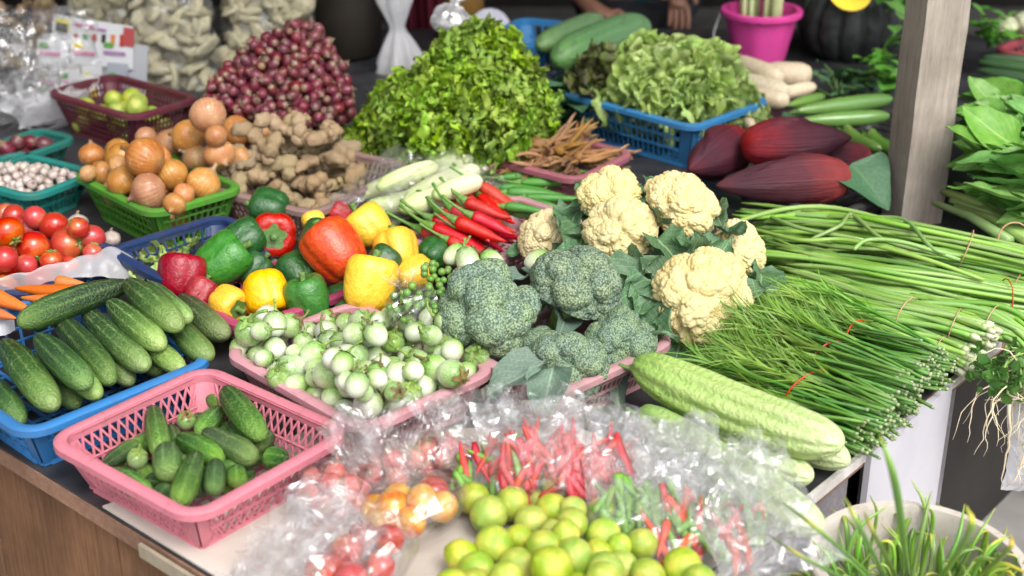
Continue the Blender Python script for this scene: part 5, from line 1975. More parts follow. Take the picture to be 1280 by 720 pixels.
w1 = 'the clear bag left of the topmost lime'
flat_bag('clear bag of mixed chilies standing left of the topmost lime', (625, 632), (585, 488), T + .02, T + .13, .13, .022, 1, M_film, [red(12, w1), grn(26, w1)], .45)
w2 = 'the clear bag behind the topmost lime'
flat_bag('clear bag of red chilies behind the topmost lime', (672, 628), (660, 500), T + .03, T + .14, .13, .024, 2, M_film2, [red(44, w2), grn(3, w2)], .6)
w3 = 'the clear bag right of the topmost lime'
flat_bag('clear bag of red chilies right of the topmost lime', (738, 640), (745, 505), T + .02, T + .13, .14, .026, 3, M_film, [red(52, w3)], .66)
w4 = 'the clear bag behind the single lime'
flat_bag('clear bag of small green chilies behind the single lime', (800, 690), (810, 515), T + .015, T + .12, .15, .024, 4, M_film2, [grn(70, w4), red(3, w4)], .42)
w5 = 'the wide clear bag at the right of the limes'
flat_bag('wide clear bag of mixed green and orange chilies right of the limes', (888, 715), (885, 530), T + .015, T + .11, .19, .024, 5, M_film, [grn(46, w5), org(16, w5), red(8, w5)], .5, .014)
flat_bag('empty crumpled clear bag lying over the bitter gourds', (985, 720), (900, 560), T + .05, T + .10, .17, .014, 6, M_film2, [], .4, .016)
flat_bag('second crumpled clear bag behind the wide chili bag', (850, 600), (838, 520), T + .07, T + .13, .14, .012, 7, M_film2, [], .4, .018)
flat_bag('crumpled clear bag leaning on the pale pink basket', (535, 585), (520, 500), T + .02, T + .085, .12, .012, 8, M_film, [], .4, .014)
flat_bag('crumpled clear bag mouth against the broccoli basket', (700, 560), (705, 488), T + .06, T + .12, .15, .012, 9, M_film, [], .4, .018)


def knot_bag(label, px, z, r, h, tilt, seed, contents, grp, mat=None, neck=.012, tail=.042):
    c = P(*px, z)
    m = frame(tilt, None, c, 1)
    o = link('plastic_bag', knot_bag_mesh('plastic_bag', mat or M_film, r, h, neck, tail, seed, .006), None, m)
    tag(o, label, 'plastic bag', grp)
    b = MB()
    pr = Rest()
    rr = random.Random(seed)
    for nm, meshes, cnt, lab, rad in contents:
        for k in range(cnt):
            for tr in range(40):
                u = Vector((rr.uniform(-1, 1), rr.uniform(-1, 1), rr.uniform(-1, 1)))
                if u.length < .95:
                    q = Vector((u.x * (r - rad), u.y * (r - rad), h / 2 + u.z * (h / 2 - rad)))
                    if pr.free([q], [rad], .8):
                        break
            else:
                continue
            pr.add([q], [rad])
            put(nm, [(nm, rr.choice(meshes))], m @ Matrix.Translation(q) @ rquat(rr).to_matrix().to_4x4() @ Matrix.Scale(rad * rr.uniform(.9, 1.1), 4), lab, nm.split('_')[-1], lab[:60])
    return o


g2 = 'tied clear bags of shallots and tomatoes'
def shal(n, where):
    return ('shallot', SHALB, n, 'pinkish red shallot inside ' + where, .0155)
knot_bag('tied clear bag of shallots at the left, next to the pink cucumber basket', (412, 642), T + .004, .062, .075, (.25, .1, .95), 11, [shal(44, 'the left tied bag')], g2)
knot_bag('tied clear bag of shallots in the middle, its tail pointing up', (480, 624), T + .004, .058, .075, (-.1, .3, .9), 12, [shal(42, 'the middle tied bag')], g2)
knot_bag('tied clear bag of shallots touching the top left lime', (548, 607), T + .004, .062, .075, (-.1, .55, .85), 13, [shal(44, 'the tied bag nearest the limes')], g2)
def tom(n, where):
    return ('tomato', TOM, n, 'red tomato inside ' + where, .021)
def tomo(n, where):
    return ('orange_tomato', TOMO, n, 'orange yellow tomato inside ' + where, .021)
knot_bag('tied clear bag of orange and red tomatoes beside the limes', (522, 674), T + .004, .078, .085, (-.25, .25, .9), 14, [tomo(15, 'the bag beside the limes'), tom(8, 'the bag beside the limes')], g2)
knot_bag('tied clear bag of red tomatoes at the bottom edge of the picture', (470, 735), T + .004, .08, .085, (-.45, .1, .85), 15, [tom(20, 'the bag at the bottom edge'), tomo(4, 'the bag at the bottom edge')], g2)
flat_bag('large crumpled clear bag at the bottom left in front of the pink basket', (420, 740), (325, 655), T + .03, T + .06, .2, .03, 16, M_film2, [], .7, .016, g2, -.2)
flat_bag('crumpled clear bag mouth lying over the shallot bags', (440, 585), (490, 545), T + .06, T + .085, .15, .012, 17, M_film, [], .5, .016, g2)
flat_bag('crumpled clear film between the tomato bag and the shallots', (470, 680), (395, 650), T + .07, T + .075, .12, .012, 18, M_film, [], .5, .014, g2, -.2)
# ------------------------------------------------------------------ left: tomatoes, carrots, bulbs
RT = Rest()
# a shallow carton carries the tomatoes
BK['tom'] = basket('blue plastic crate under the tomatoes at the left edge', (-150, 330), (30, 372), (170, 316), M_navy, 'mesh', .07, cell=.03)
tz = BK['tom']['z0']
fill(BK['tom'], RT, 60, .026, .03, lambda i, p, r, rr: put('tomato', [('fruit', TOM[i % 3]), ('calyx', TOMST)], Matrix.Translation(p) @ rquat(rr).to_matrix().to_4x4() @ Matrix.Scale(r, 4),
     'red tomato in the lower layer of the heap at the left edge', 'tomato', 'tomatoes heaped at the left edge'), 8, T + .08, .03, .3)
tm = [(10, 290, 19, 'large red tomato at the left edge of the picture'), (42, 309, 20, 'round red tomato at the front of the heap beside the white film'), (7, 268, 14, 'tomato at the back left of the heap'), (37, 286, 16, 'orange red tomato in the middle of the heap'), (18, 270, 14, 'small tomato at the back near the teal basket'),
      (44, 272, 14, 'tomato at the back below the garlic'), (68, 283, 18, 'tomato with a pale stem scar below the teal basket'), (84, 306, 21, 'largest glossy tomato at the right of the heap'), (115, 297, 16, 'tomato with a green calyx at the right end of the heap'), (116, 316, 13, 'orange tomato at the right end by the white film'),
      (6, 324, 16, 'tomato at the left edge half under the white film'), (33, 332, 14, 'tomato low behind the white film'), (65, 327, 15, 'small tomato low in front of the largest one'), (25, 305, 15, 'tomato deep in the heap behind the front ones'), (98, 285, 13, 'dark tomato behind the one with the calyx')]
for i, (x, y, rp, lab) in enumerate(tm):
    r = msize(rp * 1.05, P(x, y, T + .1))
    z = RT.settle(lambda z: ([P(x, y, z)], [r]), tz + r + .03, .8, inside=inside(BK['tom'], -.01))
    put('tomato', [('fruit', TOM[i % 3]), ('calyx', TOMST)], Matrix.Translation(P(x, y, z)) @ rquat(random.Random(i + 3)).to_matrix().to_4x4() @ Matrix.Scale(r, 4), lab, 'tomato', 'tomatoes heaped at the left edge')
for i, (x, y, rp, lab) in enumerate([(97, 280, 14, 'pale green yellow tomato behind the heap'), (139, 299, 12, 'pale yellowish onion at the right of the tomatoes')]):
    r = msize(rp, P(x, y, T + .05))
    put('pale_onion', [('pale_onion', TOMO[0] if False else GARLIC[0])], Matrix.Translation(P(x, y, T + .05)) @ Matrix.Scale(r, 4), lab, 'onion')

# white film over the front of the tomato crate
def film_strip(label, path0, path1, mat, seed, amp=.01, n=(50, 14), name='plastic_sheet'):
    """Sheet between two pixel polylines [(x, y, z)]."""
    b = MB()
    a = catmull([P(*q) for q in path0], n[0]); c = catmull([P(*q) for q in path1], n[0])
    v = []
    for j in range(n[1]):
        t = j / (n[1] - 1)
        for i in range(n[0]):
            p = a[i].lerp(c[i], t)
            p = p + Vector((0, -.3, 1)) * (crumple(p, amp, 14, seed) + .012 * math.sin(t * PI))
            v.append(p)
    o0 = sum(v, Vector()) / len(v)
    f = [(j * n[0] + i, j * n[0] + i + 1, (j + 1) * n[0] + i + 1, (j + 1) * n[0] + i) for j in range(n[1] - 1) for i in range(n[0] - 1)]
    o = MB().add([p - o0 for p in v], f).obj(name, mat)
    o.location = o0
    return tag(o, label, 'plastic sheet')


film_strip('translucent white plastic film between the tomatoes and the carrots', [(-30, 352, T + .09), (40, 338, T + .1), (110, 318, T + .1), (150, 312, T + .09), (195, 346, T + .05)],
           [(-30, 374, T + .06), (40, 358, T + .07), (100, 347, T + .07), (140, 346, T + .07), (175, 362, T + .05)], M_filmw, 5, .006)
film_strip('pinkish crumpled plastic bag at the left edge below the carrots', [(-40, 395, T + .06), (0, 392, T + .07), (22, 400, T + .06)], [(-40, 425, T + .05), (0, 418, T + .06), (20, 415, T + .05)], M_filmw, 8, .008, (24, 10))

M_carrot = axial('carrot_skin', [(0, (.4, .2, .03)), (.06, (.6, .15, .02)), (1, (.62, .17, .025))], .5, .1, .12, .01, .08, streak=None, bump=.25, bscale=4, bdist=.03)
def carrot_mesh(seed):
    prof = [(.05, 0), (.5, .02), (.85, .25), (1, .8)] + [((1 - q ** 1.5 * .75), .8 + q * 6.4) for q in np.linspace(.1, .9, 9)] + [(.2, 7.4), (.03, 7.7)]
    return MB().lathe(prof, 16, lambda t, u: 1 + .04 * nz((math.cos(t), u * 9, math.sin(t)), 1.5, seed)).mesh('carrot', M_carrot)
CAR = [carrot_mesh(k) for k in range(2)]
RCa = Rest()
for i, (p0, p1, wd, lab) in enumerate([((100, 368), (18, 360), 22, 'carrot lying crosswise under the white film'), ((-40, 360), (40, 388), 28, 'carrot pointing right at the left edge'), ((105, 378), (25, 372), 20, 'carrot lying below the crosswise one'), ((-30, 385), (20, 398), 20, 'carrot low at the left edge beside the cucumbers'), ((70, 352), (110, 356), 16, 'carrot end peeping from the white film')]):
    r = msize(wd / 2, P(*p0, T + .05))
    z = RCa.settle(seg_fn(p0, p1, r, 0, 0), T + .075 + r, .8)
    a, b_ = P(*p0, z), P(*p1, z)
    put('carrot', [('carrot', CAR[i % 2])], frame(b_ - a, None, a, (r, r, (b_ - a).length / 7.7)), lab, 'carrot', 'carrots under the white film')

# onions
RO = Rest()
gq = 'brown onions heaped in the green basket'
fill(BK['onion'], RO, 90, .033, .037, lambda i, p, r, rr: put('brown_onion', [('brown_onion', ONION[i % 3])], Matrix.Translation(p) @ rquat(rr).to_matrix().to_4x4() @ Matrix.Scale(r, 4),
     'brown onion in the lower layer of the heap in the green basket', 'onion', gq), 9, T + .16, .036, .5)
on = [(260, 144, 20), (296, 165, 20), (311, 149, 16), (213, 180, 20), (235, 171, 20), (181, 197, 23), (115, 194, 16), (147, 190, 17), (245, 198, 17), (274, 193, 19), (214, 218, 20), (254, 230, 21), (186, 239, 23), (153, 226, 19), (127, 216, 15), (110, 217, 11),
      (182, 172, 13), (270, 170, 13), (218, 255, 14), (230, 243, 14), (325, 168, 16), (150, 208, 14), (300, 198, 15), (330, 185, 15)]
onl = ['highest onion at the top of the heap with a dark neck', 'large orange onion at the upper right of the heap', 'onion at the back right behind the large orange one', 'reddish onion with a brown scar in the upper middle', 'pale onion behind the reddish one', 'largest pale yellow onion in the left middle of the heap', 'onion at the left end by the garlic', 'brown onion behind the largest pale one', 'onion with a dark neck turned to the viewer', 'long pale topped onion at the right near the ginger',
       'round onion in the centre of the heap', 'smooth onion at the front right over the green rim', 'large round onion at the front over the green rim', 'reddish onion at the front left', 'onion at the left over the green rim', 'small onion at the left corner of the green basket', 'onion half hidden at the back left of the heap', 'onion between the highest one and the ginger', 'onion low at the front rim', 'dark onion in the gap at the front', 'onion at the back right next to the ginger', 'onion in the gap left of the largest pale one', 'onion beside the ginger at the right end', 'onion behind the ginger roots']
for i in sorted(range(len(on)), key=lambda i: -on[i][1] if on[i][1] < 200 else on[i][1] - 2000):
    x, y, rp = on[i]
    r = msize(rp * 1.08, P(x, y, T + .15))
    z = RO.settle(lambda z: ([P(x, y, z)], [r]), T + .11, .74, inside=inside(BK['onion'], -.02) if i not in (20, 22, 23, 2, 1) else None)
    put('brown_onion', [('brown_onion', ONION[i % 3])], Matrix.Translation(P(x, y, z)) @ rquat(random.Random(i + 9)).to_matrix().to_4x4() @ Matrix.Scale(r, 4), onl[i], 'onion', gq)

RGa = Rest()
def garlic(i, p, r, rr):
    if p.z > T + .048:
        put('garlic_bulb', [('garlic_bulb', GARLIC[i % 2])], Matrix.Translation(p) @ rquat(rr).to_matrix().to_4x4() @ Matrix.Scale(r, 4), 'small white garlic bulb among many in the teal basket', 'garlic', 'small garlic bulbs in the teal basket')
fill(BK['garlic'], RGa, 900, .0095, .0115, garlic, 10, T + .083, .012, .2)
RRo = Rest()
fill(BK['redon'], RRo, 60, .016, .021, lambda i, p, r, rr: put('red_onion', [('red_onion', (SHAL + ONION)[i % 4])], Matrix.Translation(p) @ rquat(rr).to_matrix().to_4x4() @ Matrix.Scale(r, 4),
     'small red brown onion in the dark teal basket behind the garlic', 'onion', 'small red onions in the dark teal basket'), 11, T + .1, .02, .5)
RLi = Rest()
fill(BK['lime'], RLi, 60, .021, .025, lambda i, p, r, rr: put('lime', [('lime', LIME[i % 3])], Matrix.Translation(p) @ rquat(rr).to_matrix().to_4x4() @ Matrix.Scale(r, 4),
     'green lime inside the deep maroon basket at the back left', 'lime', 'limes in the maroon basket'), 12, T + .1, .03, .1)

# shallots: a high mound over the red basket
RS = Rest()
def mound(poly_top, cx, cz, n, r, seed, make, inner=None):
    pass
sb = BK['shal']
LOWSH = [bulb_mesh('shallot', M_shal, 1.05 + .12 * k, .35, 10, k) for k in range(3)]
core = MB()
rr = random.Random(31)
cnt = 0
outl = [(262, 108), (278, 86), (300, 64), (318, 52), (340, 44), (356, 34), (375, 28), (396, 34), (412, 52), (424, 70), (434, 92), (438, 128), (412, 150), (380, 160), (330, 150), (292, 140), (262, 128)]
def in_poly(x, y, pl):
    c = False
    for i in range(len(pl)):
        (x0, y0), (x1, y1) = pl[i - 1], pl[i]
        if (y0 > y) != (y1 > y) and x < (x1 - x0) * (y - y0) / (y1 - y0) + x0:
            c = not c
    return c
gs = 'red shallots heaped over the dull red basket'
Yf, Yb = sb['c'].y - .13, sb['c'].y + .10
tries = 0
while cnt < 290 and tries < 9000:
    tries += 1
    x, y = rr.uniform(255, 440), rr.uniform(26, 160)
    if not in_poly(x, y, outl):
        continue
    t = (y - 26) / 134
    Y = Yb + (Yf - Yb) * t + rr.uniform(-.02, .02) - .05 * math.cos((x - 350) / 90 * 1.4)
    p = PY(x, y, Y)
    r = msize(rr.uniform(6.2, 8.2), p)
    if not RS.free([p], [r], .8):
        continue
    RS.add([p], [r])
    put('shallot', [('shallot', LOWSH[cnt % 3])], Matrix.Translation(p) @ rquat(rr).to_matrix().to_4x4() @ Matrix.Scale(r, 4), 'red shallot on the big mound over the dull red basket', 'shallot', gs)
    cnt += 1
core = MB()
sv, sf = [], []
n_ = 0
while n_ < 420:
    x, y = rr.uniform(255, 440), rr.uniform(40, 165)
    if not in_poly(x, y - 12, outl):
        continue
    t = (y - 26) / 134
    Y = Yb + (Yf - Yb) * t + rr.uniform(.03, .16) - .05 * math.cos((x - 350) / 90 * 1.4)
    p = PY(x, y + 4, Y)
    if p.z < T + .02:
        continue
    m_ = Matrix.Translation(p) @ rquat(rr).to_matrix().to_4x4() @ Matrix.Scale(.0155, 4)
    core.lathe(sphprof(7, 1.1), 8, mat=m_)
    n_ += 1
tag(core.obj('shallots', M_shal), 'inner mass of red shallots filling the mound over the dull red basket', 'shallot', gs, 'stuff')

# ginger
M_ginger = simple('ginger_skin', (.22, .16, .09), (.34, .255, .145), 26, .75, .25, .4, 90, .0012, .15, .012, .1)
def ginger_mesh(seed):
    rr = random.Random(seed)
    b = MB()
    v0, f0 = ICO[3]
    p = Vector((0, 0, 0)); d = Vector((1, 0, 0))
    for k in range(7):
        r = rr.uniform(.6, 1.1)
        e = rr.uniform(.95, 1.35)
        q = d.to_track_quat('X', 'Z').to_matrix().to_4x4()
        m = Matrix.Translation(p) @ q @ Matrix.Diagonal((r * e, r * .85, r * .8, 1))
        vv = [v * (1 + .28 * nz(v, 1.7, seed + k) + .035 * math.sin(v[0] * 13)) for v in v0]
        b.add(vv, f0, 0, m)
        d2 = Vector((d.x + rr.uniform(-.5, .5), d.y + rr.choice((-1, 1)) * rr.uniform(.2, 1.3), rr.uniform(-.35, .5))).normalized()
        if rr.random() < .75:
            b.add(vv, f0, 0, Matrix.Translation(p + Vector((-d.y, d.x, rr.uniform(-.2, .6))) * r * 1.1 * rr.choice((-1, 1))) @ Matrix.Scale(r * rr.uniform(.45, .75), 4))
        p = p + d2 * r * e * 1.15
        d = d2
    c = sum((Vector(q) for q in b.v), Vector()) / len(b.v)
    b.v = [tuple(Vector(q) - c) for q in b.v]
    return b.mesh('ginger_root', M_ginger)
GIN = [ginger_mesh(k) for k in range(5)]
RGi = Rest()
gb = BK['ginger']
rr = random.Random(41)
gp = [(300, 205), (330, 215), (320, 195), (350, 225), (345, 175), (355, 190), (380, 200), (400, 215), (410, 190), (385, 235), (375, 160), (365, 215), (340, 235), (365, 245), (400, 240), (430, 215), (420, 230), (440, 225), (310, 222), (372, 178), (395, 180), (330, 180), (360, 160), (405, 170),
      (425, 200), (380, 220), (345, 205), (415, 245)]
for i, (x, y) in enumerate(sorted(gp, key=lambda q: -q[1])):
    r = .026
    z = RGi.settle(lambda z: ([P(x, y, z)], [r]), T + .035, .75, inside=inside(gb, .0))
    put('ginger_root', [('ginger_root', GIN[i % 5])], Matrix.Translation(P(x, y, z)) @ Matrix.Rotation(rr.uniform(0, 6), 4, 'Z') @ Matrix.Rotation(rr.gauss(0, .5), 4, 'X') @ Matrix.Scale(rr.uniform(.015, .0195), 4),
        'knobbly tan ginger root heaped in the faded brown pink basket', 'ginger', 'ginger roots in the brown pink basket')

# fingerroot
M_finger = simple('fingerroot_skin', (.15, .075, .03), (.28, .16, .07), 14, .7, .25, .3, 60, .001, .25, .015, .15)
def finger_mesh(seed):
    rr = random.Random(seed)
    b = MB()
    v0, f0 = ICO[2]
    b.add([v * np.array([.012, .012, .015]) for v in v0], f0)
    for k in range(6):
        a = rr.uniform(-.35, .35); e = rr.uniform(-.3, .3)
        L = rr.uniform(.08, .14)
        pts = [(L * q * math.cos(a), L * q * math.sin(a) + .012 * math.sin(q * 3 + k), e * L * q * .4 - .01 * q * q) for q in np.linspace(0, 1, 7)]
        b.tube(pts, [.003, .0045, .0055, .0055, .005, .004, .0015], 6)
    return b.mesh('fingerroot', M_finger)
FING = [finger_mesh(k) for k in range(4)]
fb = BK['root']
rr = random.Random(43)
for i in range(34):
    u, v = rr.uniform(-.65, .65), rr.uniform(-.6, .6)
    p = fb['c'] + fb['a2'] * u * fb['hx'] + fb['a1'] * v * fb['hy']
    p.z = T + .045 + .045 * (i / 34) + .02 * (1 - max(abs(u), abs(v)))
    d = fb['a2'] * rr.choice((-1, 1, 1)) + fb['a1'] * rr.gauss(0, .35)
    put('fingerroot', [('fingerroot', FING[i % 4])], Matrix.Translation(p) @ Matrix.Rotation(math.atan2(d.y, d.x), 4, 'Z') @ Matrix.Rotation(rr.gauss(0, .08), 4, 'Y') @ Matrix.Rotation(rr.uniform(0, 6), 4, 'X') @ Matrix.Scale(rr.uniform(.7, .95), 4),
        'dry brown fingerroot cluster in the dusty red basket', 'fingerroot', 'fingerroot clusters in the dusty red basket')

# pale young corn in clear bags
M_corn = axial('pale_corn_husk', [(0, (.36, .46, .16)), (.35, (.56, .6, .34)), (1, (.66, .66, .45))], .45, .3, .1, .012, .12, streak=(13, (.46, .55, .26), .5, .2, .9), bump=.15, bscale=3, bdist=.03)
CORN = [cuke_mesh('young_corn', M_corn, 4.6 + .4 * k, 31 + k, .05, .004, 16, .8) for k in range(2)]
RCo = Rest()
for i, (p0, p1, wd, lab) in enumerate([((448, 246), (520, 222), 28, 'pale young corn at the left end of the clear bags'), ((455, 262), (528, 248), 28, 'pale young corn lowest at the front of the bags'), ((500, 232), (592, 198), 30, 'pale young corn lying highest at the back of the bags'), ((505, 250), (597, 212), 30, 'pale young corn second from the back'),
                                       ((498, 262), (570, 240), 29, 'pale young corn beside the red chilies'), ((470, 235), (545, 208), 26, 'pale young corn half under the crumpled film'), ((540, 245), (600, 225), 25, 'short pale young corn at the right end of the bags')]):
    r = msize(wd / 2, P(*p0, T + .05))
    z = RCo.settle(seg_fn(p0, p1, r, 0, 0), T + .045 + r, .82)
    a, b_ = P(*p0, z), P(*p1, z)
    put('young_corn', [('young_corn', CORN[i % 2])], frame(b_ - a, None, (a + b_) / 2, (r, r, (b_ - a).length / zlen(CORN[i % 2]))), lab, 'young corn', 'young corn in clear bags')
flat_bag('clear bag of young corn behind the yellow peppers', (448, 268), (545, 205), T + .085, T + .10, .16, .02, 21, M_film, [], .8, .008, 'clear bags of young corn')
flat_bag('clear bag of young corn behind the red chilies', (520, 262), (600, 205), T + .09, T + .10, .17, .02, 22, M_film, [], .8, .008, 'clear bags of young corn')

# ------------------------------------------------------------------ lettuce
def frilly(name, mat, L, W, seed, amp, fr, curl=.3, cup=.25, n=26):
    """Lettuce leaf whose blade is crimped all over and ruffled most at the margin."""
    b = MB(); uv = []
    o = seed * 9.1

    def fn(u, v):
        s = (u - .5) * 2
        wv = max(.12, math.sin(PI * (.08 + v * .72)) ** .8)
        e = max(abs(s), (v - .45) / .55) ** 1.6
        x, y = s * W / 2 * wv, v * L
        z = cup * W * s * s * wv - curl * L * v * v
        k = amp * (.25 + e)
        q = Vector((x, y, 0)) * fr
        dx, dy, dz = noise.noise(q + Vector((o, 0, 0))), noise.noise(q + Vector((0, o, 5))), noise.noise(q + Vector((3, 1, o)))
        q2 = q * 2.3
        x += k * (dx + .5 * noise.noise(q2 + Vector((o, 7, 0)))) * 1.2
        y += k * (dy + .5 * noise.noise(q2 + Vector((9, o, 0)))) * 1.2
        z += k * 1.8 * (dz + .55 * noise.noise(q2 + Vector((2, 4, o))))
        uv.append((u, v))
        return (x, y, z)
    b.grid(n, n, fn)
    return uvmesh(b, uv, name, mat)


FRILL = [frilly('leaf', M_let, .135, .15, k, .017, 80, .35, .25, 34) for k in range(5)]
SALAD = [frilly('leaf', M_salad, .115, .13, 20 + k, .016, 44, .45, .35, 24) for k in range(4)]


def lettuce(label, p, up, leaves, n, s, seed, grp, name='lettuce', spread=1.0):
    rr = random.Random(seed)
    root = thing(name, label, 'lettuce', frame(up, None, p, 1), grp)
    for i in range(n):
        t = i / n
        a = i * 2.39996
        tilt = (.35 + 1.1 * (1 - t)) * spread       # outer leaves lie open, inner ones stand
        m = Matrix.Rotation(a, 4, 'Z') @ Matrix.Translation((0, .008, 0)) @ Matrix.Rotation(PI / 2 - tilt * .95 + rr.uniform(-.15, .15), 4, 'X') @ Matrix.Rotation(PI + rr.uniform(-.3, .3), 4, 'Y') @ Matrix.Scale(s * rr.uniform(.8, 1.1), 4)
        link('leaf', rr.choice(leaves), root, m)
    return root


frl = [(598, 74, .25), (576, 96, .22), (618, 96, .22), (548, 118, .18), (588, 120, .21), (630, 118, .17), (522, 138, .14), (562, 140, .18), (606, 142, .18), (640, 145, .13), (503, 156, .10), (540, 160, .13), (583, 165, .13), (626, 165, .11), (494, 172, .07), (525, 178, .08), (565, 182, .09), (612, 184, .08)]
fw = ['topmost frilly lettuce at the peak of the heap', 'frilly lettuce left below the peak', 'frilly lettuce right below the peak', 'frilly lettuce at the upper right edge of the heap', 'frilly lettuce at the upper left edge beside the white bag', 'frilly lettuce in the upper middle of the heap', 'frilly lettuce in the right middle of the heap', 'frilly lettuce at the right edge over the fingerroot', 'frilly lettuce at the left edge of the heap', 'frilly lettuce in the left middle of the heap', 'frilly lettuce in the very middle of the heap', 'frilly lettuce right of the middle near the bottom', 'frilly lettuce at the lower right edge', 'frilly lettuce at the lower left near the ginger basket', 'frilly lettuce at the bottom behind the young corn', 'frilly lettuce at the bottom in the middle of the heap', 'frilly lettuce at the bottom right beside the fingerroot basket', 'frilly lettuce lowest at the left foot of the heap']
for i, (x, y, h) in enumerate(frl):
    p = P(x, y, T + h)
    cx = P(585, 150, T).x
    lettuce(fw[i], p - Vector((0, -.05, .05)), Vector(((p.x - cx) * 3.2, -.75, .75)), FRILL, 24, .8, i, 'heap of bright green frilly lettuce', spread=1.05)
sl = [(815, 82, .18), (852, 82, .19), (888, 93, .17), (785, 102, .15), (818, 102, .17), (862, 106, .17), (902, 114, .14), (838, 118, .14), (878, 122, .13), (805, 116, .13), (912, 128, .11)]
sw = ['pale lettuce at the back left of the pile in the blue basket', 'pale lettuce at the top of the pile in the blue basket', 'pale lettuce at the back right next to the daikon', 'pale lettuce at the left beside the purple leaves', 'pale lettuce in the left middle of the blue basket', 'pale lettuce in the middle of the blue basket', 'pale lettuce at the right over the blue rim', 'pale lettuce at the front rim of the blue basket', 'pale lettuce at the front right of the blue basket', 'pale lettuce at the front left of the blue basket', 'pale lettuce hanging over the right corner of the blue basket']
scx = BK['salad']['c'].x
for i, (x, y, h) in enumerate(sl):
    p = P(x, y, T + h)
    lettuce(sw[i], p - Vector((0, -.04, .05)), Vector(((p.x - scx) * 3, -.6, .8)), SALAD, 18, .82, 50 + i, 'pale lettuce piled in the blue basket', spread=1.0)
PURP = [frilly('leaf', M_purple, .12, .09, 40 + k, .016, 45, .4, .3, 16) for k in range(2)]
lettuce('wilted purple green lettuce at the left end of the blue basket', P(752, 98, T + .15), (-.3, -.6, .7), PURP, 12, .6, 80, None)
lettuce('dark purple lettuce behind the wilted one at the left of the blue basket', P(738, 108, T + .12), (-.5, -.5, .7), PURP, 10, .55, 81, None)

rr = random.Random(301)
for i in range(6):
    bb = BK['navy']
    p = bb['c'] + bb['a2'] * rr.uniform(-.8, -.1) * bb['hx'] + bb['a1'] * rr.uniform(-.2, .8) * bb['hy']
    p.z = T + .035 + .003 * i
    o = link('lettuce_leaf', SALAD[i % 4], None, Matrix.Translation(p) @ Matrix.Rotation(rr.uniform(0, 6.3), 4, 'Z') @ Matrix.Rotation(rr.uniform(-.1, .4), 4, 'X') @ Matrix.Scale(rr.uniform(.45, .62), 4))
    tag(o, 'loose pale lettuce leaf lying in the navy basket behind the dark red pepper', 'lettuce leaf', 'loose lettuce leaves in the navy basket')
# ------------------------------------------------------------------ back right
# black tray with banana blossoms
M_black = plastic('black_plastic', (.03, .028, .03), .5, .5, (.12, .11, .11))
BK['tray'] = basket('shallow black plastic tray under the banana blossoms', (880, 228), (1040, 272), (1180, 232), M_black, 'slot', .05, zr=T + .06, cell=.03, size=(.3, .42))
M_blos = NT('banana_blossom_bract')
_g = M_blos.n('SeparateXYZ', {0: M_blos.tc('Generated')})
_o = M_blos.n('SeparateXYZ', {0: M_blos.tc('Object')})
_ang = M_blos.math('ARCTAN2', _o.outputs[1], _o.outputs[0])
_st = M_blos.noise(3, 5, .6, M_blos.n('CombineXYZ', {0: M_blos.math('MULTIPLY', _ang, 4), 1: M_blos.math('MULTIPLY', _g.outputs[2], .6), 2: 0.}).outputs[0])
_c = M_blos.ramp(M_blos.math('ADD', _g.outputs[2], M_blos.math('MULTIPLY', M_blos.math('SUBTRACT', M_blos.noise(2, 3), .5), .3)), [(.0, (.36, .03, .02)), (.12, (.2, .012, .015)), (.4, (.075, .01, .018)), (.8, (.045, .008, .017)), (1, (.08, .01, .016))])
_c = M_blos.mix(M_blos.math('MULTIPLY', M_blos.ramp(_st, [(.42, 0), (.7, 1)]), .36), _c, (.1, .05, .07))
M_blos = M_blos.bsdf(M_blos.vary(_c, .15, .01, .1), .58, .35, M_blos.bump(_st, .4, .04))
M_cutst = simple('pale_cut_stalk', (.5, .38, .2), (.4, .22, .12), 4, .7)


def blossom_mesh(seed):
    prof = [(.2, -.02), (.5, .08), (.78, .4), (.95, .95), (1.0, 1.6), (.97, 2.3), (.86, 3.0), (.67, 3.7), (.44, 4.3), (.22, 4.75), (.06, 5.0)]
    z_ = np.linspace(0, 1, 34)
    pz = np.array([p[1] for p in prof]); pr = np.array([p[0] for p in prof])
    pp = [(float(np.interp(-.02 + q * 5.02, pz, pr)), -.02 + q * 5.02) for q in z_]

    def fn(t, u):
        a = ((t + u * 2.6 + seed) / (2 * PI) * 2) % 1
        return 1 + .2 * (a - .4) * min(1, u * 3) * (1 - u * .4) + .02 * math.sin(t * 7 + u * 3)
    return MB().lathe(pp, 56, fn).mesh('bracts', M_blos)


BLOS = [blossom_mesh(k * 1.3) for k in range(3)]
BST = MB().lathe([(.3, -.5), (.33, -.48), (.3, -.2), (.34, .05), (.1, .1)], 14).mesh('stalk', M_cutst)
for i, (p0, p1, wd, z, lab) in enumerate([((925, 178), (862, 212), 62, .09, 'banana blossom at the back left with its tip behind the lettuce basket'), ((928, 182), (1064, 172), 60, .13, 'dark red banana blossom lying on top with its tip to the right'),
                                          ((1062, 222), (895, 232), 62, .095, 'banana blossom in front with a bright red base and cut stalk at the right'), ((1090, 200), (1000, 195), 40, .07, 'banana blossom hidden between the two front ones')]):
    a, b_ = P(*p0, T + z), P(*p1, T + z)
    r = msize(wd / 2, a)
    L = (b_ - a).length
    root = thing('banana_blossom', lab, 'banana blossom', frame(b_ - a, None, a, 1), 'banana blossoms in the black tray')
    link('bracts', BLOS[i % 3], root, Matrix.Rotation(i * 2.1, 4, 'Z') @ Matrix.Diagonal((r, r, L / 5, 1)))
    if i != 1:
        link('stalk', BST, root, Matrix.Diagonal((r, r, r, 1)))
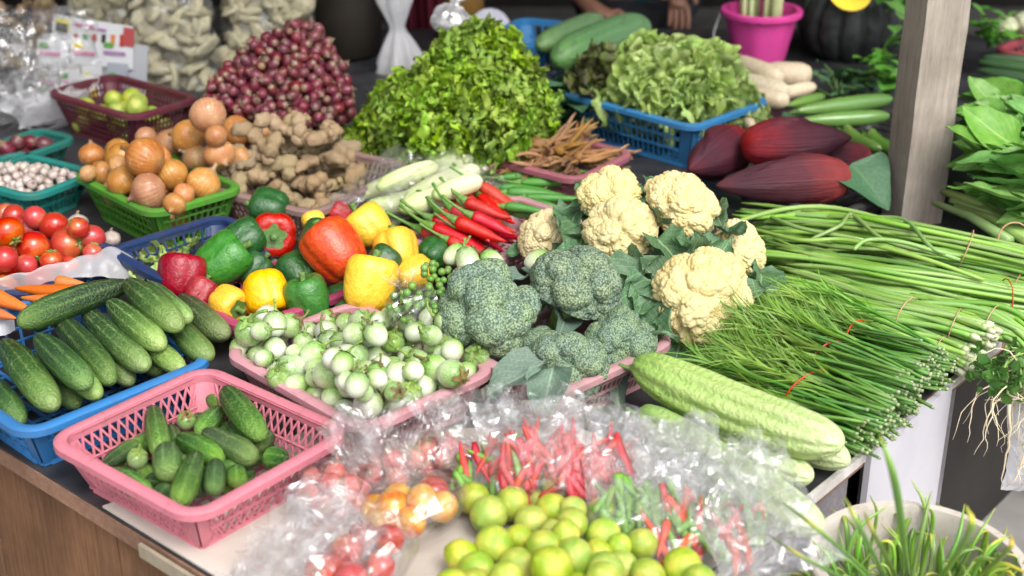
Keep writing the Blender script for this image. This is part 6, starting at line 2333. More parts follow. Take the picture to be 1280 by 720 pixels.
loose_leaf('banana_leaf_piece', [leaf_mesh('banana_leaf_piece', M_darkleaf, 1, 1.1, 15, 16, .1, .1, .05, 3, 61, .35)], (1064, 205), T + .12, (1108, 252), .125, 'dark green folded leaf piece right of the front banana blossom', 'leaf', 1, zd=-.05)

# long green eggplants
M_longegg = axial('long_green_eggplant_skin', [(0, (.16, .3, .05)), (.5, (.13, .27, .05)), (1, (.09, .19, .035))], .25, .15, .12, .01, .08, bump=0, coat=.12)
LEGG = [cuke_mesh('fruit', M_longegg, 5.6, 71, .05, .003, 18, .55), cuke_mesh('fruit', M_longegg, 4.5, 72, .5, .003, 18, .6)]
LCAL = MB().lathe([(.62, .0), (.7, .25), (.5, -.1), (.3, -.5), (.2, -1.2), (.22, -1.4)][::-1], 12).mesh('calyx', M_pepstem)
RLe = Rest()
for i, (p0, p1, wd, k, lab) in enumerate([((992, 140), (1115, 124), 22, 0, 'long green eggplant at the back by the post'), ((1000, 152), (1112, 146), 20, 0, 'long green eggplant in front of the other straight one'), ((1048, 160), (1090, 190), 20, 1, 'curved green eggplant above the dark leaf piece'), ((1080, 165), (1112, 192), 20, 1, 'curved green eggplant close to the post'), ((985, 132), (1030, 120), 14, 0, 'short green eggplant behind the long ones')]):
    r = msize(wd / 2, P(*p0, T + .06))
    z = RLe.settle(seg_fn(p0, p1, r, 0, 0), T + .05 + r, .8)
    a, b_ = P(*p0, z), P(*p1, z)
    root = thing('long_eggplant', lab, 'eggplant', frame(b_ - a, None, (a + b_) / 2, 1), 'long green eggplants beside the post')
    link('fruit', LEGG[k], root, Matrix.Diagonal((r, r, (b_ - a).length / zlen(LEGG[k]), 1)))
    link('calyx', LCAL, root, Matrix.Translation((0, 0, -(b_ - a).length / 2 + r * .3)) @ Matrix.Scale(r * .7, 4))
BK['dark'] = basket('black plastic tray under the long green eggplants', (975, 150), (1085, 190), (1190, 150), M_black, 'slot', .05, zr=T + .055, cell=.03, size=(.24, .3))

# herbs, sprigs
HERB = [leaf_mesh('leaf', M_herb, .055, .035, 7, 9, .2, .2, .05, 4, 90 + k) for k in range(2)]
def sprig(label, px, z, s, seed, n=12, spread=(.1, .06), meshes=None, grp='herb sprigs at the back'):
    rr = random.Random(seed)
    c = P(*px, z)
    root = thing('herb_sprig', label, 'herb', Matrix.Translation(c), grp)
    b = MB()
    for i in range(n):
        q = Vector((rr.gauss(0, spread[0] * .5), rr.gauss(0, spread[1] * .5), abs(rr.gauss(0, spread[1] * .5))))
        b.tube([(0, 0, -.02), q * .5 + Vector((0, 0, .015)), q], [.0025, .002, .0015], 5)
        for k in range(3):
            m = Matrix.Translation(q * rr.uniform(.5, 1)) @ Matrix.Rotation(rr.uniform(0, 6.3), 4, 'Z') @ Matrix.Rotation(rr.uniform(-.3, .9), 4, 'X') @ Matrix.Scale(s * rr.uniform(.7, 1.2), 4)
            link('leaf', rr.choice(meshes or HERB), root, m)
    b.obj('stem', M_shoot, root)
    return root
DHERB = [leaf_mesh('leaf', M_darkleaf, .06, .035, 7, 9, .2, .2, .05, 4, 96)]
sprig('bright round leaved herb sprig between the pumpkin and the post', (1095, 80), T + .1, .9, 1, 8, (.08, .09))
sprig('dark leafy sprig below the bright herb', (1075, 105), T + .05, .7, 2, 12, (.16, .08), DHERB)
sprig('dark green leaves behind the long eggplants', (1050, 116), T + .03, .7, 3, 12, (.2, .06), DHERB)
sprig('green leaves poking out left of the post', (1108, 112), T + .08, 1.0, 4, 8, (.08, .1))
sprig('dark green leaf bunch at the top beside the post', (1135, 25), T + .16, 1.2, 5, 14, (.06, .16))
sprig('leaf bunch lying behind the banana blossoms', (985, 165), T + .01, .7, 6, 8, (.14, .05), DHERB)

# daikon
M_daikon = simple('daikon_skin', (.66, .58, .44), (.56, .44, .28), 3, .45, .4, .2, 9, .02, .08)
DAI = [cuke_mesh('daikon', M_daikon, 4.4, 77 + k, .08, .006, 18, .9) for k in range(2)]
RD = Rest()
for i, (p0, p1, wd, lab) in enumerate([((918, 118), (950, 150), 24, 'daikon pointing down beside the blue basket'), ((905, 100), (985, 118), 30, 'thick daikon in the middle of the pile'), ((935, 118), (985, 128), 24, 'daikon in front of the thick one'), ((955, 92), (1015, 96), 32, 'white daikon with a cut end at the right'), ((1018, 108), (975, 118), 18, 'slender daikon tip at the right end'), ((915, 78), (975, 100), 28, 'daikon lying highest at the back left'), ((925, 135), (940, 160), 14, 'thin daikon root hanging by the blue basket')]):
    r = msize(wd / 2, P(*p0, T + .06))
    z = RD.settle(seg_fn(p0, p1, r, 0, 0), T + .045 + r, .8)
    a, b_ = P(*p0, z), P(*p1, z)
    put('daikon', [('daikon', DAI[i % 2])], frame(b_ - a, None, (a + b_) / 2, (r, r, (b_ - a).length / zlen(DAI[i % 2]))), lab, 'daikon', 'daikon radishes at the back')

# pink bucket with lemongrass
def bucket(label, base, r0, r1, h, mat, wt=.004, ribs=0, seg=48, grp=None, handle=None):
    root = thing('bucket', label, 'bucket', Matrix.Translation(base), grp)
    b = MB()
    prof = [(r0, 0), (r1, h), (r1 + .009, h), (r1 + .010, h - .004), (r1 + .010, h - .02)]
    inner = [(r1 - wt, h + .001), (r0 - wt, .006)]
    rings = [(r0 * .02, 0), (r0, 0)] + [(r0 + (r1 - r0) * q, h * q) for q in np.linspace(.1, .94, 8)] + [(r1 + .002, h - .015), (r1 + .011, h - .015), (r1 + .012, h - .003), (r1 + .009, h), (r1 - wt, h), (r1 - wt - .001, h - .004)] + [(r0 + (r1 - r0) * q - wt, h * q) for q in np.linspace(.95, .05, 6)] + [(r0 * .02, .008)]
    v, f = [], []
    for i, (r, z) in enumerate(rings):
        for k in range(seg):
            t = 2 * PI * k / seg
            q = r * (1 + (.012 * (1 if (k // 3) % 2 else -1) if ribs and 1 < i < 10 else 0))
            v.append((q * math.cos(t), q * math.sin(t), z))
    for i in range(len(rings) - 1):
        for k in range(seg):
            l = (k + 1) % seg
            f.append((i * seg + k, i * seg + l, (i + 1) * seg + l, (i + 1) * seg + k))
    b.add(v, f)
    b.obj('bucket_body', mat, root, True, 40)
    if handle:
        b = MB()
        b.tube([(-r1 - .012, 0, h - .012), (-r1 - .03, -.02, h - .06), (-r1 - .035, -.05, h - .12), (-r1 - .02, -.09, h - .16)], .0025, 6)
        b.obj('handle', handle, root)
    return root
M_hot = plastic('hot_pink_plastic', (.78, .075, .36), .35, .12)
M_wire = simple('wire_handle', (.4, .42, .42), None, 1, .4)
pk = P(950, 78, T + .03)
pk.y += .07
bs = PY(947, 82, pk.y)
bucket('hot pink ribbed bucket holding lemongrass stalks', bs, msize(30, bs), msize(45, bs), msize(72, bs), M_hot, ribs=1, handle=M_wire)
M_lemon = simple('lemongrass_stalk', (.42, .5, .2), (.58, .6, .36), 6, .5, .3, .2, 40, .001, .12, .02, .1)
rr = random.Random(51)
for i in range(15):
    x0, y0 = rr.uniform(-.05, .05), rr.uniform(-.05, .05)
    b = MB(); l = rr.uniform(.32, .5)
    b.tube([(0, 0, 0), (x0 * .15, y0 * .15, l * .4), (x0 * .3, y0 * .3, l)], [.0085, .0075, .004], 8)
    o = b.obj('lemongrass', M_lemon)
    o.location = bs + Vector((x0, y0, .02))
    tag(o, 'pale green lemongrass stalk standing in the hot pink bucket', 'lemongrass', 'lemongrass stalks in the pink bucket')
# what the bucket and pumpkin stand on
# pumpkin
M_pump = simple('dark_pumpkin_skin', (.018, .024, .022), (.045, .05, .048), 5, .45, .4, .3, 14, .01, .05)
pc = PY(1064, 34, 4.0)
pr_ = msize(68, pc)
def pump(t, u):
    return 1 - .11 * (1 - abs(math.cos(t * 7))) ** 2.2 - .02 * math.sin(3 * t)
b = MB().lathe([(r if r > .03 else .03, z * .82 - (.18 * max(0, 1 - r / .45) * (1 if z > 0 else -1))) for r, z in sphprof(24)], 112, pump)
root = thing('pumpkin', 'big dark ribbed pumpkin at the back beside the pink bucket', 'pumpkin', Matrix.Translation((pc.x, pc.y, max(pc.z, T + pr_ * .66))))
link('rind', b.mesh('rind', M_pump), root, Matrix.Scale(pr_, 4))
b = MB(); b.tube([(0, 0, .6), (.03, 0, .75), (.1, .03, .95)], [.16, .1, .11], 10)
link('stem', b.mesh('stem', M_cutst), root, Matrix.Scale(pr_, 4))
M_yel = simple('yellow_disc', (.85, .62, .02), (.8, .55, .02), 3, .4)
yp = PY(1061, -9, 3.83)
b = MB(); b.lathe([(.02, 0), (.8, .0), (1, .12), (1.03, .2), (.97, .2), (.78, .06), (.02, .05)], 32)
o = link('yellow_dish', b.mesh('yellow_dish', M_yel), None, frame((.05, -.75, .65), None, yp, msize(27, yp)))
tag(o, 'bright yellow plastic dish leaning on top of the dark pumpkin', 'dish')

# winter melons on a low crate
RW = Rest()
GM = [cuke_mesh('melon', M_gourd, 2.9, 81 + k, .04, .012, 30, .92) for k in range(2)]
BK['mel'] = basket('dark blue crate under the two winter melons', (640, 95), (735, 125), (830, 85), M_navy, 'mesh', .1, zr=T + .1, cell=.03)
for i, (p0, p1, wd, z, lab) in enumerate([((672, 58), (752, 26), 36, .19, 'smaller bright green winter melon behind the large one'), ((692, 76), (806, 32), 54, .17, 'large dusty green winter melon with scuffed skin')]):
    a, b_ = P(*p0, T + z), P(*p1, T + z)
    r = msize(wd / 2, a)
    put('winter_melon', [('winter_melon', GM[i])], frame(b_ - a, None, (a + b_) / 2, (r, r, (b_ - a).length / zlen(GM[i]))), lab, 'winter melon', 'winter melons')
flat_bag('dark clear bag of leaves between the frilly lettuce and the melons', (690, 150), (680, 80), T + .03, T + .12, .16, .03, 61, M_film, [], .6, .012, 'clear bags at the back')
sprig('dark leaves inside the clear bag behind the fingerroot', (690, 128), T + .07, 1.3, 7, 16, (.12, .1), DHERB)
sprig('dark green leaves behind the fingerroot basket', (715, 150), T + .04, 1.2, 8, 14, (.15, .08), DHERB)

# leafy greens right of the post
KALE = [leaf_mesh('leaf', M_kale, .26, .15, 11, 18, .12, .25 - .2 * k, .05, 4, 100 + k, .8, .3) for k in range(3)]
M_kst = simple('leafy_green_stem', (.2, .36, .08), (.32, .46, .15), 5, .4, .4)
KST = []
for k in range(3):
    b = MB(); b.tube([(0, 0, 0), (.01 * k, .1, .01), (0, .24, .0)], [.0095, .0075, .005], 8); KST.append(b.mesh('stem', M_kst))
rr = random.Random(61)
kp = []
for i in range(64):
    t = i / 64
    x = rr.uniform(1246, 1325) + 14 * t; y = 128 + 140 * t + rr.uniform(-10, 10)
    z = T + .03 + .12 * (1 - abs(t - .4)) + rr.uniform(0, .05)
    c = P(x, y, z)
    root = thing('leafy_green', 'leafy green stalk with broad leaves in the heap right of the post', 'leafy green', Matrix.Translation(c) @ Matrix.Rotation(rr.gauss(1.15, .3), 4, 'Z') @ Matrix.Rotation(rr.uniform(-.15, .2), 4, 'X'), 'leafy green stalks right of the post')
    link('stem', KST[i % 3], root, Matrix.Translation((0, -.22, 0)))
    for k in range(3):
        link('leaf', KALE[rr.randrange(3)], root, Matrix.Translation((rr.uniform(-.01, .01), -.10 + .05 * k, .004 * k)) @ Matrix.Rotation(rr.gauss(0, .35), 4, 'Z') @ Matrix.Rotation(rr.uniform(-.6, .6), 4, 'Y') @ Matrix.Rotation(rr.uniform(-.1, .3), 4, 'X') @ Matrix.Scale(rr.uniform(.38, .6), 4))
for i in range(12):
    x, y = rr.uniform(1230, 1300), rr.uniform(262, 292)
    a = P(x - 75, y - 34, T + .07); b_ = P(x + 20, y + 14, T + .075)
    b = MB(); d = (b_ - a)
    b.tube([Vector(), d * .5 + Vector((0, 0, .01)), d], [.006, .0095, .011], 8)
    o = b.obj('leafy_green', M_kst); o.location = a
    tag(o, 'leafy green with thick pale stalk lying above the long beans right of the post', 'leafy green', 'pale stalks of the leafy greens')
b = MB()
c = P(1268, 300, T + .085)
b.tube([Vector((.03 * math.cos(t), .012 * math.sin(t), .03 * math.sin(t))) for t in np.linspace(0, 2 * PI, 20, endpoint=False)], .0016, 5, closed=True)
o = b.obj('rubber_band', M_bandp); o.location = c
tag(o, 'orange brown rubber band round the leafy green stems', 'rubber band')
# dark green long gourds, cabbages, frizzy greens behind
M_dkg = axial('dark_ridge_gourd_skin', [(0, (.02, .06, .02)), (1, (.04, .1, .03))], .5, .1, .1, streak=(8, (.08, .16, .06), .6, .4, .9), bump=.1, bscale=4, bdist=.03)
DKG = [cuke_mesh('ridge_gourd', M_dkg, 6, 91, .08, .01, 18, .7)]
for i, (p0, p1, wd) in enumerate([((1222, 78), (1330, 92), 16), ((1220, 88), (1330, 108), 16), ((1225, 98), (1330, 122), 15), ((1228, 72), (1330, 80), 14)]):
    a, b_ = P(*p0, T + .1 - .01 * i), P(*p1, T + .1 - .01 * i)
    r = msize(wd / 2, a)
    put('ridge_gourd', [('ridge_gourd', DKG[0])], frame(b_ - a, None, (a + b_) / 2, (r, r, (b_ - a).length / zlen(DKG[0]))), ['upper dark ridge gourd right of the post', 'second dark ridge gourd right of the post', 'lowest dark ridge gourd above the leafy greens', 'dark ridge gourd just under the red basket'][i], 'gourd', 'dark ridge gourds')
M_cab = leaf_mat('pale_cabbage_leaf', (.42, .5, .25), (.56, .6, .38), (.66, .7, .5), .45, 6, .6, .1)
v0, f0 = ICO[4]
CAB = np_mesh('round_cabbage', v0 * (1 + .05 * np.array([nz(p, 2) for p in v0]))[:, None] * np.array([1, 1, .9]), f0, simple('pale_cabbage_skin', (.46, .52, .28), (.6, .63, .42), 2.5, .45, .4, .4, 3, .05))
for i, (x, y, rp, lab) in enumerate([(1256, 34, 16, 'pale round cabbage behind the red basket'), (1282, 28, 16, 'pale cabbage cut by the right edge of the picture')]):
    p = P(x, y, T + .12)
    put('cabbage', [('cabbage', CAB)], Matrix.Translation(p) @ Matrix.Scale(msize(rp, p), 4), lab, 'cabbage', 'cabbages at the back right')
sprig('frizzy yellow green sprig between the post and the cabbage', (1236, 50), T + .1, .7, 9, 18, (.06, .12))

# ------------------------------------------------------------------ far left: snack bags, packet display, clear bags
M_puff = simple('pale_cracker', (.36, .33, .22), (.46, .43, .3), 5, .7, .3, .3, 20, .01, .15, .01, .1)
v2, f2 = ICO[2]
PUFF = [np_mesh('cracker', v2 * (1 + .6 * np.array([nz(p, 1.9, k * 3) for p in v2]))[:, None] * np.array([1, .85, .3]), f2, M_puff) for k in range(3)]
def snack(label, base_px, Y, wpx, hpx, seed):
    c = PY(*base_px, Y)
    W, H = msize(wpx, c), msize(hpx, c)
    D = .2
    b = MB()
    prof = []
    N, SG = 26, 40
    v, f = [], []
    for i in range(N):
        u = i / (N - 1)
        z = H * u
        sx = W / 2 * (1 - .32 * u ** 1.4); sy = D / 2 * (1 - .25 * u)
        if u > .97:
            sx *= .9; sy *= .5
        for k in range(SG):
            t = 2 * PI * k / SG
            ct, st = math.cos(t), math.sin(t)
            q = (abs(ct) ** 2.6 + abs(st) ** 2.6) ** (-1 / 2.6)
            p = Vector((sx * q * ct, sy * q * st, z))
            p += Vector((ct, st, 0)) * crumple(p, .012, 10, seed)
            v.append(p)
    for i in range(N - 1):
        for k in range(SG):
            l = (k + 1) % SG
            f.append((i * SG + k, i * SG + l, (i + 1) * SG + l, (i + 1) * SG + k))
    f.append(tuple(range(SG))[::-1])
    o = MB().add(v, f).obj('plastic_bag', M_film2)
    o.location = c
    tag(o, label, 'plastic bag', 'tall clear bags of crackers')
    rr = random.Random(seed)
    k = 0
    g = 'pale crackers inside ' + label[:22]
    for i in range(80):
        u = rr.random()
        s_ = rr.choice((-1, 1))
        x = rr.uniform(-1, 1) * W / 2 * (1 - .3 * u) * .84
        y = (-1 if rr.random() < .75 else rr.uniform(-1, 1)) * D / 2 * (1 - .25 * u) * .7
        p = c + Vector((x, y, H * (.04 + .93 * u)))
        put('cracker', [('cracker', PUFF[i % 3])], Matrix.Translation(p) @ rquat(rr).to_matrix().to_4x4() @ Matrix.Scale(rr.uniform(.036, .052), 4), 'pale puffed cracker inside the ' + label[5:], 'cracker', 'crackers in the ' + label[5:60])
    core = MB()
    core.lathe([(.02, .01)] + [(1 - .3 * q, q) for q in np.linspace(.02, .95, 8)] + [(.02, .96)], 20, lambda t, u: .9 + .2 * nz((math.cos(t) * 2, math.sin(t) * 2, u * 8), 1, seed))
    co = link('crackers', core.mesh('crackers', M_puff), None, Matrix.Translation(c) @ Matrix.Diagonal((W / 2 * .72, D / 2 * .55, H, 1)))
    tag(co, 'mass of pale crackers filling the ' + label[5:], 'cracker', None, 'stuff')
snack('tall clear bag of pale crackers next to the seed packets', (222, 112), 3.75, 118, 150, 1)
snack('tall clear bag of pale crackers behind the shallots', (340, 90), 3.85, 130, 130, 2)
snack('tall clear bag of pale crackers at the far left top', (140, 28), 4.15, 110, 90, 3)

# packet display board
M_card = simple('white_card', (.62, .63, .64), (.55, .56, .58), 5, .45, .4, val=.05)
M_cardb = simple('grey_display_board', (.4, .42, .45), None, 3, .5)
def flatm(n, c):
    return simple(n, c, None, 3, .5, val=.08)
PRN = {k: flatm('print_' + k, c) for k, c in dict(yellow=(.62, .55, .04), black=(.03, .03, .03), pink=(.55, .16, .3), red=(.4, .06, .04), green=(.1, .3, .06), orange=(.55, .2, .05), grey=(.3, .33, .38), purple=(.34, .16, .36)).items()}
Yd = 3.6
bp = [PY(74, 14, Yd + .02), PY(172, 34, Yd), PY(180, 118, Yd - .02), PY(48, 118, Yd)]
root = thing('packet_display', 'white display card with rows of seed packets standing behind the maroon basket', 'display', Matrix.Translation(bp[3]))
ex = (bp[2] - bp[3]).normalized(); ez = Vector((.0, .12, 1)).normalized(); en = ex.cross(ez)
bw = (bp[2] - bp[3]).length
def card(x0, z0, w_, h_, mat, d, name, parent=root, tilt=0.):
    b = MB()
    o = ex * x0 + ez * z0 - en * 0 + en * d
    u, v = (ex * math.cos(tilt) + ez * math.sin(tilt)) * w_, (ez * math.cos(tilt) - ex * math.sin(tilt)) * h_
    t = en * .003
    b.add([o, o + u, o + u + v, o + v, o + t, o + u + t, o + u + v + t, o + v + t], [(3, 2, 1, 0), (4, 5, 6, 7), (0, 1, 5, 4), (1, 2, 6, 5), (2, 3, 7, 6), (3, 0, 4, 7)])
    return b.obj(name, mat, parent, False)
K_ = bw / 132.
card(0 * K_, -30 * K_, 130 * K_, 105 * K_, M_cardb, -.004, 'board', tilt=-.12)
card(24 * K_, 66 * K_, 98 * K_, 32 * K_, M_card, .002, 'header_card', tilt=-.16)
card(31 * K_, 78 * K_, 16 * K_, 15 * K_, PRN['yellow'], .007, 'printed_patch', tilt=-.16)
card(32 * K_, 78 * K_, 14 * K_, 10 * K_, PRN['black'], .011, 'printed_patch', tilt=-.16)
for k, c in enumerate(['pink', 'pink', 'purple']):
    card((54 + 14 * k) * K_, (84 - 3 * k) * K_, 11 * K_, 3 * K_, PRN[c], .007, 'printed_patch', tilt=-.16)
for k, c in enumerate(['red', 'green', 'red', 'black', 'orange', 'red']):
    card((53 + 11 * k) * K_, (70 - 2.2 * k) * K_, 5 * K_, (4 + 2 * k) * K_, PRN[c], .007, 'printed_patch', tilt=-.16)
card(112 * K_, 60 * K_, 13 * K_, 22 * K_, PRN['red'], .008, 'printed_patch', tilt=-.16)
for row, (zz, xs) in enumerate([(34, [4, 46, 84]), (-2, [2, 29, 56, 88])]):
    for j, x in enumerate(xs):
        w_ = (38 if row == 0 else 25)
        pk_ = card(x * K_, zz * K_, w_ * K_, (34 if row == 0 else 42) * K_, M_card if not (j == 3) else PRN['grey'], .004 + .005 * row, 'packet', tilt=-.09)
        q = pk_
        d = .0075 + .005 * row
        card((x + 5) * K_, (zz + 24) * K_, w_ * .3 * K_, 6 * K_, PRN['yellow' if (j + row) % 2 else 'green'], d + .001, 'printed_patch', tilt=-.09)
        card((x + 4) * K_, (zz + 16) * K_, w_ * .7 * K_, 4 * K_, PRN['pink' if j != 2 else 'purple'], d + .0015, 'printed_patch', tilt=-.09)
        if row and j < 3:
            card((x + 4) * K_, (zz + 2) * K_, w_ * .62 * K_, 11 * K_, PRN[['green', 'orange', 'yellow'][j]], d + .001, 'printed_patch', tilt=-.09)
# clear and shiny bags at the left edge
for i, (bp_, tp_, zb0, zt0, W, mt) in enumerate([((25, 150), (15, 95), .03, .10, .3, M_film2), ((70, 150), (60, 110), .03, .09, .2, M_filmw), ((10, 110), (5, 30), .08, .26, .3, M_film), ((60, 80), (40, 10), .15, .3, .26, M_film)]):
    flat_bag(['shiny crumpled clear bag at the left edge behind the teal baskets', 'white patterned bag left of the maroon basket', 'clear bag at the far left below the top corner', 'clear bag of brown snacks at the top left corner'][i], bp_, tp_, T + zb0, T + zt0, W, .05, 70 + i, mt, [], .6, .02, 'bags at the far left')
M_brown = simple('brown_snack', (.2, .13, .07), (.36, .26, .15), 6, .7, .3, .3, 20, .01, .25, .02)
PUFB = [np_mesh('cracker', v2 * (1 + .3 * np.array([nz(p, 1.5, k * 5) for p in v2]))[:, None] * np.array([1, .8, .55]), f2, M_brown) for k in range(2)]
rr = random.Random(77)
for i in range(50):
    p = PY(rr.uniform(-25, 70), rr.uniform(0, 120), rr.uniform(3.75, 4.0))
    put('brown_cracker', [('brown_cracker', PUFB[i % 2])], Matrix.Translation(p) @ rquat(rr).to_matrix().to_4x4() @ Matrix.Scale(rr.uniform(.02, .032), 4), 'brown puffed cracker in the bags at the top left corner', 'cracker', 'brown crackers at the top left')
# dark drum, white bag, clothes, foil, plate, blue crate
M_drum = simple('dark_brown_jar', (.014, .012, .009), (.03, .024, .018), 3, .5, .4, .3, 10, .004, 0)
dp = PY(440, 132, 4.55)
o = MB().lathe([(.1, 0), (.15, .01), (.185, .15), (.19, .4), (.175, .6), (.14, .68), (.13, .72), (.1, .72), (.1, .66), (.04, .65)], 40).obj('clay_jar', M_drum)
o.location = (-.475, 4.0, T); o.scale = (.62, .62, 1)
tag(o, 'tall dark brown jar standing behind the shallots and left of the white bag', 'jar')
def hang_bag():
    b = MB()
    c = PY(500, 40, 3.85)
    v, f = [], []
    N, SG = 26, 32
    top, bot = PY(488, -30, 3.9), PY(508, 125, 3.8)
    for i in range(N):
        u = i / (N - 1)
        p = top.lerp(bot, u)
        rr_ = (.045 if u < .2 else .045 - .03 * (u - .2) / .22 if u < .42 else .015 + .085 * ((u - .42) / .58) ** .8)
        for k in range(SG):
            t = 2 * PI * k / SG
            q = rr_ * (1 + .22 * math.sin(t * 7 + u * 3) * (1 if u < .7 else .4))
            v.append(p + Vector((q * math.cos(t), q * .7 * math.sin(t), 0)) + Vector((1, 0, 0)) * .0)
    for i in range(N - 1):
        for k in range(SG):
            l = (k + 1) % SG
            f.append((i * SG + k, i * SG + l, (i + 1) * SG + l, (i + 1) * SG + k))
    b.add([p - c for p in v], f)
    o = b.obj('plastic_bag', M_filmw); o.location = c
    tag(o, 'white plastic bag knotted and hanging left of the frilly lettuce', 'plastic bag')
hang_bag()
M_mar = simple('maroon_cloth', (.11, .012, .025), (.15, .02, .035), 6, .85, .2, .4, 25, .01)
M_nvc = simple('navy_cloth', (.03, .04, .09), (.045, .055, .11), 6, .85, .2, .4, 25, .01)
def drape(label, x0, x1, y0, y1, Y, mat, seed, name='hanging_cloth'):
    b = MB()
    c = PY((x0 + x1) / 2, (y0 + y1) / 2, Y)
    def fn(u, v):
        p = PY(x0 + (x1 - x0) * u, y1 + (y0 - y1) * v, Y)
        p.y += .03 * math.sin(u * 14 + seed) * (1 - v * .4) + .02 * math.sin(u * 31 + v * 3)
        return p - c
    b.grid(40, 16, fn)
    o = b.obj(name, mat); o.location = c
    m_ = o.modifiers.new('thickness', 'SOLIDIFY'); m_.thickness = .006
    tag(o, label, 'cloth')
drape('maroon cloth hanging behind the white bag', 496, 552, -60, 48, 4.45, M_mar, 1)
drape('navy cloth hanging between the white bag and the maroon cloth', 480, 506, -60, 30, 4.4, M_nvc, 2)
M_foil = film_mat('shiny_foil', .5, .4, crease=30, rough=.15)
knot_bag('small shiny foil wrapped packet beside the frilly lettuce peak', (560, 44), T + .24, .05, .07, (.2, .1, .9), 91, [], None, M_foil, .01, .02)
pl = PY(612, 38, 4.0)
M_plate = simple('pale_lilac_plastic', (.5, .5, .58), (.44, .44, .52), 3, .4)
b = MB(); b.lathe([(.02, 0), (.6, 0), (1, .16), (1.03, .2), (.98, .2), (.6, .05), (.02, .04)], 36)
o = link('plate', b.mesh('plate', M_plate), None, frame((.25, -.9, .3), None, pl, msize(26, pl)))
tag(o, 'pale lilac round plate standing behind the frilly lettuce peak', 'plate')
M_ob = simple('amber_jar', (.14, .07, .02), (.2, .1, .03), 3, .3)
jb = PY(580, 30, 4.15)
o = MB().lathe([(.05, -.1), (.06, -.09), (.06, .07), (.045, .1), (.045, .13), (.01, .13)], 24).obj('amber_jar', M_ob); o.location = (jb.x, jb.y, T + .101)
tag(o, 'dim amber jar left of the lilac plate', 'jar')
# ------------------------------------------------------------------ coriander roots hanging at the right edge, and the bucket of spring onions
M_rootw = simple('pale_root', (.62, .5, .33), (.7, .6, .44), 12, .7, .3, val=.12)
M_fine = simple('coriander_green', (.07, .2, .04), (.12, .28, .06), 9, .5, .3, val=.2, trans=.2)
rc = P(1268, 494, T + .015)
root = thing('coriander_bunch', 'bunch of coriander with pale tangled roots hanging over the table edge at the right', 'coriander', Matrix.Translation(rc))
rr = random.Random(81)
for i in range(46):
    a0 = Vector((rr.uniform(-.03, .09), rr.uniform(-.03, .05), rr.uniform(-.02, .04)))
    p = a0.copy(); pts = [p.copy()]
    d = Vector((rr.uniform(-.9, .2), rr.uniform(-.8, -.1), rr.uniform(-.3, .3))).normalized()
    for k in range(9):
        d = (d + Vector((rr.gauss(0, .35), rr.gauss(0, .3), -.28 + rr.gauss(0, .3)))).normalized()
        p = p + d * rr.uniform(.008, .017); pts.append(p.copy())
    r0 = rr.uniform(.0007, .0016) if i > 3 else .0028
    b = MB(); b.tube(pts, [r0 * (1 - .07 * k) for k in range(10)], 5); b.obj('root', M_rootw, root)
for i in range(4):
    p = Vector((rr.uniform(-.03, .03), -.03, 0)); pts = [p.copy()]
    for k in range(10):
        p = p + Vector((rr.gauss(-.001, .004), -.002, -.0135)); pts.append(p.copy())
    b = MB(); b.tube(pts, [.003 - .00022 * k for k in range(11)], 6); b.obj('root', M_rootw, root)
b = MB()
for i in range(260):
    p = Vector((rr.uniform(-.06, .14), rr.uniform(-.03, .09), rr.uniform(0, .05)))
    s_ = rr.uniform(.006, .012)
    q = rquat(rr)
    vv = [q @ Vector(v_) * s_ + p for v_ in ((-1, 0, 0), (-.4, .9, .2), (.2, 1.1, 0), (1, .3, .2), (.4, -.7, 0), (-.4, -.6, .2))]
    b.add(vv, [(0, 1, 2), (0, 2, 3), (0, 3, 4), (0, 4, 5)])
fo = b.obj('foliage', M_fine, root, False); fo['kind'] = 'stuff'
for i in range(24):
    a0 = Vector((rr.uniform(-.03, .05), rr.uniform(-.02, .04), rr.uniform(0, .03)))
    b = MB(); b.tube([a0, a0 + Vector((rr.uniform(0, .08), rr.uniform(.02, .1), .012)), a0 + Vector((rr.uniform(.08, .2), rr.uniform(.05, .15), .01))], [.0022, .002, .0015], 5); b.obj('stem', M_kst, root)
# white bag under it, dark tub on the ground
o = link('plastic_bag', flat_bag_mesh('plastic_bag', M_filmw, .14, .2, .03, 95, .012), None, Matrix.Translation(P(1300, 612, T - .17)) @ Matrix.Rotation(PI / 2 - .1, 4, 'X'))
tag(o, 'white plastic bag hanging below the coriander roots', 'plastic bag')
M_cream = plastic('cream_white_plastic', (.62, .56, .5), .4, .35, (.45, .36, .28))
M_stool = simple('grey_stool', (.2, .2, .22), (.26, .26, .28), 4, .5)
bc = P(1149, 700, T)
st = thing('stool', 'low grey stool under the cream bucket', 'stool', Matrix.Translation((bc.x, bc.y, 0)))
MB().box((0, 0, .37), (.3, .3, .03)).obj('seat', M_stool, st, False)
for sx in (-1, 1):
    for sy in (-1, 1):
        MB().box((sx * .12, sy * .12, .177), (.03, .03, .354)).obj('leg', M_stool, st, False)
bucket('cream white bucket of spring onions at the bottom right corner', Vector((bc.x, bc.y, .386)), .10, .131, T - .386, M_cream, .003, grp=None)
M_scal = axial('spring_onion_leaf', [(0, (.5, .55, .34)), (.25, (.24, .39, .09)), (.8, (.14, .3, .045)), (.96, (.22, .34, .06)), (1.1, (.6, .48, .08))], .35, .25, .25, .02, .12, streak=(6, (.2, .36, .08), .3, .2, .9), bump=0)
rr = random.Random(91)
